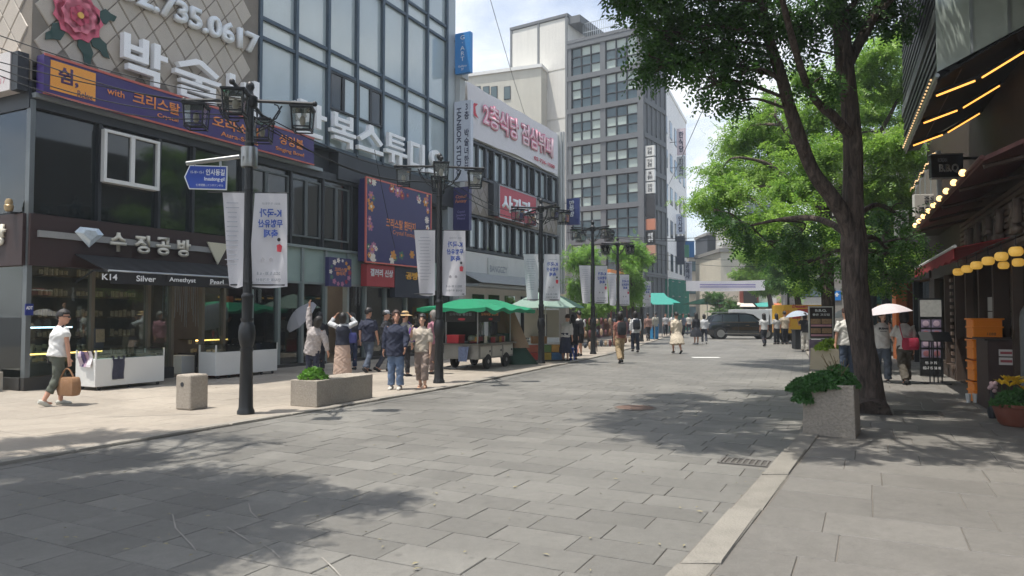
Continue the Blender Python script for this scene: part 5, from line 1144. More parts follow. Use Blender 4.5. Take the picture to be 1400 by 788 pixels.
# ---- green scaffold net
FN = Fr(dp(913, 430, 62).x, 62, .5, .86)
sn = thing('scaffold_net', 'green netted scaffold box standing on left pavement', 'scaffold', FN.P(0, 0, 0))
m_net = mat('green_net', '#3f8f7e', .8, 0, .25, 5, trans=.4)
for i in range(4):
    for ww in (0, -1.5): MB().tube([FN.P(i * 2, ww, 0), FN.P(i * 2, ww, 4.6)], .05, 6).build('post', m_alu, sn)
for z in (1.6, 3.2, 4.5): MB().tube([FN.P(0, .02, z), FN.P(6, .02, z)], .045, 6).build('rail', m_alu, sn)
MB().surf(lambda a_, b_: FN.P(6 * a_, .08 + .06 * math.sin(a_ * 20), 4.6 * b_ + .1), 24, 6, .01).build('net', m_net, sn); MB().surf(lambda a_, b_: FN.P(-.06, -1.5 * (1 - a_), 4.6 * b_ + .1), 6, 6, .01).build('net', m_net, sn)
# ---- far end of the street
def block(name, lb, px0, px1, ytop, d, cc, depth=10, ang_=0.0, win=None, roof=None, wmat=None):
    a = dp(px0, 430, d); b = dp(px1, 430, d); F = Fr(a.x, a.y, math.cos(ang_), math.sin(ang_)); zt = dp(px0, ytop, d).z; L_ = (b - a).length
    t = thing(name, lb, 'building', (a.x, a.y, 0)); part(t, 'wall', mat(name + '_wall', cc, .85, 0, .07, .8, streak=.1), F, (0, L_, -depth, 0, 0, zt))
    part(t, 'roof_edge', mat(roof or 'roof_edge_grey', '#8a8884', .8), F, (-.15, L_ + .15, -depth, .2, zt + .01, zt + .35))
    if win:
        nx, nz_, ww, wh = win
        for i in range(nx):
            for k in range(nz_):
                u = L_ * (i + .5) / nx; z = zt * (k + .6) / nz_
                f = MB().fbox(F, u - ww / 2, u + ww / 2, 0, .06, z - wh / 2, z + wh / 2).build('window', m_dark, t); pane(f, F, u - ww / 2 + .08, u + ww / 2 - .08, z - wh / 2 + .08, z + wh / 2 - .08, .075, m_win)
    return t, F, L_, zt
t, F, L_, zt = block('cream_far_building', 'cream rendered far building with tall recessed entrance bay', 986, 1086, 345, 66, '#cbc4b4', 9)
part(t, 'entrance_bay', m_brick, F, (1.7, 3.4, .01, .2, 0, 5.6)); part(t, 'entrance_recess', m_intd, F, (2.0, 3.2, .201, .3, 0, 4.4)); part(t, 'pilaster', m_white, F, (4.3, 5.0, .01, .3, 0, zt - .1))
ftext('WOO', F, 5.4, 6.6, zt - 1.5, zt - 1.0, .02, m_lred, t, depth=.05, bold=.03)
for i in range(4): MB().surf(lambda a_, b_: F.P(-.4 + i * 1.7 + 1.5 * a_, .03 + 1.1 * b_, 2.7 - .4 * b_), 4, 2, .03).build('awning', (mat('awn_r', '#a2433f', .7), mat('awn_w', '#c9c2b8', .7), mat('awn_t', '#3a8f86', .7), mat('awn_o', '#b5683f', .7))[i], t)
t, F, L_, zt = block('white_terrace_building', 'white stepped terrace building with gold emblem sign above cream building', 1006, 1092, 300, 84, '#c3c1ba', 8)
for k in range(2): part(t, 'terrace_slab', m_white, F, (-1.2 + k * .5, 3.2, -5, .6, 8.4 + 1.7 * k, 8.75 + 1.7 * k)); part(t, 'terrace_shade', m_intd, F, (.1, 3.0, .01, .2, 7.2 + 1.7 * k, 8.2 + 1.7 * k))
s_ = thing('gold_emblem_sign', 'brown square sign with gold emblem on white terrace building', 'sign', F.P(4.2, .1, 12)); z1, z0 = F.uz(1036, 305)[1], F.uz(1036, 319)[1]; u = F.u(1035)
MB().fbox(F, u - .45, u + .45, .01, .15, z0, z1).build('panel', mat('brown_sign', '#4a3420', .5), s_); ftext('茶', F, u - .3, u + .3, z0 + .2, z1 - .2, .152, mat('gold_letter', '#d1a24a', .4, .5, var=0), s_, depth=.02, bold=.04)
block('dark_stair_tower', 'narrow dark grey stair tower between far buildings', 968, 991, 322, 92, '#3d4248', 6)
block('beige_far_block', 'beige windowed far block closing left side of street', 943, 970, 352, 105, '#a59c8c', 10, 0, (3, 3, 1.2, 1.5))
block('grey_far_block', 'grey far block behind dark stair tower', 952, 1030, 372, 125, '#9d9a94', 10, 0, (6, 2, 1.2, 1.6))
block('pale_roof_block', 'pale far block rising behind trees at end of street', 1022, 1075, 272, 110, '#b9bfb8', 8, 0, (4, 5, 1.4, 1.5))
block('far_right_block', 'pale far block closing the gap under right trees', 1076, 1150, 352, 78, '#a8a49a', 8, 0, (5, 3, 1.3, 1.4))
# cross-street banner
p0, p1 = dp(938, 384, 54), dp(1046, 383, 54); h_ = p0.z - dp(938, 398, 54).z
xb = thing('street_banner_overhead', 'long white banner strung high across the far street', 'banner', ((p0.x + p1.x) / 2, 54, p0.z - h_))
MB().surf(lambda a_, b_: p0.lerp(p1, a_) + Vector((0, .04 * math.sin(a_ * 14), -h_ * b_ - .06 * math.sin(a_ * math.pi))), 30, 3, .01).build('cloth', mat('banner_white', '#e4e1e3', .7, 0, .04, trans=.2), xb)
Fb = Fr(p0.x, 53.9, 1, 0)
for z in (.3, .52): MB().fbox(Fb, 1.0, 5.2, .0, .012, p0.z - h_ * z - .12, p0.z - h_ * z - .03).build('print_line', mat('banner_print', '#8c86b0', .6, var=.2), xb)
for a_, b_ in ((p0, (-5.5, 1.0)), (p1, (5.0, 1.2))): MB().tube([a_, a_ + Vector((b_[0], 0, b_[1]))], .012, 5).build('rope', m_dark, xb)
# ------------------------------------------------------------------ right side: barbecue restaurant
FR_ = Fr(.45 * 26 + 2.91, 26, -.4104, -.9119)         # x runs towards the camera
def ur(d): return (26 - d) / .9119
bR = thing('barbecue_restaurant', 'dark timber barbecue restaurant with slatted front and canopies', 'building', FR_.P(ur(16), 0, 0))
m_tim = mat('dark_timber', '#46382f', .7, 0, .2, 5, streak=.1); m_timl = mat('slat_timber', '#645449', .65, 0, .2, 5)
m_rb = mat('red_brown_roof', '#5a3430', .6, 0, .12, 3)
part(bR, 'wall', m_tim, FR_, (ur(22), ur(5), -9, -1.6, 0, 9.5), (ur(22), ur(5), -1.6, -.02, 2.62, 9.5), (ur(22), ur(20.6), -1.6, 0, 0, 2.6), (ur(9.0), ur(5), -1.6, 0, 0, 2.6))
part(bR, 'interior_floor', MATS['shop_floor'], FR_, (ur(20.6), ur(9.0), -1.6, 0, 0, .05))
# ground-floor openings: posts, dark glass, chain curtain
for d in (20.5, 18.6, 17.0, 15.6, 14.2, 12.9, 11.5, 10.2): part(bR, 'post', m_tim, FR_, (ur(d) - .07, ur(d) + .07, -.2, .05, .03, 2.61))
for a, b in ((20.4, 18.7), (18.5, 17.1), (15.5, 14.3), (11.4, 10.3)): pane(bR, FR_, ur(a), ur(b), .35, 2.5, -.08, m_glassd, .002)
part(bR, 'sill', m_tim, FR_, (ur(20.4), ur(17.1), -.2, .06, .03, .34), (ur(15.5), ur(13.0), -.2, .06, .03, .34))
for k in range(14): part(bR, 'slat', m_timl, FR_, (ur(17.4) + .0, ur(17.15), .055, .1, .3 + k * .16, .38 + k * .16))
MB().fbox(FR_, ur(12.85), ur(11.55), -.5, -.45, 1.97, 2.42).build('white_blind', mat('white_blind', '#c2c2bd', .7, 0, .08), bR)
# slatted sign wall under the canopy, one board per slat
for k in range(9): part(bR, 'slat', m_timl, FR_, (ur(15.4), ur(7.6), -.015, .16, 2.66 + k * .1, 2.73 + k * .1))
for ch, d in zip('인사복고깃집', (14.0, 13.1, 12.3, 11.5, 10.4, 9.3)):
    u = ur(d); ftext(ch, FR_, u - .24, u + .24, 2.78, 3.28, .17, mat('carved_letter', '#6f6258', .7, 0, .2, 6), bR, depth=.1, bold=.05, name='carved_letter')
# red-brown lean-to canopy with bulbs along its edge
cnq = thing('lean_to_canopy', 'red-brown lean-to canopy with light bulbs along its edge', 'canopy', FR_.P(ur(12), .5, 3.5))
MB().surf(lambda a, b: FR_.P(ur(15.4) + (ur(8.2) - ur(15.4)) * a, 0.0 + 1.0 * b, 3.95 - .45 * b), 14, 4, .05).build('sheet', m_rb, cnq)
MB().tube([FR_.P(ur(15.4), 1.0, 3.5), FR_.P(ur(8.2), 1.0, 3.5)], .03, 8).build('edge_rail', m_rb, cnq)
for i in range(5): MB().tube([FR_.P(ur(15.2 - 1.7 * i), .02, 3.62), FR_.P(ur(15.2 - 1.7 * i), .95, 3.42)], .03, 6).build('rafter', m_tim, cnq)
m_warm = mat('warm_bulb', '#ffe9c0', .4, var=0, emit='#ffcf85', estr=1.6)
for i in range(9):
    p_ = FR_.P(ur(15.0 - .72 * i), 1.04, 3.52); MB().ball(p_, .05, 8, 6).build('bulb', m_warm, cnq, True)
# small red fabric awning
ra = thing('red_awning', 'small red fabric awning with pale roller over restaurant entrance', 'awning', FR_.P(ur(13), .5, 2.6))
m_red = mat('red_fabric', '#9a3236', .75, 0, .12, 5, trans=.15)
MB().surf(lambda a, b: FR_.P(ur(16.4) + (ur(10.9) - ur(16.4)) * a, .17 + .75 * b, 2.78 - .14 * b + .015 * math.sin(a * 40)), 24, 3, .012).build('sheet', m_red, ra)
MB().surf(lambda a, b: FR_.P(ur(16.4) + (ur(10.9) - ur(16.4)) * a, .93, 2.64 - (.18 + .02 * math.sin(a * 50)) * b), 40, 2, .01).build('valance', m_red, ra)
MB().tube([FR_.P(ur(16.45), .93, 2.66), FR_.P(ur(10.75), .93, 2.66)], .025, 8).build('roller', m_white, ra)
# string of yellow paper lanterns
m_lan = mat('paper_lantern', '#d8b05a', .6, 0, .06, emit='#f0b850', estr=.25)
for i, (px, py, d) in enumerate(((1310, 372, 12.0), (1322, 368, 11.4), (1335, 363, 10.8), (1351, 357, 10.2), (1369, 351, 9.6), (1389, 344, 9.0), (1372, 363, 11.6), (1392, 359, 10.6))):  # the last two stand in for reflections of the string in the glass
    p_ = dp(px, py, d)
    t = thing('paper_lantern', ('yellow paper lantern farthest along the restaurant string', 'second yellow paper lantern from far end of string', 'third yellow paper lantern from far end of string', 'fourth yellow paper lantern from far end of string', 'fifth yellow paper lantern from far end of string', 'yellow paper lantern closest on the restaurant string', 'yellow lantern copy in place of a glass reflection, over orange crates', 'yellow lantern copy in place of a glass reflection, above gas cylinder')[i], 'lantern', p_, 'yellow paper lanterns')
    m = MB(); n = 14
    m.lathe([(.05, .1), (.09, .095), (.125, .06), (.135, .02), (.135, -.02), (.125, -.06), (.09, -.095), (.05, -.1)], n=n); m.v = [v * .6 for v in m.v]; m.build('shade', m_lan, t, True, local=True)
    MB().lathe([(.03, .058), (.03, .075)], n=10).build('cap', m_dark, t, local=True); MB().tube([(0, 0, .07), (0, 0, .2)], .005, 5).build('hanger', m_dark, t, local=True)
cb_ = thing('lantern_cable', 'black cable carrying the yellow paper lanterns', 'cable', dp(1350, 350, 10)); pts = [dp(a_, b_, d_) + Vector((0, 0, .2)) for a_, b_, d_ in ((1300, 376, 12.6), (1310, 372, 12.0), (1322, 368, 11.4), (1335, 363, 10.8), (1351, 357, 10.2), (1369, 351, 9.6), (1389, 344, 9.0), (1412, 338, 8.4))]
MB().tube(pts, .008, 5).build('cable', m_black, cb_)
# big black retractable awning above, with three pairs of light strips below
ba = thing('black_terrace_awning', 'large black upper awning with lit strips beneath on folding arms', 'awning', FR_.P(ur(11.5), .6, 5))
MB().surf(lambda a, b: FR_.P(ur(13.7) + (ur(9.3) - ur(13.7)) * a, .0 + 1.3 * b, 5.55 - .68 * b ** 1.2), 10, 6, .03).build('sheet', m_aw, ba)
MB().surf(lambda a, b: FR_.P(ur(13.7) + (ur(9.3) - ur(13.7)) * a, 1.315, 4.9 - (.09 + .025 * abs(math.sin(a * 38))) * b), 60, 2, .01).build('valance', mat('grey_valance', '#77736c', .8), ba)
MB().tube([FR_.P(ur(13.75), 1.31, 4.9), FR_.P(ur(9.25), 1.31, 4.9)], .03, 8).build('front_rail', m_alu, ba)
m_strip = mat('warm_strip', '#ffd9a0', .5, var=0, emit='#ffb050', estr=1.3)
for d in (9.9, 11.4, 13.0):
    a_, b_, c_ = FR_.P(ur(d), 1.28, 4.83), FR_.P(ur(d) + .05, .72, 5.0), FR_.P(ur(d), .12, 5.36)
    arm = MB().tube([a_, b_, c_], .03, 6).build('arm', m_dark, ba)
    for p_, q_ in ((a_, b_), (b_, c_)): MB().tube([p_.lerp(q_, .06) + Vector((0, 0, -.035)), p_.lerp(q_, .92) + Vector((0, 0, -.035))], .016, 6).build('light_strip', m_strip, arm)
fy = MB()
for i in range(26): fy.ball(FR_.P(ur(13.6) + i * .18, 1.36, 4.92), .017, 6, 4)
fy.build('bulb_string', mat('faint_bulb', '#c9b48c', .5, var=0, emit='#ffcf90', estr=.6), ba, kind='stuff')
# glazed bay above it: glass end wall and slatted street side
by = part(bR, 'glazed_bay', mat('bay_frame', '#555a5a', .6), FR_, (ur(14.5), ur(9.4), 0, 1.3, 5.75, 5.95), (ur(14.5), ur(9.4), 0, 1.3, 8.8, 9.2), (ur(14.4), ur(9.5), 0, .9, 5.96, 8.79))
FE_ = Fr(FR_.P(ur(9.4), 0, 0).x, FR_.P(ur(9.4), 0, 0).y, -FR_.n.x, -FR_.n.y)    # end face seen from the street
m_bayg = mat('bay_glass', '#b3bdb6', .12, 0, .3, 1.6, spec=.8)
for i in range(3):                                     # panes whose lower edge follows the slope of the awning
    x0, x1 = -1.3 + i * .435, -.9 + i * .435; zb_ = lambda x: 4.98 + .62 * (1 + x / 1.3)
    MB().prism([(x0, zb_(x0)), (x1, zb_(x1)), (x1, 8.75), (x0, 8.75)], FE_.M(0, .03, 0), .02).build('pane', m_bayg, by)
    MB().prism([(x1 + .001, zb_(x1)), (x1 + .034, zb_(x1 + .03)), (x1 + .034, 8.75), (x1 + .001, 8.75)], FE_.M(0, .02, 0), .05).build('mullion', m_alu, by)
for i in range(24): MB().fbox(FR_, ur(14.4), ur(9.45), .98, 1.28, 5.02 + i * .15, 5.09 + i * .15).build('slat', m_dark, by)
# terrace rail and stair string lights beyond
tr = thing('terrace_railing', 'grey terrace railing panels with string lights above restaurant sign', 'railing', FR_.P(ur(16), .6, 3.9))
for i in range(5): MB().fbox(FR_, ur(20) + i * 1.1, ur(20) + 1.02 + i * 1.1, .55, .6, 4.1, 5.0).build('panel', mat('rail_panel', '#7d766e', .6, 0, .15), tr); MB().fbox(FR_, ur(20) + 1.03 + i * 1.1, ur(20) + 1.09 + i * 1.1, .53, .62, 3.95, 5.1).build('post', m_alu, tr)
MB().fbox(FR_, ur(20), ur(14), -.02, .62, 3.8, 3.94).build('deck', m_tim, tr)
sl = MB()
for i in range(34): sl.ball(FR_.P(ur(20) + i * .165, .64, 5.1 + .04 * math.sin(i * .9)), .018, 6, 4)
sl.build('bulb_string', MATS['faint_bulb'], tr, kind='stuff')
# blade signs
def rblade(name, lb, d, pa, pb, ya, yb, mt, dpt=.12):
    a_ = dp(pa, ya, d); F = Fr(a_.x, d, .93, -.12 - 0.0); x1 = F.u(pb); z1 = a_.z; z0 = dp(pa, yb, d).z
    t = thing(name, lb, 'sign', (a_.x, d, z0)); MB().fbox(F, 0, x1, -dpt, 0, z0, z1).build('panel', mt, t, bevel=.008); return t, F, x1, z0, z1
t, F, x1, z0, z1 = rblade('bbq_blade_sign', 'black projecting sign reading KOREAN B.B.Q. half hidden by leaves', 14, 1273, 1322, 212, 243, mat('black_sign', '#26292a', .5, 0, .05))
ftext('KOREAN', F, .12, x1 - .3, z0 + .3, z0 + .38, .003, m_lgrey, t, depth=.005, bold=.02); ftext('B.B.Q.', F, .14, x1 - .06, z0 + .08, z0 + .26, .003, mat('pale_grey_letter', '#b4b6b4', .5, var=0), t, depth=.008, bold=.04)
for q in ((0, x1, z1 - .0, z1 + .02), (0, x1, z0 - .02, z0)): MB().fbox(F, q[0], q[1], -.13, .012, q[2], q[3]).build('rim', m_alu, t)
MB().fbox(F, x1, x1 + .4, -.08, -.04, z1 - .1, z1 - .05).build('bracket', m_dark, t)
t, F, x1, z0, z1 = rblade('meat_house_sign', 'white projecting lightbox with black brush Hangul below BBQ sign', 16, 1250, 1290, 266, 297, mat('white_lightbox', '#c6c4bd', .5, 0, .05))
ftext('좋은', F, .2, x1 - .12, z0 + .29, z1 - .05, .003, m_lblack, t, depth=.005, bold=.02); ftext('고깃집', F, .08, x1 - .08, z0 + .06, z0 + .24, .003, m_lblack, t, depth=.005, bold=.03); MB().fbox(F, x1, x1 + .5, -.08, -.04, z1 - .1, z1 - .05).build('bracket', m_dark, t)
t, F, x1, z0, z1 = rblade('vertical_grey_sign', 'tall grey hanging sign with black brush Hangul beside tree', 19, 1224, 1245, 288, 346, mat('grey_sign', '#8e918f', .6, 0, .08))
ftext('박\n녀\n스\n튜\n디', F, x1 * .25, x1 * .75, z0 + .08, z1 - .08, .003, m_lblack, t, depth=.005, bold=.03); MB().fbox(F, x1, x1 + 1.0, -.08, -.04, z1 - .1, z1 - .05).build('bracket', m_dark, t)
# ------------------------------------------------------------------ street furniture on the right
m_or = mat('orange_plastic', '#f08a1c', .45, 0, .08, 4)
p_ = dp(1345, 430, 12.95); p_.z = .03
t = thing('orange_crate_stack', 'tall stack of bright orange plastic crates beside brown box', 'crates', p_, rz=R(-18))
for k in range(4):
    m = MB(); z = .0 + k * .38; m.box((0, 0, z + .17), (.46, .4, .335)); c_ = m.build('crate', m_or, t, local=True, bevel=.015)
    for z_, e_ in ((z + .345, .05), (z + .2, .03)): MB().box((0, 0, z_), (.46 + e_, .4 + e_, .03)).build('rim', m_or, c_, local=True, bevel=.006)
Mo = wloc(t) @ Matrix.Translation((.06, -.2005, 1.22)) @ Matrix.Rotation(R(90), 4, 'X')
text('1088', Mo, .13, .05, m_lblack, t, depth=.003)
w0 = gp(1325, 551, .03); t = thing('paper_cups', 'two white crumpled paper cups on pavement beside orange crates', 'litter', w0)
for k in (0, .12): MB().lathe([(.03, 0), (.045, .16)], w0 + Vector((k, .02, 0)), 10).build('cup', m_white, t)
FBx = FR_
t = thing('brown_planter_box', 'dark brown boxed screen with small notices stuck on it', 'box', FR_.P(ur(12), .2, .03))
MB().fbox(FR_, ur(12.55), ur(11.6), -.45, .38, .03, 1.17).build('box', mat('brown_box', '#3a2723', .6, 0, .12, 4), t, bevel=.01)
MB().fbox(FR_, ur(12.6), ur(11.55), -.5, .43, 1.172, 1.2).build('cap', mat('brown_box_cap', '#2c1f1c', .6), t)
FN2 = Fr(FR_.P(ur(11.6), 0, 0).x, FR_.P(ur(11.6), 0, 0).y, -FR_.n.x, -FR_.n.y)
for a_, b_, z0, z1 in ((-.23, -.03, .92, 1.03), (-.01, .13, .94, 1.03), (-.23, -.03, .78, .9)):
    s_ = MB().fbox(FN2, a_, b_, .001, .006, z0, z1).build('notice', mat('notice_paper', '#c5bfba', .7, var=.05), t)
    MB().fbox(FN2, a_ + .02, b_ - .02, .0065, .009, (z0 + z1) / 2 - .02, (z0 + z1) / 2 + .02).build('print', mat('notice_print', '#9a4a50', .7, var=.6), s_)
# gas cylinder and crates
g0 = dp(1398, 430, 11.2); t = thing('gas_cylinder', 'grey gas cylinder standing against restaurant wall', 'gas cylinder', (g0.x, 11.0, .03))
MB().lathe([(.15, 0), (.16, .03), (.16, 1.5), (.15, 1.6), (.1, 1.7), (.04, 1.74), (.04, 1.82), (.02, 1.84)], (g0.x, 11.0, .03), 20).build('tank', mat('tank_grey', '#6d6f70', .5, .2, .15), t, True)
g0 = dp(1374, 430, 13.0)
t = thing('crate_stack', 'stack of grey plastic crates behind orange crates', 'crates', (g0.x, 13.0, .03))
for k in range(7):
    m = MB(); z = .04 + k * .27
    for q in (-.17, .15): m.box((g0.x, 13.05 + q, z + .13), (.34, .02, .25))
    for q in (-.16, .16): m.box((g0.x + q, 13.04, z + .13), (.02, .28, .249))
    m.box((g0.x, 13.04, z + .012), (.32, .27, .02)); m.build('crate', mat('crate_grey', '#a5a5a0', .6, 0, .08), t)
# flower pot with yellow lilies
f0 = gp(1392, 582, .03); t = thing('lily_pot', 'wide terracotta pot of yellow lilies at right edge', 'flower pot', f0)
MB().lathe([(.2, 0), (.24, .04), (.31, .26), (.33, .27), (.33, .31), (.3, .31), (.28, .26), (.02, .25)], f0, 24).build('pot', mat('terracotta', '#7a4636', .8, 0, .15, 6), t, True)
tuft(t, f0 + Vector((0, 0, .28)), .34, .3, .22, 900, m_shrub, 8, .07)
m_lily = mat('lily_yellow', '#e8c12a', .5, 0, .1, 8, trans=.3)
rg = random.Random(3)
for i in range(9):
    c_ = f0 + Vector((rg.uniform(-.26, .2), rg.uniform(-.25, .1), rg.uniform(.5, .64))); m = MB()
    for k in range(6):
        a_ = k * 1.047 + rg.random(); d_ = Vector((math.cos(a_), math.sin(a_) * .8 - .35, .75)); e_ = Vector((-math.sin(a_), math.cos(a_), 0)) * .022
        m.add([c_, c_ + d_ * .07 + e_ * 1.5, c_ + d_ * .14 + Vector((0, 0, -.02)), c_ + d_ * .07 - e_ * 1.5], [(0, 1, 2, 3)])
    fl_ = m.build('lily', m_lily, t); MB().tube([c_, Vector((c_.x, c_.y, f0.z + .3))], .004, 5).build('stem', m_shrub, fl_)
h0 = gp(1357, 572, .03); t = thing('pink_flower_vase', 'small pale pink flower cluster in slim dark vase beside pot', 'vase', h0)
MB().lathe([(.05, 0), (.07, .1), (.03, .3), (.02, .42)], h0, 12).build('vase', m_dark, t, True)
for i in range(9): MB().ball(h0 + Vector((rg.uniform(-.06, .06), rg.uniform(-.06, .06), .46 + rg.uniform(-.05, .07))), .032, 7, 5).build('blossom', mat('blossom_pink', '#b89a9c', .7, 0, .1), t, True)
# black menu lectern
k0 = gp(1280, 525, .03); t = thing('menu_lectern', 'black steel menu lectern standing before restaurant entrance', 'lectern', k0, rz=R(-20))
MB().box((0, 0, .012), (.55, .4, .024)).build('base', m_black, t, local=True)
for x in (-.12, -.04, .04, .12): MB().tube([(x, 0, .02), (x, .03, 1.02)], .014, 6).build('post', m_black, t, local=True)
MB().box((0, 0, 0), (.62, .4, .03), Matrix.Translation((0, .02, 1.06)) @ Matrix.Rotation(R(28), 4, 'X')).build('top', m_black, t, local=True)
# photo menu stand
k0 = dp(1272, 430, 18); k0.z = .03; t = thing('photo_menu_stand', 'upright menu stand with purple food photographs and black foot panel', 'menu stand', k0, rz=R(-14))
MB().box((0, 0, 1.0), (.52, .06, 1.95)).build('panel', m_black, t, local=True)
MB().box((0, -.033, 1.72), (.48, .006, .42)).build('drawing_sheet', mat('sketch_sheet', '#a9aaa6', .7, 0, .35, 14), t, local=True)
for r_ in range(4):
    for c_ in (-.12, .12):
        f_ = MB().box((c_, -.034, 1.34 - r_ * .25), (.21, .006, .2)).build('food_photo', mat('photo_back', '#7d7288', .6, 0, .3, 8), t, local=True)
        MB().lathe([(.075, 0), (.075, .004), (.05, .006)], n=14, M=Matrix.Translation((c_, -.038, 1.34 - r_ * .25)) @ Matrix.Rotation(R(90), 4, 'X')).build('printed_dish', mat('photo_dish_%d' % (r_ % 2), ('#b9a3b3', '#8e5d63')[r_ % 2], .6, 0, .3, 20), f_, local=True)
M_ = wloc(t) @ Matrix.Translation((0, -.036, .3)) @ Matrix.Rotation(R(90), 4, 'X')
text('인사식당', M_ @ Matrix.Translation((0, .06, 0)), .3, .07, m_lwhite, t, depth=.003, bold=.02); text('02-735-5800', M_ @ Matrix.Translation((0, -.07, 0)), .4, .07, m_lwhite, t, depth=.003, bold=.02)
# ---- B.B.Q. board on the kerb
k0 = dp(1122, 430, 21.5); k0.z = .03; t = thing('bbq_menu_board', 'white framed black B.B.Q. menu board with food photographs on pavement', 'menu board', k0, rz=R(-4))
MB().box((0, 0, 1.32), (.72, .05, .98)).build('frame', m_white, t, local=True); MB().box((0, -.027, 1.32), (.65, .006, .91)).build('panel', mat('board_black', '#3a3133', .5), t, local=True)
M_ = wloc(t) @ Matrix.Translation((0, -.0305, 1.68)) @ Matrix.Rotation(R(90), 4, 'X'); text('B.B.Q.', M_, .34, .09, m_lwhite, t, depth=.004, bold=.05); text('좋은 고깃집', M_ @ Matrix.Translation((0, -.12, 0)), .5, .07, m_lwhite, t, depth=.004, bold=.03)
for r_ in range(2):
    for c_ in (-.16, .16):
        f_ = MB().box((c_, -.0315, 1.36 - r_ * .28), (.29, .004, .15)).build('food_photo', mat('bbq_photo', '#b08f70', .6, 0, .6, 22), t, local=True)
    MB().box((0, -.0315, 1.235 - r_ * .29), (.6, .004, .06)).build('price_strip', mat('price_pink', '#d9a3b0', .6, var=.3), t, local=True)
MB().box((0, .01, .5), (.68, .05, .62)).build('lower_poster', mat('poster_mix', '#8f7f92', .6, 0, .7, 9), t, local=True)
for x in (-.3, .3): MB().tube([(x, .03, 0), (x, .03, 1.0)], .02, 6).build('leg', m_black, t, local=True)
k0 = dp(1091, 430, 33); k0.z = .02; t = thing('litter_bin', 'dark square litter bin under trees at kerb', 'bin', k0); MB().box((0, 0, .42), (.45, .45, .84)).build('body', m_dark, t, local=True, bevel=.02); MB().box((0, 0, .86), (.5, .5, .05)).build('lid', m_black, t, local=True)
# ---- planters
def planter(name, lb, a, b, dep, h, mt, tap=.03):
    F = Fr(a.x, a.y, *(b - a).xy); L_ = (b - a).length; t = thing(name, lb, 'planter', (a.x, a.y, .03)); m = MB(); z0, z1 = .03, .03 + h
    def ring(i, z): return [F.P(i, -i, z), F.P(L_ - i, -i, z), F.P(L_ - i, -dep + i, z), F.P(i, -dep + i, z)]
    r0, r1, r2, r3 = ring(0, z0), ring(tap, z1), ring(tap + .07, z1), ring(tap + .07, z1 - .1)
    m.add(r0 + r1 + r2 + r3, [(k + i, k + (i + 1) % 4, k + 4 + (i + 1) % 4, k + 4 + i) for k in (0, 4, 8) for i in range(4)] + [(12, 13, 14, 15)])
    m.build('tub', mt, t, bevel=.012); return t, F, L_
m_scal = mat('scalloped_stone', '#938b80', .95, 0, .38, 30, 1.0, 30, stain=.4)
t, F, L_ = planter('stone_tub_planter', 'rough square stone planter at kerb overflowing with dark green shrub', gp(1097, 594, .03), gp(1170, 600, .03), .6, .66, m_scal, .015)
tuft(t, F.P(L_ * .4, -.3, .64), .42, .36, .19, 6000, m_shrub, 5, .038, .5); tuft(t, F.P(.0, -.1, .44), .13, .2, .3, 1800, m_shrub, 6, .036, .8); tuft(t, F.P(-.06, -.3, .56), .2, .2, .18, 1500, m_shrub, 9, .036, .6); tuft(t, F.P(L_ * .62, -.35, .68), .26, .28, .24, 1200, m_shrub, 16, .04, .2); tuft(t, F.P(L_ * .3, -.02, .6), .22, .08, .14, 1200, m_shrub, 19, .036, .9)
tw = MB()
for i in range(16):
    q = F.P(L_ * .55 + rg.uniform(-.1, .15), -.3 + rg.uniform(-.1, .1), .68); tw.tube([q, q + Vector((rg.uniform(-.06, .06), 0, .14)), q + Vector((rg.uniform(-.14, .14), rg.uniform(-.1, .1), rg.uniform(.22, .42)))], .004, 4)
tw.build('dry_stems', mat('dry_stem', '#77684c', .8), t)
t, F, L_ = planter('stone_tub_planter', 'pale smooth square planter with lime green plants below BBQ board', gp(1107, 506, .03), gp(1149, 509, .03), .7, .62, mat('pale_stone', '#b3a892', .9, 0, .1, 4, .3, 50), .02)
tuft(t, F.P(L_ * .45, -.35, .6), .42, .36, .3, 1500, m_lime, 7, .08)
# ---- shops beyond the restaurant
F2 = Fr(15.9, 34, -3.05, -11.8)
b2 = thing('dark_corner_shop', 'dark glazed corner shop with warm lights and orange column behind tree', 'building', F2.P(6, 0, 0))
L2 = 12.8
part(b2, 'wall', mat('dark_panel', '#37332f', .7, 0, .15), F2, (0, L2, -6, -.3, 2.7, 6.5), (0, L2, -6, -2.5, 0, 2.7)); part(b2, 'fascia', m_brown, F2, (0, L2, -.3, .1, 2.7, 3.5))
for i in range(6): pane(b2, F2, .1 + i * 2.1, 2.1 + i * 2.1, .2, 2.65, -.2, m_glassd); part(b2, 'post', m_dark, F2, (i * 2.1, i * 2.1 + .09, -.25, -.05, 0, 2.69))
for i in range(5): MB().fbox(F2, .6 + i * 2.3, 2.0 + i * 2.3, -1.0, -.9, 2.5, 2.58).build('light_strip', m_strip, b2)
MB().fbox(F2, 8.6, 9.1, -.28, .12, 0, 2.69).build('orange_column', mat('orange_column', '#b5622e', .6), b2)
MB().fbox(F2, 3, 6.5, -2.4, -1.5, .02, 1.0).build('shop_counter', m_int, b2)
p0 = dp(1127, 430, 37)
F3 = Fr(p0.x, 37, .92, -.39)
b3 = thing('grey_stone_building', 'grey stone building with blue square sign seen past the trunks', 'building', (p0.x, 37, 0))
part(b3, 'wall', mat('grey_ashlar', '#8f8c86', .85, 0, .08, 1, streak=.1), F3, (0, 9, -8, 0, 0, 11))
for k in range(5):
    for i in range(4): part(b3, 'stone_course', MATS['grey_ashlar'], F3, (.02 + i * 1.0, .98 + i * 1.0, .001, .03, .02 + k * .8, .79 + k * .8))
sgn = thing('blue_square_sign', 'small bright blue sign with white pictogram on grey stone wall', 'sign', F3.P(.7, .05, 2.3))
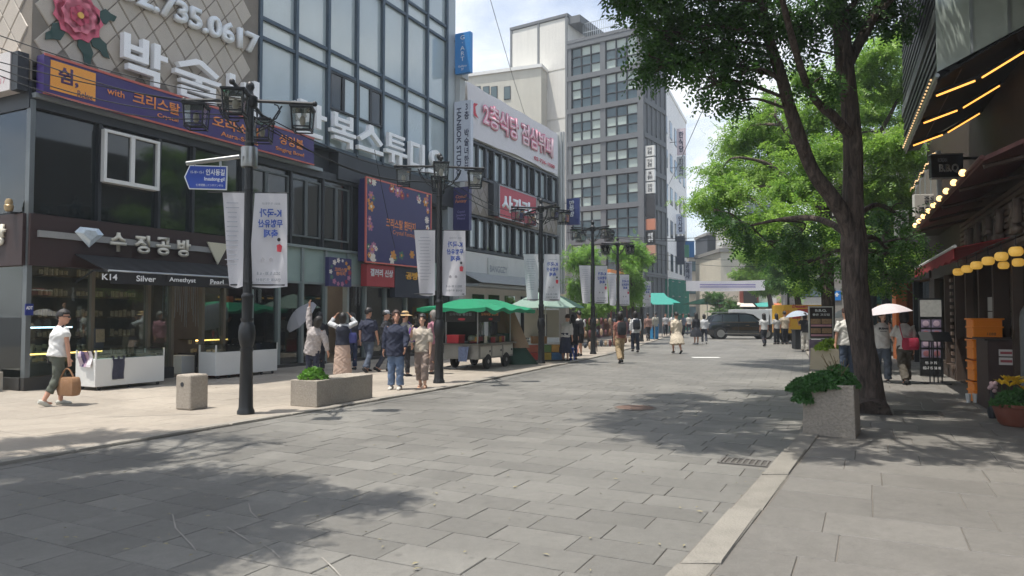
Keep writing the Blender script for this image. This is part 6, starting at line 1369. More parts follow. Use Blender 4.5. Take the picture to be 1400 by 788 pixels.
a_, b_ = F3.u(1139, .05), F3.u(1150, .05); z1, z0 = F3.uz(1139, 398, .05)[1], F3.uz(1139, 411, .05)[1]
MB().fbox(F3, a_, b_, .031, .08, z0, z1).build('panel', mat('bright_blue', '#2a7fd0', .5), sgn)
MB().prism([(-.12, -.02), (0, .12), (.12, -.02), (.05, -.02), (.05, -.1), (-.05, -.1), (-.05, -.02)], F3.M((a_ + b_) / 2, .081, (z0 + z1) / 2 + .05), .004).build('pictogram', m_lwhite, sgn)
# ------------------------------------------------------------------ trees
import numpy as np
def fronds(clusters, per_m3, seed, leaflet=.07, pairs=5, length=.26, droop=.55, fill=.55):
    """pinnate sprays spread through the given ellipsoids; returns vertex and face arrays (four corners per leaflet)"""
    rs = np.random.RandomState(seed); V = []
    for (c, r) in clusters:
        n = int(per_m3 * (4.19 * r[0] * r[1] * r[2]) ** .8)
        d = rs.normal(size=(n, 3)); d /= np.linalg.norm(d, axis=1)[:, None]
        rad = rs.uniform(0, 1, n) ** (1 / 2.2) * (1 + .16 * rs.normal(size=n))
        lump = .72 + .38 * np.sin(d[:, 0] * 4 + c[0] * 3) * np.sin(d[:, 1] * 4.3 + c[1] * 2) + .25 * np.sin(d[:, 2] * 5 + c[2] * 4)
        p = np.array(c) + d * (rad * lump)[:, None] * np.array(r)
        a = d * .8 + rs.normal(size=(n, 3)) * .55; a[:, 2] -= droop; a /= np.linalg.norm(a, axis=1)[:, None]
        up = rs.normal(size=(n, 3)) * .5 + np.array([0, 0, 1.0]); s = np.cross(a, up); s /= np.linalg.norm(s, axis=1)[:, None] + 1e-9
        nn = np.cross(s, a); L = length * rs.uniform(.7, 1.25, n)
        for k in range(pairs):
            t = (k + .6) / pairs; ll = leaflet * (1.0 - .35 * abs(t - .45))
            base = p + a * (L * t)[:, None] - nn * (.06 * t * t)
            for sg in (-1, 1):
                dr = (s * sg * .9 + a * .45 - nn * (.15 + .25 * rs.uniform(size=n))[:, None]); dr /= np.linalg.norm(dr, axis=1)[:, None]
                w = np.cross(dr, nn); w /= np.linalg.norm(w, axis=1)[:, None] + 1e-9
                l = ll * rs.uniform(.75, 1.2, n)[:, None]
                V.append(np.stack([base, base + dr * l * .5 + w * l * .24, base + dr * l, base + dr * l * .5 - w * l * .24], 1))
    return np.concatenate(V).reshape(-1, 3)
def mesh_quads(name, V, mt):
    n = len(V) // 4; me = bpy.data.meshes.new(name); me.vertices.add(len(V)); me.vertices.foreach_set('co', V.astype(np.float32).ravel())
    me.loops.add(4 * n); me.loops.foreach_set('vertex_index', np.arange(4 * n, dtype=np.int32))
    me.polygons.add(n); me.polygons.foreach_set('loop_start', np.arange(0, 4 * n, 4, dtype=np.int32))
    me.materials.append(mt); me.update(calc_edges=True); me.validate(); return me
def leaf_mat(name, col, tr, hue):
    m = bpy.data.materials.new(name); m.use_nodes = True; n = m.node_tree; N = n.nodes; L = n.links; b = N['Principled BSDF']; b.inputs['Roughness'].default_value = .45; b.inputs['Specular IOR Level'].default_value = .4
    g = N.new("ShaderNodeNewGeometry"); t = N.new("ShaderNodeTexNoise"); t.inputs['Scale'].default_value = 1.1; t.inputs['Detail'].default_value = 3; L.new(g.outputs['Position'], t.inputs['Vector'])
    ad = N.new("ShaderNodeMath"); ad.operation = 'MULTIPLY_ADD'; L.new(g.outputs['Random Per Island'], ad.inputs[0]); ad.inputs[1].default_value = .5; L.new(t.outputs['Fac'], ad.inputs[2])
    rp = N.new("ShaderNodeValToRGB"); L.new(ad.outputs[0], rp.inputs[0]); c0, c1 = lin(col), lin(hue); rp.color_ramp.elements[0].position = .35; rp.color_ramp.elements[1].position = 1.0
    rp.color_ramp.elements[0].color = (*c0, 1); rp.color_ramp.elements[1].color = (*c1, 1); L.new(rp.outputs[0], b.inputs['Base Color'])
    ts = N.new("ShaderNodeBsdfTranslucent"); L.new(rp.outputs[0], ts.inputs[0]); ms = N.new("ShaderNodeMixShader"); ms.inputs[0].default_value = tr
    L.new(b.outputs[0], ms.inputs[1]); L.new(ts.outputs[0], ms.inputs[2]); L.new(ms.outputs[0], N['Material Output'].inputs[0]); return m
m_leafA = leaf_mat('pagoda_leaf', '#30522a', .42, '#5a843c'); m_leafB = leaf_mat('bright_leaf', '#527f2e', .52, '#97ba50'); m_leafC = leaf_mat('young_leaf', '#5d8c34', .5, '#8fb752')
def bark_mat():
    m = bpy.data.materials.new('bark'); m.use_nodes = True; n = m.node_tree; N = n.nodes; L = n.links; b = N['Principled BSDF']; b.inputs['Roughness'].default_value = .95
    g = N.new("ShaderNodeNewGeometry"); mp = N.new("ShaderNodeMapping"); mp.inputs['Scale'].default_value = (9, 9, 1.6); L.new(g.outputs['Position'], mp.inputs['Vector'])
    t = N.new("ShaderNodeTexNoise"); t.inputs['Scale'].default_value = 1.6; t.inputs['Detail'].default_value = 8; t.inputs['Roughness'].default_value = .7; t.inputs['Distortion'].default_value = .8; L.new(mp.outputs[0], t.inputs['Vector'])
    rp = N.new("ShaderNodeValToRGB"); rp.color_ramp.elements[0].position = .35; rp.color_ramp.elements[1].position = .68; rp.color_ramp.elements[0].color = (*lin('#2f2723'), 1); rp.color_ramp.elements[1].color = (*lin('#71635a'), 1)
    L.new(t.outputs['Fac'], rp.inputs[0]); L.new(rp.outputs[0], b.inputs['Base Color'])
    bp = N.new("ShaderNodeBump"); bp.inputs['Strength'].default_value = 1; bp.inputs['Distance'].default_value = .05; L.new(t.outputs['Fac'], bp.inputs['Height']); L.new(bp.outputs[0], b.inputs['Normal']); return m
m_bark = bark_mat()
def smooth_path(P, R_, k=4):
    out, rr = [], []
    n = len(P)
    for i in range(n - 1):
        p0, p1, p2, p3 = P[max(i - 1, 0)], P[i], P[i + 1], P[min(i + 2, n - 1)]
        for j in range(k):
            t = j / k; out.append(.5 * ((2 * p1) + (p2 - p0) * t + (2 * p0 - 5 * p1 + 4 * p2 - p3) * t * t + (3 * p1 - p0 - 3 * p2 + p3) * t ** 3)); rr.append(R_[i] + (R_[i + 1] - R_[i]) * t)
    return out + [P[-1]], rr + [R_[-1]]
def limb(m, P, R_, n=12, seed=0, wob=.0):
    P, R_ = smooth_path([Vector(p) for p in P], R_, 5)
    s0 = len(m.v); m.tube(P, R_, n)
    for i in range(s0, len(m.v)):
        v = m.v[i]; q = noise.noise(Vector((v.x * 5, v.y * 5, v.z * 1.3 + seed))); r_ = min(R_[(i - s0) // n] if (i - s0) // n < len(R_) else .05, .3)
        ax = P[min((i - s0) // n, len(P) - 1)]; m.v[i] = v + (v - ax).normalized() * q * r_ * .24
    return P
def tree(name, lb, base, trunk, limbs, clusters, dens, seed, lm, leaflet=.07, pairs=5, length=.26, twig=True, group=None, fill=.55):
    """trunk and limbs are (points, radii); clusters are (centre, (rx, ry, rz))"""
    t = thing(name, lb, 'tree', base, group); m = MB(); nodes = limb(m, *trunk, n=18, seed=seed)[-3:]
    m.build('trunk', m_bark, t, True)
    for L_ in limbs:
        lm_ = MB(); nodes += limb(lm_, *L_, n=10, seed=seed + 3); lm_.build('limb', m_bark, t, True)
    if twig:
        rg = random.Random(seed); tw = MB()
        for c, r in clusters:
            c = Vector(c); a = min(nodes, key=lambda q: (q - c).length + .6 * abs(min(0, c.z - q.z)) * 2); d_ = c - a
            mid = a + d_ * .55 + Vector((rg.gauss(0, .12), rg.gauss(0, .12), .12 * d_.length)); r0 = min(.055, .016 + .014 * d_.length)
            limb(tw, [a, mid, c], [r0, r0 * .7, r0 * .4], 6, seed)
            for k in range(4):
                e = c + Vector((rg.uniform(-1, 1) * r[0], rg.uniform(-1, 1) * r[1], rg.uniform(-.6, .9) * r[2])) * .8
                limb(tw, [mid.lerp(c, .5), c.lerp(e, .5) + Vector((0, 0, .06)), e], [r0 * .45, r0 * .3, .006], 5, seed)
        tw.build('branches', m_bark, t, True, kind='stuff')
    V = fronds([((c[0], c[1], c[2]), r) for c, r in clusters], dens, seed, leaflet, pairs, length, fill=fill)
    V = V - np.array(base)
    o = bpy.data.objects.new('crown', mesh_quads('crown', V, lm)); COL.objects.link(o); o.parent = t
    return t
D1 = 11.6
def q1(px, py, d=D1): return dp(px, py, d)
tb = gp(1190, 566, .03)
trunk = ([tb + Vector((0, 0, -.05)), q1(1190, 550), q1(1187, 515), q1(1176, 450), q1(1169, 385), q1(1168, 335), q1(1166, 300)], [.31, .23, .195, .19, .19, .19, .16])
limbs = [([q1(1168, 335), q1(1148, 285, 11.5), q1(1112, 235, 11.4), q1(1090, 180, 11.3), q1(1068, 105, 11.2), q1(1047, 35, 11.0), q1(1030, -60, 10.7), q1(1005, -190, 10.4)], [.14, .125, .108, .1, .088, .08, .065, .035]),
         ([q1(1166, 305), q1(1167, 235), q1(1165, 165), q1(1156, 95), q1(1149, 25, 11.7), q1(1140, -80, 11.9), q1(1120, -230, 12.2)], [.165, .155, .145, .135, .12, .095, .045]),
         ([q1(1165, 190), q1(1140, 160, 11.3), q1(1110, 130, 11.0), q1(1085, 60, 10.4), q1(1060, -40, 9.8)], [.09, .075, .06, .05, .03]),
         ([q1(1156, 95), q1(1190, 30, 11.9), q1(1240, -60, 12.2), q1(1290, -160, 12.6)], [.1, .08, .065, .03]),
         ([q1(1149, 25, 11.7), q1(1120, -60, 12.6), q1(1070, -150, 13.6)], [.09, .07, .03]),
         ([q1(1166, 300), q1(1200, 280, 12.2), q1(1235, 300, 12.8)], [.06, .045, .02]), ([q1(1169, 325), q1(1120, 300, 12.6), q1(1070, 300, 13.6), q1(1020, 310, 14.2)], [.075, .055, .04, .018]), ([q1(1170, 330), q1(1195, 325, 12.6), q1(1215, 345, 13.4)], [.06, .04, .018])]
CL = [(895, 95, 11.1, .42, .35), (905, 55, 11.3, .6, .45), (925, 20, 11.5, .7, .45), (950, 75, 11.0, .5, .45), (880, 5, 11.2, .5, .4), (965, 120, 10.9, .28, .4), (985, 60, 11.2, .6, .45), (1000, 10, 11.4, .7, .5), (1005, 105, 11.0, .35, .4), (1035, 70, 11.2, .4, .4), (1065, 20, 10.9, .7, .4), (1110, 30, 11.2, .5, .35), (1125, 110, 10.8, .35, .3), (1180, 25, 12.0, .55, .35), (1215, 5, 12.0, .5, .35), (1235, 30, 12.1, .35, .22), (1105, 70, 11.6, .3, .25), (860, -20, 11.0, .6, .4), (1140, 5, 11.6, .6, .3), (1010, 140, 11.0, .22, .3), (985, 100, 11.3, .3, .3),
      (1215, 290, 12.6, .4, .22), (1240, 330, 12.8, .35, .2),
      (1000, 305, 14, .35, .25), (1025, 325, 14.5, .4, .25), (1060, 340, 14.5, .4, .25), (1095, 320, 14, .5, .32), (1095, 365, 14.5, .4, .25), (1215, 320, 14, .5, .28), (1200, 350, 13.4, .45, .26), (1230, 362, 14, .35, .2), (1218, 385, 13.6, .3, .2), (1155, 350, 13, .35, .25), (1180, 380, 13.4, .3, .22), (1120, 380, 14.4, .3, .2), (975, 290, 14.6, .25, .2)]
clusters = [(dp(px, py, d), (rx, rx * .95, rz)) for px, py, d, rx, rz in CL]
rg = random.Random(41)
for i in range(75):                                    # the part of the crown above the picture
    a_ = rg.uniform(0, 6.283); r_ = math.sqrt(rg.random()); x, y = 3.5 + 3.9 * r_ * math.cos(a_), 10.6 + 3.6 * r_ * math.sin(a_); z = 6.2 + rg.random() * 2.6 * (1 - r_ ** 2)
    z = max(z, CAMZ + .445 * y + 1.15)
    clusters.append((Vector((x, y, z)), (rg.uniform(.5, .85), rg.uniform(.5, .85), rg.uniform(.3, .5))))
tree('pagoda_tree', 'big pagoda tree with dark leaning trunk on right pavement, nearest tree', tb, trunk, limbs, clusters, 235, 11, m_leafA, .098, 5, .29)
# the bright tree behind it
d2 = 22.0; b2p = dp(1131, 430, d2); b2p.z = .03
def q2(px, py, d=d2): return dp(px, py, d)
tr2 = ([b2p, q2(1132, 450), q2(1131, 380), q2(1129, 320), q2(1128, 280)], [.24, .2, .185, .18, .17])
lb2 = [([q2(1129, 300), q2(1095, 260), q2(1050, 225), q2(1010, 215)], [.12, .1, .07, .03]), ([q2(1128, 285), q2(1135, 220), q2(1150, 150), q2(1165, 80)], [.14, .11, .08, .03]), ([q2(1128, 290), q2(1170, 230), q2(1210, 170), q2(1235, 120)], [.12, .1, .07, .03]), ([q2(1129, 320), q2(1105, 330, 20.5), q2(1060, 320, 19.5)], [.08, .06, .03]), ([q2(1129, 330), q2(1170, 330, 20.5), q2(1215, 345, 20)], [.08, .06, .03]), ([q2(1128, 290), q2(1085, 200), q2(1060, 160)], [.1, .07, .03])]
CL2 = []
rg = random.Random(17)
for px, py, rx in ((965, 275, .75), (985, 235, .9), (1010, 195, 1.0), (1000, 262, .9), (1040, 170, 1.0), (1045, 235, 1.1), (1075, 195, 1.1), (1085, 255, 1.1), (1120, 215, 1.1), (1110, 160, 1.0), (1060, 140, .7), (1140, 130, .9), (1175, 100, 1.1), (1205, 70, .9), (1235, 50, .8), (1190, 150, 1.1), (1230, 115, 1.1), (1255, 90, .8), (1215, 200, 1.1), (1165, 195, 1.0), (1250, 160, .9), (1200, 250, 1.0), (1240, 215, .9), (1160, 265, .9), (1265, 60, .7), (1225, 265, .8), (1100, 105, .7)):
    dd = d2 + rg.uniform(-1.8, 2.4); CL2.append((dp(px, py, dd), (rx, rx, rx * .62)))
for px, py, rx in ((985, 300, .6), (1015, 310, .7), (1050, 300, .8), (1085, 300, .9), (1040, 340, .6), (1080, 345, .7), (1110, 350, .7), (1150, 320, .8), (1185, 305, .9), (1215, 300, .9), (1240, 290, .8), (1180, 355, .8), (1215, 345, .8), (1240, 350, .6), (1100, 385, .5), (1195, 385, .5)):
    CL2.append((dp(px, py, rg.uniform(19, 23)), (rx, rx, rx * .6)))
tree('pagoda_tree', 'sunlit bright green tree standing behind the nearest tree trunk', b2p, tr2, lb2, CL2, 300, 23, m_leafB, .11, 4, .3)
def simple_tree(name, lb, px, d, ztrunk, crown_px, crown_py, rx, rz, n, seed, lm, leaflet=.13, dens=170, cl=.45):
    b = dp(px, 430, d); b.z = .02; c = dp(crown_px, crown_py, d); rg = random.Random(seed); C = []
    for i in range(n):
        a_ = rg.uniform(0, 6.283); r_ = rg.random() ** .6; ph_ = rg.uniform(-1, 1)
        k = math.sqrt(max(0, 1 - ph_ * ph_)); C.append((c + Vector((rx * r_ * k * math.cos(a_), rx * r_ * k * math.sin(a_), rz * ph_ * .85)), (rx * cl, rx * cl, rz * cl * .8)))
    top = Vector((c.x, d, c.z)); tree(name, lb, b, ([b, b.lerp(top, .4), b.lerp(top, .8), top], [rx * .09, rx * .07, rx * .055, .03]), [], C, dens, seed, lm, leaflet, 4, .32)
simple_tree('street_tree', 'light green young tree growing between fourth and fifth lamps', 806, 36.5, 2, 808, 385, 1.35, 1.9, 16, 31, m_leafC, .12, 230)
simple_tree('street_tree', 'small bushy green tree behind sixth lamp banners', 868, 39, 2, 862, 372, 1.25, 1.7, 13, 32, m_leafC, .12, 220)
simple_tree('street_tree', 'broad pale green tree in front of cream far building', 1060, 58, 3, 1046, 368, 2.9, 1.9, 20, 33, m_leafB, .16, 120)
simple_tree('street_tree', 'dark small tree at far end below overhead banner', 985, 60, 2, 984, 418, 1.5, 1.4, 10, 34, m_leafA, .16, 130)
simple_tree('street_tree', 'lime green small tree behind yellow truck', 1084, 50, 2, 1085, 415, .9, .7, 8, 35, m_leafC, .14, 150)
simple_tree('street_tree', 'dark spreading tree over far right pavement', 1100, 40, 2, 1082, 362, 2.4, 1.3, 14, 37, m_leafA, .14, 130)
simple_tree('street_tree', 'reddish rooftop shrub on white terrace building', 1018, 84, 2, 1013, 318, 1.6, 1.4, 8, 36, leaf_mat('roof_shrub', '#5a4a35', .3, '#7d6a4a'), .2, 80)
# tree standing beside the photographer on the left: only its shade reaches the picture
rg = random.Random(53); C = []
for px, py, r_ in ((20, 612, .6), (80, 604, .6), (140, 600, .5), (200, 598, .45), (260, 597, .35), (310, 600, .3), (345, 606, .25), (40, 640, .8), (120, 632, .8), (190, 628, .6), (30, 680, .8), (110, 668, .8), (190, 665, .75), (260, 650, .5), (270, 672, .6), (340, 668, .55), (400, 660, .3), (330, 655, .35), (400, 690, .5), (460, 690, .45), (510, 686, .38), (545, 686, .25), (320, 700, .6), (250, 710, .7), (160, 705, .8), (60, 720, .9), (130, 750, .8), (220, 745, .7), (300, 735, .5), (350, 745, .4), (390, 735, .3), (180, 785, .7), (80, 780, .8), (-60, 640, .8), (-80, 700, .9), (-60, 770, .9), (430, 675, .3)):
    g_ = gp(px, py); z = CAMZ + .445 * g_.y + 1.2 + rg.random() * 1.0; k = z / math.tan(SUN_EL)
    s_ = Vector((-SUN_TO.x, -SUN_TO.y)).normalized(); C.append((Vector((g_.x - s_.x * k, g_.y - s_.y * k, z)), (r_ * 1.05, r_ * 1.05, r_ * .5)))
fb = Vector((-7.6, 4.6, .02))
tree('pagoda_tree', 'tree on left pavement beside the viewpoint casting leafy shade on road', fb, ([fb, fb + Vector((.05, 0, 1.5)), fb + Vector((.2, .1, 3.2)), fb + Vector((.3, .2, 4.6))], [.28, .22, .2, .17]), [([fb + Vector((.3, .2, 4.4)), fb + Vector((.9, 1.0, 5.6)), fb + Vector((1.6, 2.2, 6.6))], [.13, .1, .05]), ([fb + Vector((.3, .2, 4.4)), fb + Vector((1.4, .5, 5.4)), fb + Vector((3.0, .9, 6.2))], [.13, .1, .05])], C, 520, 61, m_leafA, .085, 4, .26)
# ------------------------------------------------------------------ people
REM = []
m_skin = mat('skin', '#c0917a', .55, 0, .06, 9); m_skin2 = mat('skin_pale', '#cda48c', .55, 0, .06, 9)
m_hair = mat('black_hair', '#1b1716', .5, 0, .3, 40, .4, 90); m_hairb = mat('brown_hair', '#3a2620', .5, 0, .3, 40, .4, 90)
def cloth(c): return mat('cloth_' + c.lstrip('#'), c, .85, 0, .12, 14, .35, 22)
def rings(m, pts, radii, hint=(1, 0, 0), n=14):
    """lofted tube with elliptical sections (a along hint, b across)"""
    pts = [Vector(p) for p in pts]; k = len(pts); vs = []; fs = []; h0 = Vector(hint)
    for i in range(k):
        T = (pts[min(i + 1, k - 1)] - pts[max(i - 1, 0)]).normalized(); h = (h0 - T * h0.dot(T))
        h = h.normalized() if h.length > 1e-4 else T.orthogonal().normalized(); q = T.cross(h); a, b = radii[i] if isinstance(radii[i], tuple) else (radii[i], radii[i])
        for j in range(n): t = 6.2832 * j / n; vs.append(pts[i] + h * a * math.cos(t) + q * b * math.sin(t))
    for i in range(k - 1):
        for j in range(n): fs.append((i * n + j, i * n + (j + 1) % n, (i + 1) * n + (j + 1) % n, (i + 1) * n + j))
    fs += [tuple(range(n))[::-1], tuple(range((k - 1) * n, k * n))]; m.add(vs, fs)
def remesh(o, vox, it=4):
    md = o.modifiers.new('r', 'REMESH'); md.mode = 'VOXEL'; md.voxel_size = vox; md.use_smooth_shade = True
    sm = o.modifiers.new('s', 'SMOOTH'); sm.factor = .5; sm.iterations = it; REM.append(o)
def flush_remesh():
    bpy.context.view_layer.update(); dg = bpy.context.evaluated_depsgraph_get()
    new = [bpy.data.meshes.new_from_object(o.evaluated_get(dg)) for o in REM]
    for o, me in zip(REM, new):
        old = o.data; mt = list(old.materials); o.modifiers.clear(); me.name = o.name.split('.')[0]; o.data = me; bpy.data.meshes.remove(old)
        if not len(me.materials):
            for q in mt: me.materials.append(q)
        w_ = o.get('_wr', 0.0)
        if w_:
            n = len(me.vertices); co = np.empty(n * 3, np.float32); me.vertices.foreach_get('co', co); co = co.reshape(-1, 3); no = np.empty(n * 3, np.float32); me.vertices.foreach_get('normal', no); no = no.reshape(-1, 3)
            s_ = o.get('_seed', 0.0); f = np.sin(co[:, 2] * 31 + 4 * np.sin(co[:, 0] * 11 + s_) + 3 * np.sin(co[:, 1] * 13)) * .55 + np.sin(co[:, 0] * 47 + 5 * np.sin(co[:, 2] * 17 + s_)) * .45
            co = co + no * (f * w_)[:, None]; me.vertices.foreach_set('co', co.ravel()); me.update()
        for k in ('_wr', '_seed'):
            if k in o: del o[k]
        me.polygons.foreach_set('use_smooth', [True] * len(me.polygons))
    REM.clear()
ST = ((.1, .0, -1), (.06, .12, -1))
def person(lb, pos, rz, h=1.65, top='#888888', bot='#333333', sleeve=.5, hem=.0, legs='trousers', lw=1.0, llen=.97, larm=ST, rarm=ST, lleg=((.03, 0, -1), (0, 0, -1)), rleg=((.03, 0, -1), (0, 0, -1)),
           lean=(0, 0), head=(0, 0, 0), hair='short', hairm=None, shoe='#2a2a2a', skin=None, vox=.016, group=None, skirt=None, bulk=1.0, vest=None, hat=None, far=False, tee=None, glasses=False, topmat=None):
    s = h / 1.70; skin = skin or m_skin; hairm = hairm or m_hair
    t = thing('person', lb, 'person', (pos.x, pos.y, pos.z), group, R(rz)); t.scale = (s, s, s)
    Rt = Matrix.Rotation(R(-lean[0]), 3, 'X') @ Matrix.Rotation(R(lean[1]), 3, 'Y')
    P0 = Vector((0, 0, .93)); sp = lambda x, y, z: P0 + Rt @ Vector((x, y, z)); N_ = sp(0, -.01, .51)
    Rh = Rt @ Matrix.Rotation(R(head[2]), 3, 'Z') @ Matrix.Rotation(R(head[0]), 3, 'X') @ Matrix.Rotation(R(head[1]), 3, 'Y'); Hc = N_ + Rh @ Vector((0, .025, .155))
    def vec(v, sd): return Vector((v[0] * sd, v[1], v[2])).normalized()
    A = []
    for sd, arm in ((-1, larm), (1, rarm)):
        sh = sp(.165 * sd * bulk, 0, .455); el = sh + vec(arm[0], sd) * .28; wr = el + vec(arm[1], sd) * .245; A.append((sd, sh, el, wr, vec(arm[1], sd)))
    Lg = []
    for sd, lg in ((-1, lleg), (1, rleg)):
        hp = P0 + Vector((.085 * sd, 0, -.03)); kn = hp + vec(lg[0], sd) * .42; an = kn + vec(lg[1], sd) * .405; Lg.append((sd, hp, kn, an))
    dz = .075 - min(l[3].z for l in Lg)
    up = Vector((0, 0, dz)); mv = lambda p: p + up
    # body: one continuous surface
    m = MB()
    rings(m, [mv(sp(0, 0, z)) for z in (-.1, 0, .15, .33, .44, .49, .53)], [(.12, .1), (.15, .105), (.125, .085), (.145, .1), (.12, .07), (.06, .058), (.054, .054)])
    rings(m, [mv(sp(0, -.01, .47)), mv(N_), mv(Hc + Rh @ Vector((0, -.01, -.06)))], [.06, .054, .054])
    hd = MB(); hd.ball((0, 0, .012), (.076, .094, .108), 18, 12); rings(hd, [(0, .02, -.03), (0, .045, -.09), (0, .058, -.115)], [(.066, .065), (.05, .05), (.03, .03)])
    hd.ball((0, .1, -.018), (.013, .02, .022), 8, 6)
    for e in (-1, 1): hd.ball((.078 * e, -.005, -.01), (.012, .02, .032), 8, 6)
    m.add([mv(Hc + Rh @ v) for v in hd.v], hd.f)
    for sd, sh, el, wr, fd in A:
        rings(m, [mv(sp(.07 * sd, 0, .41)), mv(sh + Vector((0, 0, -.025))), mv(sh.lerp(el, .5)), mv(el), mv(el.lerp(wr, .35)), mv(wr)], [.04, .04, .042, .037, .038, .027])
        side = Vector((sd, 0, 0)) - fd * (fd.x * sd); side = side.normalized() if side.length > .1 else Vector((0, 1, 0)); fw = side.cross(fd) * sd
        palm = wr + fd * .085; rings(m, [mv(wr - fd * .01), mv(wr + fd * .03), mv(palm)], [(.028, .022), (.036, .017), (.038, .014)], fw)
        if not far:
            for k in range(4):
                o_ = fw * (-.03 + .02 * k); L_ = (.062, .074, .07, .056)[k]; b_ = palm + o_; c_ = -side * .018
                rings(m, [mv(b_ - fd * .012), mv(b_ + fd * L_ * .5), mv(b_ + fd * L_ * .85 + c_), mv(b_ + fd * L_ + c_ * 1.6)], [.0095, .0095, .0085, .0075], fw, 8)
            b_ = wr + fd * .03 + fw * .03; rings(m, [mv(b_), mv(b_ + fw * .025 + fd * .03), mv(b_ + fw * .03 + fd * .06)], [.012, .011, .009], side, 8)
        else: rings(m, [mv(palm), mv(palm + fd * .07)], [(.034, .013), (.02, .01)], fw)
    for sd, hp, kn, an in Lg:
        rings(m, [mv(hp + Vector((0, 0, .06))), mv(hp), mv(hp.lerp(kn, .5)), mv(kn), mv(kn.lerp(an, .3) + Vector((0, -.012, 0))), mv(an), mv(an + Vector((0, 0, -.05)))], [.085, .085, .07, .052, .054, .035, .034])
        rings(m, [mv(an + Vector((0, -.05, -.035))), mv(an + Vector((0, .04, -.035))), mv(an + Vector((0, .14, -.05)))], [(.032, .032), (.036, .03), (.03, .018)], (1, 0, 0))
    o = m.build('body', skin, t, local=True); remesh(o, .013 if not far else .022, 3)
    # upper garment
    e = .02 * bulk + .008; m = MB(); z0 = hem - .06
    rings(m, [mv(sp(0, 0, z)) for z in (z0, max(z0 + .06, 0), .15, .33, .43, .475, .51)], [(.15 * bulk + e * 1.2, .115 * bulk + e * 1.2), (.155 * bulk + e, .112 * bulk + e), (.142 * bulk + e, .1 * bulk + e), (.16 * bulk + e, .115 * bulk + e), (.138 * bulk + e * .8, .085 + e * .8), (.09 + e * .3, .072 + e * .3), (.064 + e * .3, .062 + e * .3)])
    for sd, sh, el, wr, fd in A:
        if sleeve <= .02: continue
        f1 = min(1, sleeve / .53); pts = [mv(sp(.08 * sd, 0, .4)), mv(sh + Vector((0, 0, -.022))), mv(sh.lerp(el, .5 * f1)), mv(sh.lerp(el, f1))]; rr = [.06 + e * .4, .056 + e * .4, .055 + e * .6, .05 + e * .8]
        if sleeve > .53: f2 = (sleeve - .53) / .47; pts += [mv(el.lerp(wr, .5 * f2)), mv(el.lerp(wr, f2))]; rr += [.046 + e * .5, .036 + e * .5]
        rings(m, pts, rr)
    o = m.build('top', topmat or cloth(top), t, local=True); o['_wr'] = .008; o['_seed'] = float(len(REM)); remesh(o, vox, 3)
    if vest:
        m = MB(); rings(m, [mv(sp(0, 0, z)) for z in (z0 - .02, .0, .15, .33, .42, .46)], [(.165 * bulk + e * 1.3, .13 * bulk + e * 1.3), (.165 * bulk + e, .125 * bulk + e), (.15 * bulk + e, .11 * bulk + e), (.168 * bulk + e, .125 * bulk + e), (.14 * bulk + e, .1 + e), (.1 + e * .4, .085 + e * .4)])
        o = m.build('vest', cloth(vest), t, local=True); o['_wr'] = .003; remesh(o, vox, 3)
    # lower garment
    m = MB()
    if skirt:
        rt, rb, zb = skirt; hp0 = P0 + up; mid = (Lg[0][3] + Lg[1][3]) / 2 + up
        rings(m, [hp0 + Vector((0, 0, .1)), hp0, hp0 + Vector((0, 0, -.16)), hp0.lerp(Vector((mid.x, mid.y, zb)), .6), Vector((mid.x, mid.y, zb))], [(.15 + .01, .11 + .015), (.175, .135), (rt, rt * .8), ((rt + rb) / 2, (rt + rb) / 2 * .85), (rb, rb * .9)], n=20)
        o = m.build('skirt', cloth(bot), t, local=True); o['_wr'] = .007; remesh(o, vox, 3)
    else:
        rings(m, [mv(P0 + Vector((0, 0, z))) for z in (-.12, -.04, .05, .13)], [(.15, .115), (.168, .128), (.16, .12), (.142, .105)])
        for sd, hp, kn, an in Lg:
            if llen > .55: end = kn.lerp(an, (llen - .5) / .5); pts = [hp + Vector((0, 0, .05)), hp, hp.lerp(kn, .5), kn, kn.lerp(end, .5), end]; rr = [.095, .098, .088 * lw ** .5, .07 * lw, .066 * lw, .066 * lw * 1.02]
            else: end = hp.lerp(kn, llen * 2); pts = [hp + Vector((0, 0, .05)), hp, hp.lerp(end, .5), end]; rr = [.095, .1, .098 * lw, .1 * lw]
            rings(m, [mv(q) for q in pts], rr)
        o = m.build(legs, cloth(bot), t, local=True); o['_wr'] = .009; remesh(o, vox, 3)
    for sd, hp, kn, an in Lg:
        m = MB(); b_ = mv(an); sh_ = (kn - an).normalized(); tilt = Matrix.Rotation(math.atan2(sh_.y, sh_.z) * -.8, 3, 'X') if sh_.y > .25 else Matrix.Identity(3)
        rings(m, [b_ + tilt @ Vector((0, y, z)) for y, z in ((-.075, -.035), (-.05, -.03), (.03, -.03), (.1, -.045), (.165, -.052), (.185, -.058))], [(.025, .03), (.04, .044), (.042, .046), (.046, .032), (.034, .024), (.012, .012)], (1, 0, 0), 12)
        m.build('shoe', cloth(shoe), t, True, local=True)
    # hair
    m = MB(); m.ball((0, 0, 0), 1.0, 20, 14); R0 = Vector((.1, .12, .134)); out = []
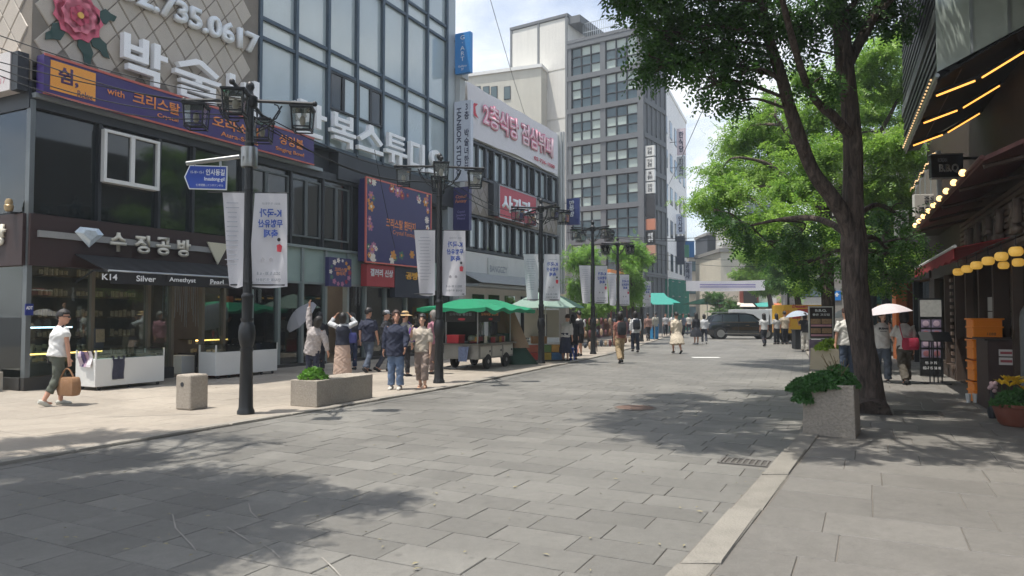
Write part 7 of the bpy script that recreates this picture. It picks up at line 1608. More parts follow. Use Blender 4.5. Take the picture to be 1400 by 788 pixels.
    for v in m.v:
        p = Vector((v.x * R0.x, v.y * R0.y - .006, v.z * R0.z + .02)); face = v.y > .3 and v.z < .36 - (.5 if hair in ('bob', 'long') else 0) * (abs(v.x) > .5)
        if hair == 'short': cut = v.z < -.5 + (.45 if abs(v.x) > .7 or v.y > 0 else 0)
        elif hair == 'bob': cut = False
        else: cut = False
        if face or (hair == 'short' and cut) or (hair == 'bun' and v.z < -.4): p = Vector((v.x * .05, v.y * .055 - .01, v.z * .07))
        elif hair in ('bob', 'long') and v.z < .2 and v.y < .45:
            k = min(1, (.2 - v.z) / 1.0); p.z -= k * (.06 if hair == 'bob' else .26); p.x *= 1 + .12 * k * (1 if hair == 'bob' else .6); p.y = p.y * (1 + .05 * k) - (.0 if hair == 'bob' else .02 * k)
        p *= 1 + .07 * noise.noise(v * 3.1 + Vector((lean[1] + h * 7, rz * .1, 0)))
        out.append(mv(Hc + Rh @ p))
    if hair == 'bun':
        q = MB(); q.ball((0, -.1, .05), .045, 10, 8); out += [mv(Hc + Rh @ v) for v in q.v]; m.f += [[i + len(m.v) for i in f] for f in q.f]; m.mi += [0] * len(q.f)
    m.v = out; m.build('hair', hairm, t, True, local=True)
    if hat:
        m = MB(); kind, cc = hat
        if kind == 'straw': m.lathe([(.19, .03), (.2, .025), (.1, .06), (.095, .12), (.06, .15), (.01, .155)], n=20)
        else: m.lathe([(.096, .03), (.1, .06), (.09, .11), (.05, .14), (.01, .145)], n=18); m.box((0, .12, .045), (.13, .1, .012))
        m.v = [mv(Hc + Rh @ v) for v in m.v]; m.build('hat', cloth(cc), t, True, local=True)
    if not far:
        for e_ in (-1, 1):
            q = MB(); q.ball((.031 * e_, .083, .008), (.012, .007, .007), 8, 6); q.v = [mv(Hc + Rh @ v) for v in q.v]; q.build('eye', mat('eye_dark', '#2a201d', .3, var=0), t, True, local=True)
            q = MB(); q.box((.031 * e_, .084, .03), (.03, .006, .006)); q.v = [mv(Hc + Rh @ v) for v in q.v]; q.build('eyebrow', hairm, t, local=True)
        q = MB(); q.ball((0, .093, -.062), (.02, .006, .006), 8, 6); q.v = [mv(Hc + Rh @ v) for v in q.v]; q.build('mouth', mat('lip', '#a3584f', .5, var=0), t, True, local=True)
        if glasses:
            q = MB(); q.box((0, .09, .008), (.13, .02, .03)); q.box((-.08, .04, .012), (.008, .1, .01)); q.box((.08, .04, .012), (.008, .1, .01)); q.v = [mv(Hc + Rh @ v) for v in q.v]; q.build('sunglasses', m_black, t, local=True)
    t['_h'] = 0; del t['_h']
    W = wloc(t)
    return dict(root=t, W=W, lw=W @ mv(A[0][3]), rw=W @ mv(A[1][3]), chest=W @ mv(sp(0, .16, .3)), back=W @ mv(sp(0, -.17, .27)), Hc=W @ mv(Hc), hipl=W @ mv(P0 + Vector((-.2, -.02, 0))), hipr=W @ mv(P0 + Vector((.2, 0, 0))), shl=W @ mv(sp(-.12, 0, .5)), shr=W @ mv(sp(.12, 0, .5)), M=W @ Matrix.Translation(mv(sp(0, .15, .33))))
def G(px, py): return gp(px, py, .015)
STR_L = ((.02, .38, -1), (.0, -.12, -1)); STR_R = ((.02, -.12, -1), (0, -.62, -1))     # a stride: one leg ahead, one trailing
def bag(name, lb, c, sx, sy, sz, cc, handles=None, rz=0.0, cat='bag', flap=None):
    t = thing(name, lb, cat, (c.x, c.y, c.z - sz / 2), rz=rz); m = MB(); n = 16; prof = [(-.5, .72), (-.46, .9), (-.2, 1.0), (.2, .98), (.44, .9), (.5, .8)]; vs = []; fs = []
    for z, k in prof:
        for j in range(n):
            a = 6.2832 * j / n; cx_, sy_ = math.cos(a), math.sin(a); q = (abs(cx_) ** 4 + abs(sy_) ** 4) ** -.25
            vs.append((cx_ * q * sx / 2 * k, sy_ * q * sy / 2 * k, sz / 2 + z * sz))
    for i in range(len(prof) - 1):
        for j in range(n): fs.append((i * n + j, i * n + (j + 1) % n, (i + 1) * n + (j + 1) % n, (i + 1) * n + j))
    fs += [tuple(range(n))[::-1], tuple(range((len(prof) - 1) * n, len(prof) * n))]; m.add(vs, fs); m.build('bag_body', cloth(cc), t, True, local=True)
    if flap: MB().box((0, -sy / 2 - .008, sz * .42), (sx * .62, .03, sz * .4)).build('pocket', cloth(flap), t, local=True, bevel=.008)
    if handles:
        for k, h_ in enumerate(handles): MB().tube(h_, .012, 6).build('strap', cloth(cc), t, True)
    return t
def arc(a, b, c, n=8): return [a * (1 - t) ** 2 + b * 2 * t * (1 - t) + c * t * t for t in [i / n for i in range(n + 1)]]
def backpack(p, lb, cc):
    rz = p['root'].rotation_euler.z; b = p['back']; t = bag('backpack', lb, b + Vector((0, 0, -.02)), .3, .16, .42, cc, [arc(p['shl'] + Vector((0, 0, .03)), (p['shl'] + p['chest']) / 2 + Vector((0, 0, .02)), p['shl'] + (b - p['chest']) * .2 + Vector((0, 0, -.3))), arc(p['shr'] + Vector((0, 0, .03)), (p['shr'] + p['chest']) / 2 + Vector((0, 0, .02)), p['shr'] + (b - p['chest']) * .2 + Vector((0, 0, -.3)))], rz, 'backpack', '#26272b')
def umbrella(lb, hand, tilt, r, cc, ln=.75, pale='#b9b6b8'):
    d = Vector(tilt).normalized(); top = hand + d * ln; t = thing('umbrella', lb, 'umbrella', hand); q = Vector((0, 0, 1)).rotation_difference(d).to_matrix()
    MB().tube([hand - d * .1, top + d * .04], .008, 6).build('shaft', m_dark, t); MB().tube([hand - d * .16, hand - d * .05], .014, 8).build('handle', m_dark, t)
    for i in range(8):
        t0, t1 = .7854 * i, .7854 * (i + 1)
        def fn(a_, b_):
            t_ = t0 + (t1 - t0) * a_; rr = r * b_ * (1 - .07 * math.sin(a_ * math.pi) * b_); return top + q @ Vector((rr * math.cos(t_), rr * math.sin(t_), -.42 * r * b_ ** 1.9 + .0))
        MB().surf(fn, 4, 6, .003).build('panel', mat('umb_' + cc, cc, .7, 0, .06, trans=.3), t, True)
        MB().tube([top + q @ Vector((r * b_ * math.cos(t0), r * b_ * math.sin(t0), -.42 * r * b_ ** 1.9 - .008)) for b_ in (0, .33, .66, .98)], .004, 4).build('rib', m_alu, t)
# -- left pavement
p = person('man in white cap-sleeve shirt walking past jewellery shop with brown tote', G(77, 555), -38, 1.66, '#cfcfcd', '#55594f', .28, .02, lw=1.05, llen=.8, lleg=((.02, .3, -1), (0, -.05, -1)), rleg=((.02, -.1, -1), (0, -.55, -1)), larm=((.12, -.1, -1), (.05, .15, -1)), rarm=((.12, .1, -1), (.03, .12, -1)), lean=(6, 0), head=(0, 0, -28), hair='short', shoe='#b9b9b0', glasses=True, bulk=1.12)
w_ = p['rw'] + Vector((0, 0, -.1)); bag('tote_bag', 'tan brown tote bag held by man in white shirt', w_ + Vector((0.02, -.02, -.38)), .44, .2, .32, '#8d6a4c', [arc(w_ + Vector((-.12, 0, -.24)), w_ + Vector((-.04, 0, .1)), w_ + Vector((.1, 0, -.24))), arc(w_ + Vector((-.1, -.06, -.24)), w_ + Vector((-.02, -.02, .09)), w_ + Vector((.12, -.06, -.24)))], R(-20))
bag('shoulder_bag', 'small black bag at hip of man in white shirt', p['hipl'] + Vector((-.02, 0, -.06)), .2, .1, .2, '#1f1f22', [arc(p['hipl'], (p['hipl'] + p['shl']) / 2 + Vector((-.15, -.1, 0)), p['shr'] + Vector((0, 0, .02)))], R(-58), 'bag')
p = person('woman in pale patterned blouse pointing up with raised arm behind planter bench', G(427, 527), -12, 1.56, '#aba4a0', '#23273a', .95, -.12, lean=(-6, 14), head=(20, 12, 0), larm=((.12, .12, 1), (-.05, .05, 1)), rarm=((.25, .05, -1), (.1, .25, -1)), hair='bob', bulk=1.12, topmat=mat('blouse_print', '#a39c9a', .85, 0, .55, 22, .3, 24))
p2 = person('person in black holding grey umbrella in shop shade', G(436, 509), 15, 1.62, '#1f2024', '#22222a', .9, -.05, larm=((.3, .3, -.7), (.1, .3, .8)), hair='bob', bulk=1.05)
umbrella('grey umbrella tilted over person in black near shop window', p2['lw'] + Vector((0, 0, .03)), (-.55, -.45, .6), .55, '#a2a2a6', .5)
p = person('woman in black vest and long beige skirt shading her eyes', G(468, 517), 10, 1.6, '#b0b2b4', '#b29a8b', .9, .02, skirt=(.2, .25, .1), larm=((.45, .5, .1), (-.55, .25, .8)), rarm=((.4, .55, .15), (-.6, .2, .8)), hair='bob', vest='#1b2030', head=(12, 0, 0))
bag('shoulder_bag', 'blue bag at side of woman in beige skirt', p['hipr'] + Vector((.04, 0, .12)), .24, .1, .26, '#3a3f78', [arc(p['hipr'] + Vector((0, 0, .2)), (p['hipr'] + p['shr']) / 2 + Vector((.1, 0, 0)), p['shr'] + Vector((0, 0, .02)))], .1)
p = person('man in navy T-shirt and jeans striding past glass door', G(503, 509), -25, 1.77, '#252a3e', '#4c5666', .5, -.04, lleg=STR_L, rleg=STR_R, larm=((.1, -.25, -1), (.03, .1, -1)), rarm=((.1, .2, -1), (.0, .35, -1)), hair='short', lw=1.1, bulk=1.12)
p = person('man in black with pale cap walking toward purple billboard shop', G(527, 508), -70, 1.7, '#23252b', '#2f3542', .95, -.02, lleg=STR_L, rleg=STR_R, hat=('cap', '#8f9298'), bulk=1.12)
p = person('woman in navy sweater and blue jeans looking up near second lamp', G(541, 533), 172, 1.64, '#23293d', '#5a6c86', .97, -.14, lw=1.25, larm=((.18, .15, -1), (.05, .5, -.7)), rarm=((.18, .0, -1), (.06, .15, -1)), head=(14, 0, 25), hair='bob', hairm=m_hairb, shoe='#b8b4ac', bulk=1.2, lleg=((.05, .12, -1), (0, -.05, -1)))
p = person('person in straw hat and grey shirt with purple bag', G(553, 515), -30, 1.63, '#8d8a85', '#24242a', .95, -.06, hat=('straw', '#b3986e'), bulk=1.05)
bag('shoulder_bag', 'purple bag carried by person in straw hat', p['hipr'] + Vector((.1, -.08, .18)), .28, .12, .34, '#5f3f8a', [arc(p['hipr'] + Vector((.08, -.05, .3)), (p['hipr'] + p['shr']) / 2 + Vector((.12, 0, .1)), p['shr'] + Vector((0, 0, .03)))], .3)
p = person('woman in cream knit top and taupe trousers walking toward camera', G(577, 531), 168, 1.58, '#b5ab9d', '#87786f', .6, -.02, lw=1.3, llen=.86, lleg=((.03, .25, -1), (0, -.05, -1)), rleg=((.03, -.08, -1), (0, -.35, -1)), larm=((.15, .05, -1), (.03, .15, -1)), rarm=((.25, .3, -.8), (-.25, .45, .85)), hair='bob', shoe='#c39a80', head=(4, 0, 6), skin=m_skin2)
p = person('person in pink shirt half hidden behind second lamp', G(593, 512), 60, 1.66, '#a06f7c', '#6a5a58', .9, -.05, hair='bob', hairm=mat('grey_hair', '#77736f', .6, 0, .2, 30))
p = person('woman in dark clothes standing inside shop shade behind navy-shirted man', G(481, 506), 40, 1.6, '#2b2d36', '#2b3550', .9, 0, hair='long')
# -- around the stall and further down
p = person('woman in white shawl leaning at roadside stall by blue stool', G(773, 494), -35, 1.58, '#c3beb8', '#23283c', .8, -.02, skirt=(.2, .24, .3), lean=(14, 0), larm=((.2, .5, -1), (.1, .4, -.9)), hair='bun', hairm=m_hairb)
bag('carrier_bag', 'salmon pink carrier bag hanging from hand of woman at stall', p['lw'] + Vector((0, 0, -.3)), .3, .16, .34, '#b0605a', [arc(p['lw'] + Vector((-.08, 0, -.14)), p['lw'] + Vector((0, 0, .12)), p['lw'] + Vector((.08, 0, -.14)))], .2)
p = person('woman with long black hair in black beside stall', G(784, 492), 10, 1.56, '#1d1d22', '#39456b', .95, -.3, hair='long', far=True)
p = person('man in black shorts and black and white vest walking away by fourth lamp', G(792, 487), 8, 1.72, '#b9b9b6', '#1c1c20', .5, 0, llen=.46, lw=1.1, lleg=STR_R, rleg=STR_L, vest='#1e1f24', far=True, shoe='#1c1c1e')
p = person('walker in rust shirt and khaki trousers with backpack on road edge', G(848, 496), 12, 1.66, '#8a5a50', '#9a8668', .5, -.02, lw=1.35, lleg=STR_R, rleg=STR_L, hair='bob')
backpack(p, 'dark grey backpack on walker in rust shirt', '#2f3034')
p = person('walker in white shirt and navy trousers with backpack', G(869, 482), 5, 1.68, '#c4c5c6', '#262c3c', .9, -.05, lw=1.1, hair='bob', lleg=STR_L, far=True)
backpack(p, 'navy backpack on walker in white shirt', '#1f2634')
person('man in pale grey shirt and dark trousers near blue bin', G(896, 464), 20, 1.7, '#a9a69c', '#26262c', .9, -.05, far=True, vox=.02)
person('woman in long cream coat dress walking away on road', G(925, 483), 10, 1.68, '#c9bda9', '#c4b8a5', .95, -.1, skirt=(.24, .32, .36), hair='bun', far=True, shoe='#3a3a3a', lleg=STR_L, rleg=STR_R, larm=((.15, -.2, -1), (-.1, .5, -.5)))
person('woman in long black coat walking beside person in white', G(952, 471), 20, 1.64, '#1e2028', '#1f222b', .95, -.1, skirt=(.26, .36, .42), hair='long', far=True, shoe='#aaaaaa', vox=.02)
person('person in white top and dark trousers beside woman in black coat', G(963, 470), -10, 1.6, '#b9babc', '#2c303c', .9, 0, hair='bob', far=True, shoe='#b0b0b0', vox=.02, lleg=STR_L, rleg=STR_R)
person('woman with long hair in white top before black car front', G(1045, 473), 0, 1.64, '#b5b6b4', '#22252f', .5, 0, hair='long', far=True, vox=.02, lleg=STR_R, rleg=STR_L)
person('woman in grey T-shirt and black trousers, middle of trio by car', G(1062, 471), 10, 1.6, '#a3a29e', '#1f2127', .5, 0, hair='long', far=True, vox=.02, lw=1.2)
person('tall person in beige shirt, right of trio by car', G(1073, 471), -8, 1.72, '#a69a87', '#1f2127', .55, -.05, hair='short', far=True, vox=.02, lw=1.2)
p = person('woman in black top and white trousers under umbrella near BBQ board', G(1101, 481), -15, 1.62, '#222328', '#b9b5ae', .3, -.02, far=True, hair='bob', lw=1.2, larm=((.2, .5, -.7), (.1, .5, .8)))
umbrella('pale blue-grey umbrella over woman in white trousers', p['lw'] + Vector((0, 0, .02)), (-.15, .0, 1), .52, '#a9b4c0', .42)
# -- right pavement
p = person('man in white T-shirt and jeans between planter and tree trunk', G(1158, 517), 8, 1.72, '#b7b6b0', '#3a4658', .5, -.06, lw=1.2, larm=((.22, -.05, -1), (.08, .1, -1)), bulk=1.2, hair='short', hairm=m_hairb)
p = person('woman in white printed T-shirt facing camera behind tree trunk', G(1207, 524), 165, 1.66, '#bdbcb8', '#4d5560', .6, -.04, lw=1.25, lleg=((.03, .2, -1), (0, -.05, -1)), rleg=((.03, -.1, -1), (0, -.3, -1)), hair='bob', head=(0, 0, 22), skin=m_skin2, larm=((.2, .1, -1), (-.1, .7, -.3)))
Mt = p['M'] @ Matrix.Translation((0, .012, .0)) @ Matrix.Rotation(R(180), 4, 'Z') @ Matrix.Rotation(R(90), 4, 'X')
text('BUSAN', Mt @ Matrix.Translation((0, .04, .0)), .2, .05, m_lblack, p['root'], depth=.006, bold=.05, name='shirt_print'); text('SOUTH KOREA', Mt @ Matrix.Translation((0, -.03, .0)), .15, .022, m_lblack, p['root'], depth=.006, bold=.02, name='shirt_print')
p = person('woman in white blouse and dark patterned trousers with red bag walking away', G(1238, 526), -6, 1.66, '#bcbab6', '#4b463d', .5, -.02, lw=1.3, hair='bob', larm=((.25, .3, -.8), (.0, .4, .8)), lleg=STR_R, rleg=STR_L)
umbrella('off-white umbrella shading woman with red bag', p['lw'] + Vector((0, 0, .02)), (-.12, .05, 1), .54, '#d2cacd', .52)
bag('shoulder_bag', 'crimson red shoulder bag on back of woman in white blouse', p['back'] + Vector((.06, .0, -.22)), .36, .12, .27, '#a32a45', [arc(p['back'] + Vector((-.1, .02, -.1)), p['back'] + Vector((-.18, .0, .15)), p['shl'] + Vector((0, -.02, .03)))], R(-6))
p = person('person in black holding white umbrella behind the tree trunk', G(1176, 497), 10, 1.66, '#2a2b30', '#2b2d35', .9, 0, hair='short', far=True, larm=((.25, .4, -.7), (-.05, .4, .85)))
umbrella('greyish umbrella partly hidden by big trunk', p['lw'] + Vector((0, 0, .02)), (-.15, 0, 1), .58, '#bfc0bd', .42)
# -- distant walkers
for i, (px, py, rz, tp, bt, lb) in enumerate(((910, 459, 170, '#9a9a9c', '#2a2d36', 'distant walker in grey by green netting'), (919, 458, 10, '#c0bfbc', '#2c2c30', 'distant walker in white by green netting'), (934, 461, 190, '#6f7680', '#2a2a30', 'distant walker in slate grey near far crossing'), (942, 458, 0, '#b5b0a8', '#3a3a44', 'distant walker in beige near far crossing'), (977, 456, 0, '#a9a9ab', '#33343c', 'distant walker in pale top behind the car tail'), (1010, 454, 180, '#8a8f98', '#2c2e36', 'distant walker in blue-grey behind black car'), (886, 466, 0, '#8d6f66', '#2b2b30', 'distant walker in brown under teal awning'))):
    person(lb, G(px, py), rz, 1.66, tp, bt, .6, 0, far=True, vox=.028, hair=('short', 'bob')[i % 2], lleg=STR_L if i % 2 else STR_R, rleg=STR_R if i % 2 else STR_L)
flush_remesh()
# ------------------------------------------------------------------ vehicles
m_carp = mat('car_black', '#090b10', .22, .0, .05, 3, coat=1.0); m_cargl = mat('car_glass', '#2b343a', .03, 0, 0, spec=.9); m_tyre = mat('tyre_rubber', '#22211f', .85); m_rim = mat('alloy', '#a9acae', .3, .8, .05); m_chr = mat('chrome', '#b9bcbe', .2, .9, 0)
def wheel(t, x, y, r, wd=.22):
    M_ = Matrix.Translation((x, y, r)) @ Matrix.Rotation(R(90), 4, 'X')
    w_ = MB().lathe([(r * .62, -wd / 2), (r * .93, -wd / 2), (r, -wd * .35), (r, wd * .35), (r * .93, wd / 2), (r * .62, wd / 2)], n=28, M=M_).build('wheel', m_tyre, t, True, local=True)
    sd = 1 if y < 0 else -1; m = MB(); m.lathe([(r * .56, .06), (r * .66, .06), (r * .66, wd / 2 + .02), (r * .58, wd / 2 + .02)], n=28, M=Matrix.Translation((x, y, r)) @ Matrix.Rotation(R(90 * sd), 4, 'X'))
    for k in range(10):
        a = 6.2832 * k / 10; m.box((r * .32, 0, wd / 2 + .012), (r * .56, .035, .03), Matrix.Translation((x, y, r)) @ Matrix.Rotation(R(90 * sd), 4, 'X') @ Matrix.Rotation(a, 4, 'Z'))
    m.build('rim', m_rim, w_, local=True)
def car(lb, pos, rz):
    """SUV, length along x, front at +x"""
    t = thing('black_suv', lb, 'car', pos, rz=rz); W = .94
    # body side profile (lower shell): sections along x with half width and top height
    xs = [-2.36, -2.3, -2.15, -1.9, -1.5, -1.0, -.4, .2, .8, 1.1, 1.4, 1.8, 2.1, 2.28, 2.36]
    topz = [.74, .98, 1.06, 1.08, 1.08, 1.08, 1.07, 1.06, 1.05, 1.04, 1.03, .99, .94, .84, .66]; botz = [.42, .32, .27, .24, .22, .22, .22, .22, .22, .22, .22, .23, .26, .3, .38]; hw = [.7, .82, .89, .92, .94, .94, .94, .94, .94, .94, .93, .91, .85, .76, .66]
    m = MB(); vs = []; n = 12
    for x, tz, bz, w_ in zip(xs, topz, botz, hw):
        h = tz - bz; sec = [(-w_ * .9, bz), (-w_ * .985, bz + .1 * h), (-w_, bz + .45 * h), (-w_ * .975, bz + .8 * h), (-w_ * .93, tz - .03), (-w_ * .85, tz), (w_ * .85, tz), (w_ * .93, tz - .03), (w_ * .975, bz + .8 * h), (w_, bz + .45 * h), (w_ * .985, bz + .1 * h), (w_ * .9, bz)]
        vs += [(x, y, z) for y, z in sec]
    k = len(xs); fs = [(i * n + j, (i + 1) * n + j, (i + 1) * n + (j + 1) % n, i * n + (j + 1) % n) for i in range(k - 1) for j in range(n)] + [tuple(range(n)), tuple(range((k - 1) * n, k * n))[::-1]]
    m.add(vs, fs); m.build('body', m_carp, t, True, local=True)
    # cabin: roof over tapered glass house
    gx = [(-2.16, 1.06), (-1.92, 1.5), (-1.5, 1.64), (-.6, 1.7), (.2, 1.68), (.62, 1.6), (1.32, 1.05)]
    m = MB(); m.add([(x, s_ * (W * .86 if z < 1.2 else W * .7), z) for x, z in gx for s_ in (-1, 1)], [(2 * i, 2 * i + 2, 2 * i + 3, 2 * i + 1) for i in range(6)] + [(0, 1, 13, 12)] + [tuple(range(0, 14, 2))[::-1], tuple(range(1, 14, 2))]); m.build('cabin', m_carp, t, 50, local=True)
    def side_glass(P, s_):
        m = MB()
        def yz(z): return W * .86 + (W * .7 - W * .86) * (z - 1.06) / .64
        m.add([(x, s_ * (yz(z) + .006), z) for x, z in P], [tuple(range(len(P)))[::(1 if s_ < 0 else -1)]]); return m
    for s_ in (-1, 1):
        for P in ([(-1.98, 1.12), (-1.3, 1.12), (-1.3, 1.56), (-1.78, 1.5)], [(-1.22, 1.12), (-.28, 1.12), (-.28, 1.6), (-1.22, 1.58)], [(-.2, 1.12), (1.05, 1.12), (.58, 1.52), (.3, 1.59), (-.2, 1.6)]): side_glass(P, s_).build('side_window', m_cargl, t, local=True)
        MB().box((.1, s_ * .955, .36), (2.9, .03, .05)).build('sill_trim', m_chr, t, local=True); MB().tube([(-1.7, s_ * .66, 1.72), (.2, s_ * .66, 1.74)], .018, 6).build('roof_rail', m_chr, t, local=True)
        for x in (-.95, .25): MB().box((x, s_ * .955, .9), (.22, .03, .03)).build('door_handle', m_chr, t, local=True)
        for x in (-.3, .95, -1.3): MB().box((x, s_ * .944, .68), (.012, .006, .62)).build('door_seam', m_dark, t, local=True)
        MB().box((-.45, s_ * (W * .86 + .012), 1.095), (2.9, .012, .02)).build('window_trim', m_chr, t, local=True)
        mi = MB().ball((.92, s_ * 1.04, 1.12), (.07, .1, .08), 10, 7).build('wing_mirror', m_carp, t, True, local=True)
        MB().ball((2.2, s_ * .62, .8), (.12, .16, .07), 10, 7).build('headlight', mat('headlight', '#c9ced2', .1, .1, 0), t, True, local=True); MB().box((-2.28, s_ * .7, .95), (.1, .3, .12)).build('tail_light', mat('tail_red', '#7a1218', .2), t, local=True, bevel=.02)
        for x in (-1.42, 1.42):
            a_ = MB().lathe([(.34, 0), (.42, 0), (.42, .02), (.34, .02)], n=24, M=Matrix.Translation((x, s_ * .93, .36)) @ Matrix.Rotation(R(90 if s_ < 0 else -90), 4, 'X')).build('wheel_arch', m_dark, t, local=True); wheel(t, x, s_ * .85, .365)
    m = MB(); m.add([(.68, -.6, 1.585), (1.3, -.72, 1.08), (1.3, .72, 1.08), (.68, .6, 1.585)], [(0, 1, 2, 3)]); m.v = [v + Vector((.012, 0, .01)) for v in m.v]; m.build('windscreen', m_cargl, t, local=True)
    m = MB(); m.add([(-2.15, -.7, 1.1), (-1.94, -.6, 1.49), (-1.94, .6, 1.49), (-2.15, .7, 1.1)], [(0, 1, 2, 3)]); m.v = [v + Vector((-.012, 0, .01)) for v in m.v]; m.build('rear_window', m_cargl, t, local=True)
    MB().box((2.33, 0, .62), (.06, 1.0, .22)).build('grille', m_chr, t, local=True); MB().box((2.37, 0, .45), (.02, .5, .11)).build('number_plate', m_lwhite, t, local=True)
    return t
cp = dp(1012, 430, 47.0); cp.z = .0
car('shiny black SUV crossing the far end of the street', cp, R(-6))
def box_truck(name, lb, pos, rz, body, cab, bl, bh, poster=False):
    t = thing(name, lb, 'truck', pos, rz=rz)
    MB().box((-bl / 2 + .2, 0, .55 + bh / 2), (bl, 1.8, bh)).build('cargo_box', mat(name + '_box', body, .5, 0, .06), t, local=True, bevel=.03)
    m = MB(); P = [(.3, .45), (1.75, .45), (1.8, 1.0), (1.55, 1.25), (1.2, 1.95), (.3, 2.0)]; m.prism(P, Matrix.Translation((0, .85, 0)) @ Matrix.Rotation(R(90), 4, 'X'), 1.7); m.build('cab', mat(name + '_cab', cab, .35, 0, .05, coat=.6), t, local=True, bevel=.03)
    for s_ in (-1, 1):
        m = MB(); m.add([(.5, s_ * .856, 1.2), (1.42, s_ * .856, 1.2), (1.12, s_ * .856, 1.82), (.5, s_ * .856, 1.84)], [(0, 1, 2, 3)[::1 if s_ < 0 else -1]]); m.build('side_window', m_cargl, t, local=True)
        for x in (1.1, -bl + .9): wheel(t, x, s_ * .75, .32, .2)
        MB().box((1.8, s_ * .6, .8), (.05, .3, .15)).build('headlight', mat('headlight', '#c9ced2', .1, .1, 0), t, local=True)
    m = MB(); m.add([(1.56, -.75, 1.27), (1.56, .75, 1.27), (1.22, .7, 1.9), (1.22, -.7, 1.9)], [(0, 1, 2, 3)]); m.v = [v + Vector((.012, 0, .006)) for v in m.v]; m.build('windscreen', m_cargl, t, local=True)
    MB().box((-bl / 2 + .3, 0, .42), (bl + .4, .9, .14)).build('chassis', m_dark, t, local=True)
    if poster:
        for i, (x, z, w_, h_, cc) in enumerate(((-.55, .95, .9, .7, '#c9b79a'), (-1.2, 1.2, .5, .35, '#b5402f'), (.1 - .9, 1.5, .7, .25, '#b5402f'), (-1.75, 1.0, .4, .9, '#d98c2a'))): MB().box((x, -.905, .55 + z * .8), (w_, .012, h_)).build('printed_picture', mat('truck_pic_%d' % i, cc, .5, 0, .5, 9), t, local=True)
        M_ = wloc(t) @ Matrix.Translation((-1.0, -.915, 2.02)) @ Matrix.Rotation(R(90), 4, 'X'); text('Dessert', M_, .9, .18, m_lred, t, depth=.01, bold=.03, shear=.2)
p_ = dp(1100, 430, 40); p_.z = .02
box_truck('yellow_food_truck', 'yellow food truck with printed pictures parked under trees', p_ + Vector((.4, 0, 0)), R(0), '#d9a92c', '#c9a03a', 2.1, 1.55, True)
p_ = dp(1044, 430, 53); p_.z = .0
box_truck('white_truck', 'white small truck behind the black SUV', p_, R(-8), '#b9bcbd', '#c6c8c8', 2.6, 1.4)
# far street clutter: market umbrellas and planters at the end of the street
for i, (px, py, d, r_, cc, lb) in enumerate(((967, 414, 62, 2.1, '#2f6b4e', 'dark green market umbrella beyond black SUV'), (905, 412, 50, 1.3, '#2f9c8c', 'teal market umbrella under netted scaffold'))):
    c = dp(px, py, d); t = thing('market_umbrella', lb, 'parasol', (c.x, c.y, 0)); MB().tube([(c.x, c.y, 0), (c.x, c.y, c.z + .4)], .03, 6).build('pole', m_alu, t)
    for k in range(8):
        t0, t1 = .7854 * k, .7854 * (k + 1); MB().surf(lambda a_, b_: c + Vector((r_ * b_ * math.cos(t0 + (t1 - t0) * a_), r_ * b_ * math.sin(t0 + (t1 - t0) * a_), .42 - .55 * b_ ** 1.2)), 2, 3, .01).build('panel', mat('mu_%d' % i, cc, .8, trans=.2), t)
b0 = dp(894, 430, 46); t = thing('blue_bin', 'bright blue barrel bin beside sixth lamp', 'bin', (b0.x, b0.y, .02)); MB().lathe([(.24, 0), (.28, .04), (.3, .9), (.31, .95), (.2, 1.02), (.02, 1.04)], (b0.x, b0.y, .02), 18).build('barrel', mat('blue_barrel', '#2a7fb5', .5), t, True)
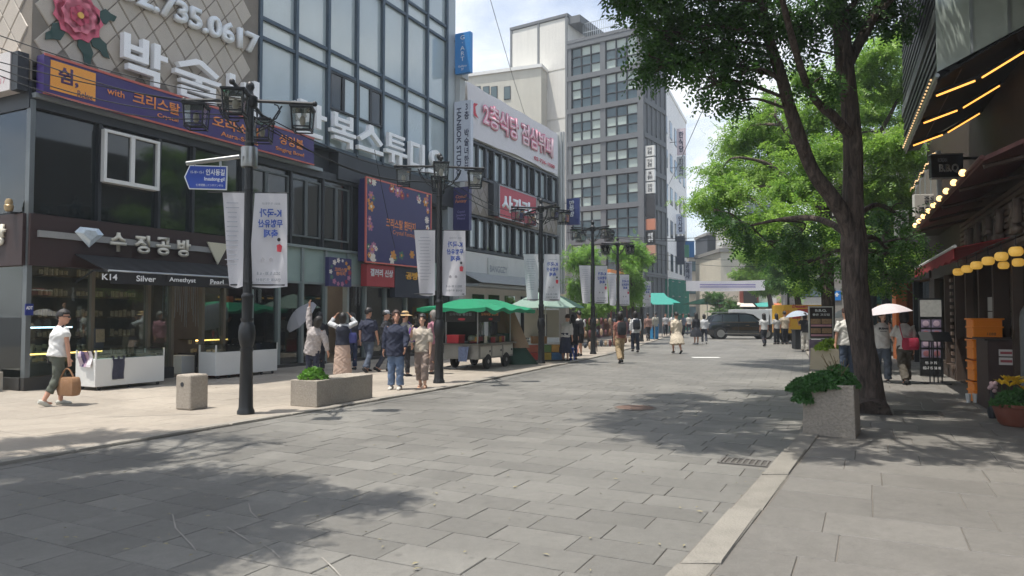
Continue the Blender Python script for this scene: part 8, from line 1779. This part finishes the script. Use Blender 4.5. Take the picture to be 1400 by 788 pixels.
b0 = dp(906, 408, 44); t = thing('teal_awning', 'turquoise sloping awning sheet past sixth lamp', 'awning', b0); MB().surf(lambda a_, b_: b0 + Vector((-.6 + 1.3 * a_ - .3 * b_, 1.5 * b_, .35 - .75 * (1 - b_))), 6, 4, .02).build('sheet', mat('turquoise', '#3f9c90', .6, 0, .05, trans=.3), t); MB().tube([b0 + Vector((-.5, 0, -.35)), b0 + Vector((-.5, 0, -b0.z + .02))], .025, 6).build('pole', m_alu, t); MB().tube([b0 + Vector((.6, 0, -.35)), b0 + Vector((.6, 0, -b0.z + .02))], .025, 6).build('pole', m_alu, t)
# ------------------------------------------------------------------ overhead cables
def cable(lb, a, b, sag, r=.012):
    t = thing('overhead_cable', lb, 'cable', a, 'overhead cables'); MB().tube([a.lerp(b, i / 14) + Vector((0, 0, -sag * math.sin(math.pi * i / 14))) for i in range(15)], r, 5).build('cable', m_black, t)
e1 = dp(336, 140, 11.4); e2 = dp(603, 232, 16.5); e3 = dp(740, 285, 23)
for i, (y0, y1, s_) in enumerate(((42, 138, .12), (58, 150, .2), (80, 148, .1), (88, 158, .22), (96, 160, .3))):
    cable('black overhead cable %s from left edge to nearest lamp' % ('topmost', 'second', 'third', 'fourth', 'lowest')[i], dp(-20, y0, 10.5), dp(345, y1, 11.5), s_, .009)
for i, (y0, y1, s_) in enumerate(((150, 238, .25), (158, 246, .4), (165, 250, .3))): cable('black overhead cable %s between first and second lamps' % ('upper', 'middle', 'lower')[i], dp(345, y0, 11.5), dp(600, y1, 16.4), s_, .01)
for i, (y0, y1) in enumerate(((240, 292), (248, 300))): cable('black overhead cable %s between second and third lamps' % ('upper', 'lower')[i], dp(603, y0, 16.5), dp(742, y1, 23), .3, .011)
cable('black overhead cable hanging down past purple billboard', dp(512, 205, 22.3), dp(540, 340, 23.4), .1, .01)
for i, (a_, b_) in enumerate((((775, 318, 26), (1060, 314, 30)), ((800, 322, 27), (1075, 318, 31)), ((880, 345, 41), (1080, 352, 44)), ((880, 352, 41), (1080, 362, 44)))): cable('thin cable %s across the far street' % ('highest', 'second', 'third', 'lowest')[i], dp(*a_), dp(*b_), .3, .012)
cable('thin cable slanting up the sky toward office block roof', dp(662, -30, 40), dp(720, 165, 62), .2, .02)
cable('thin cable slanting from tall pale building to tree', dp(905, 270, 71), dp(985, 95, 22), .2, .016)
haze_box(0.0012, (0.84, 0.92, 1.0))
flush_texts()
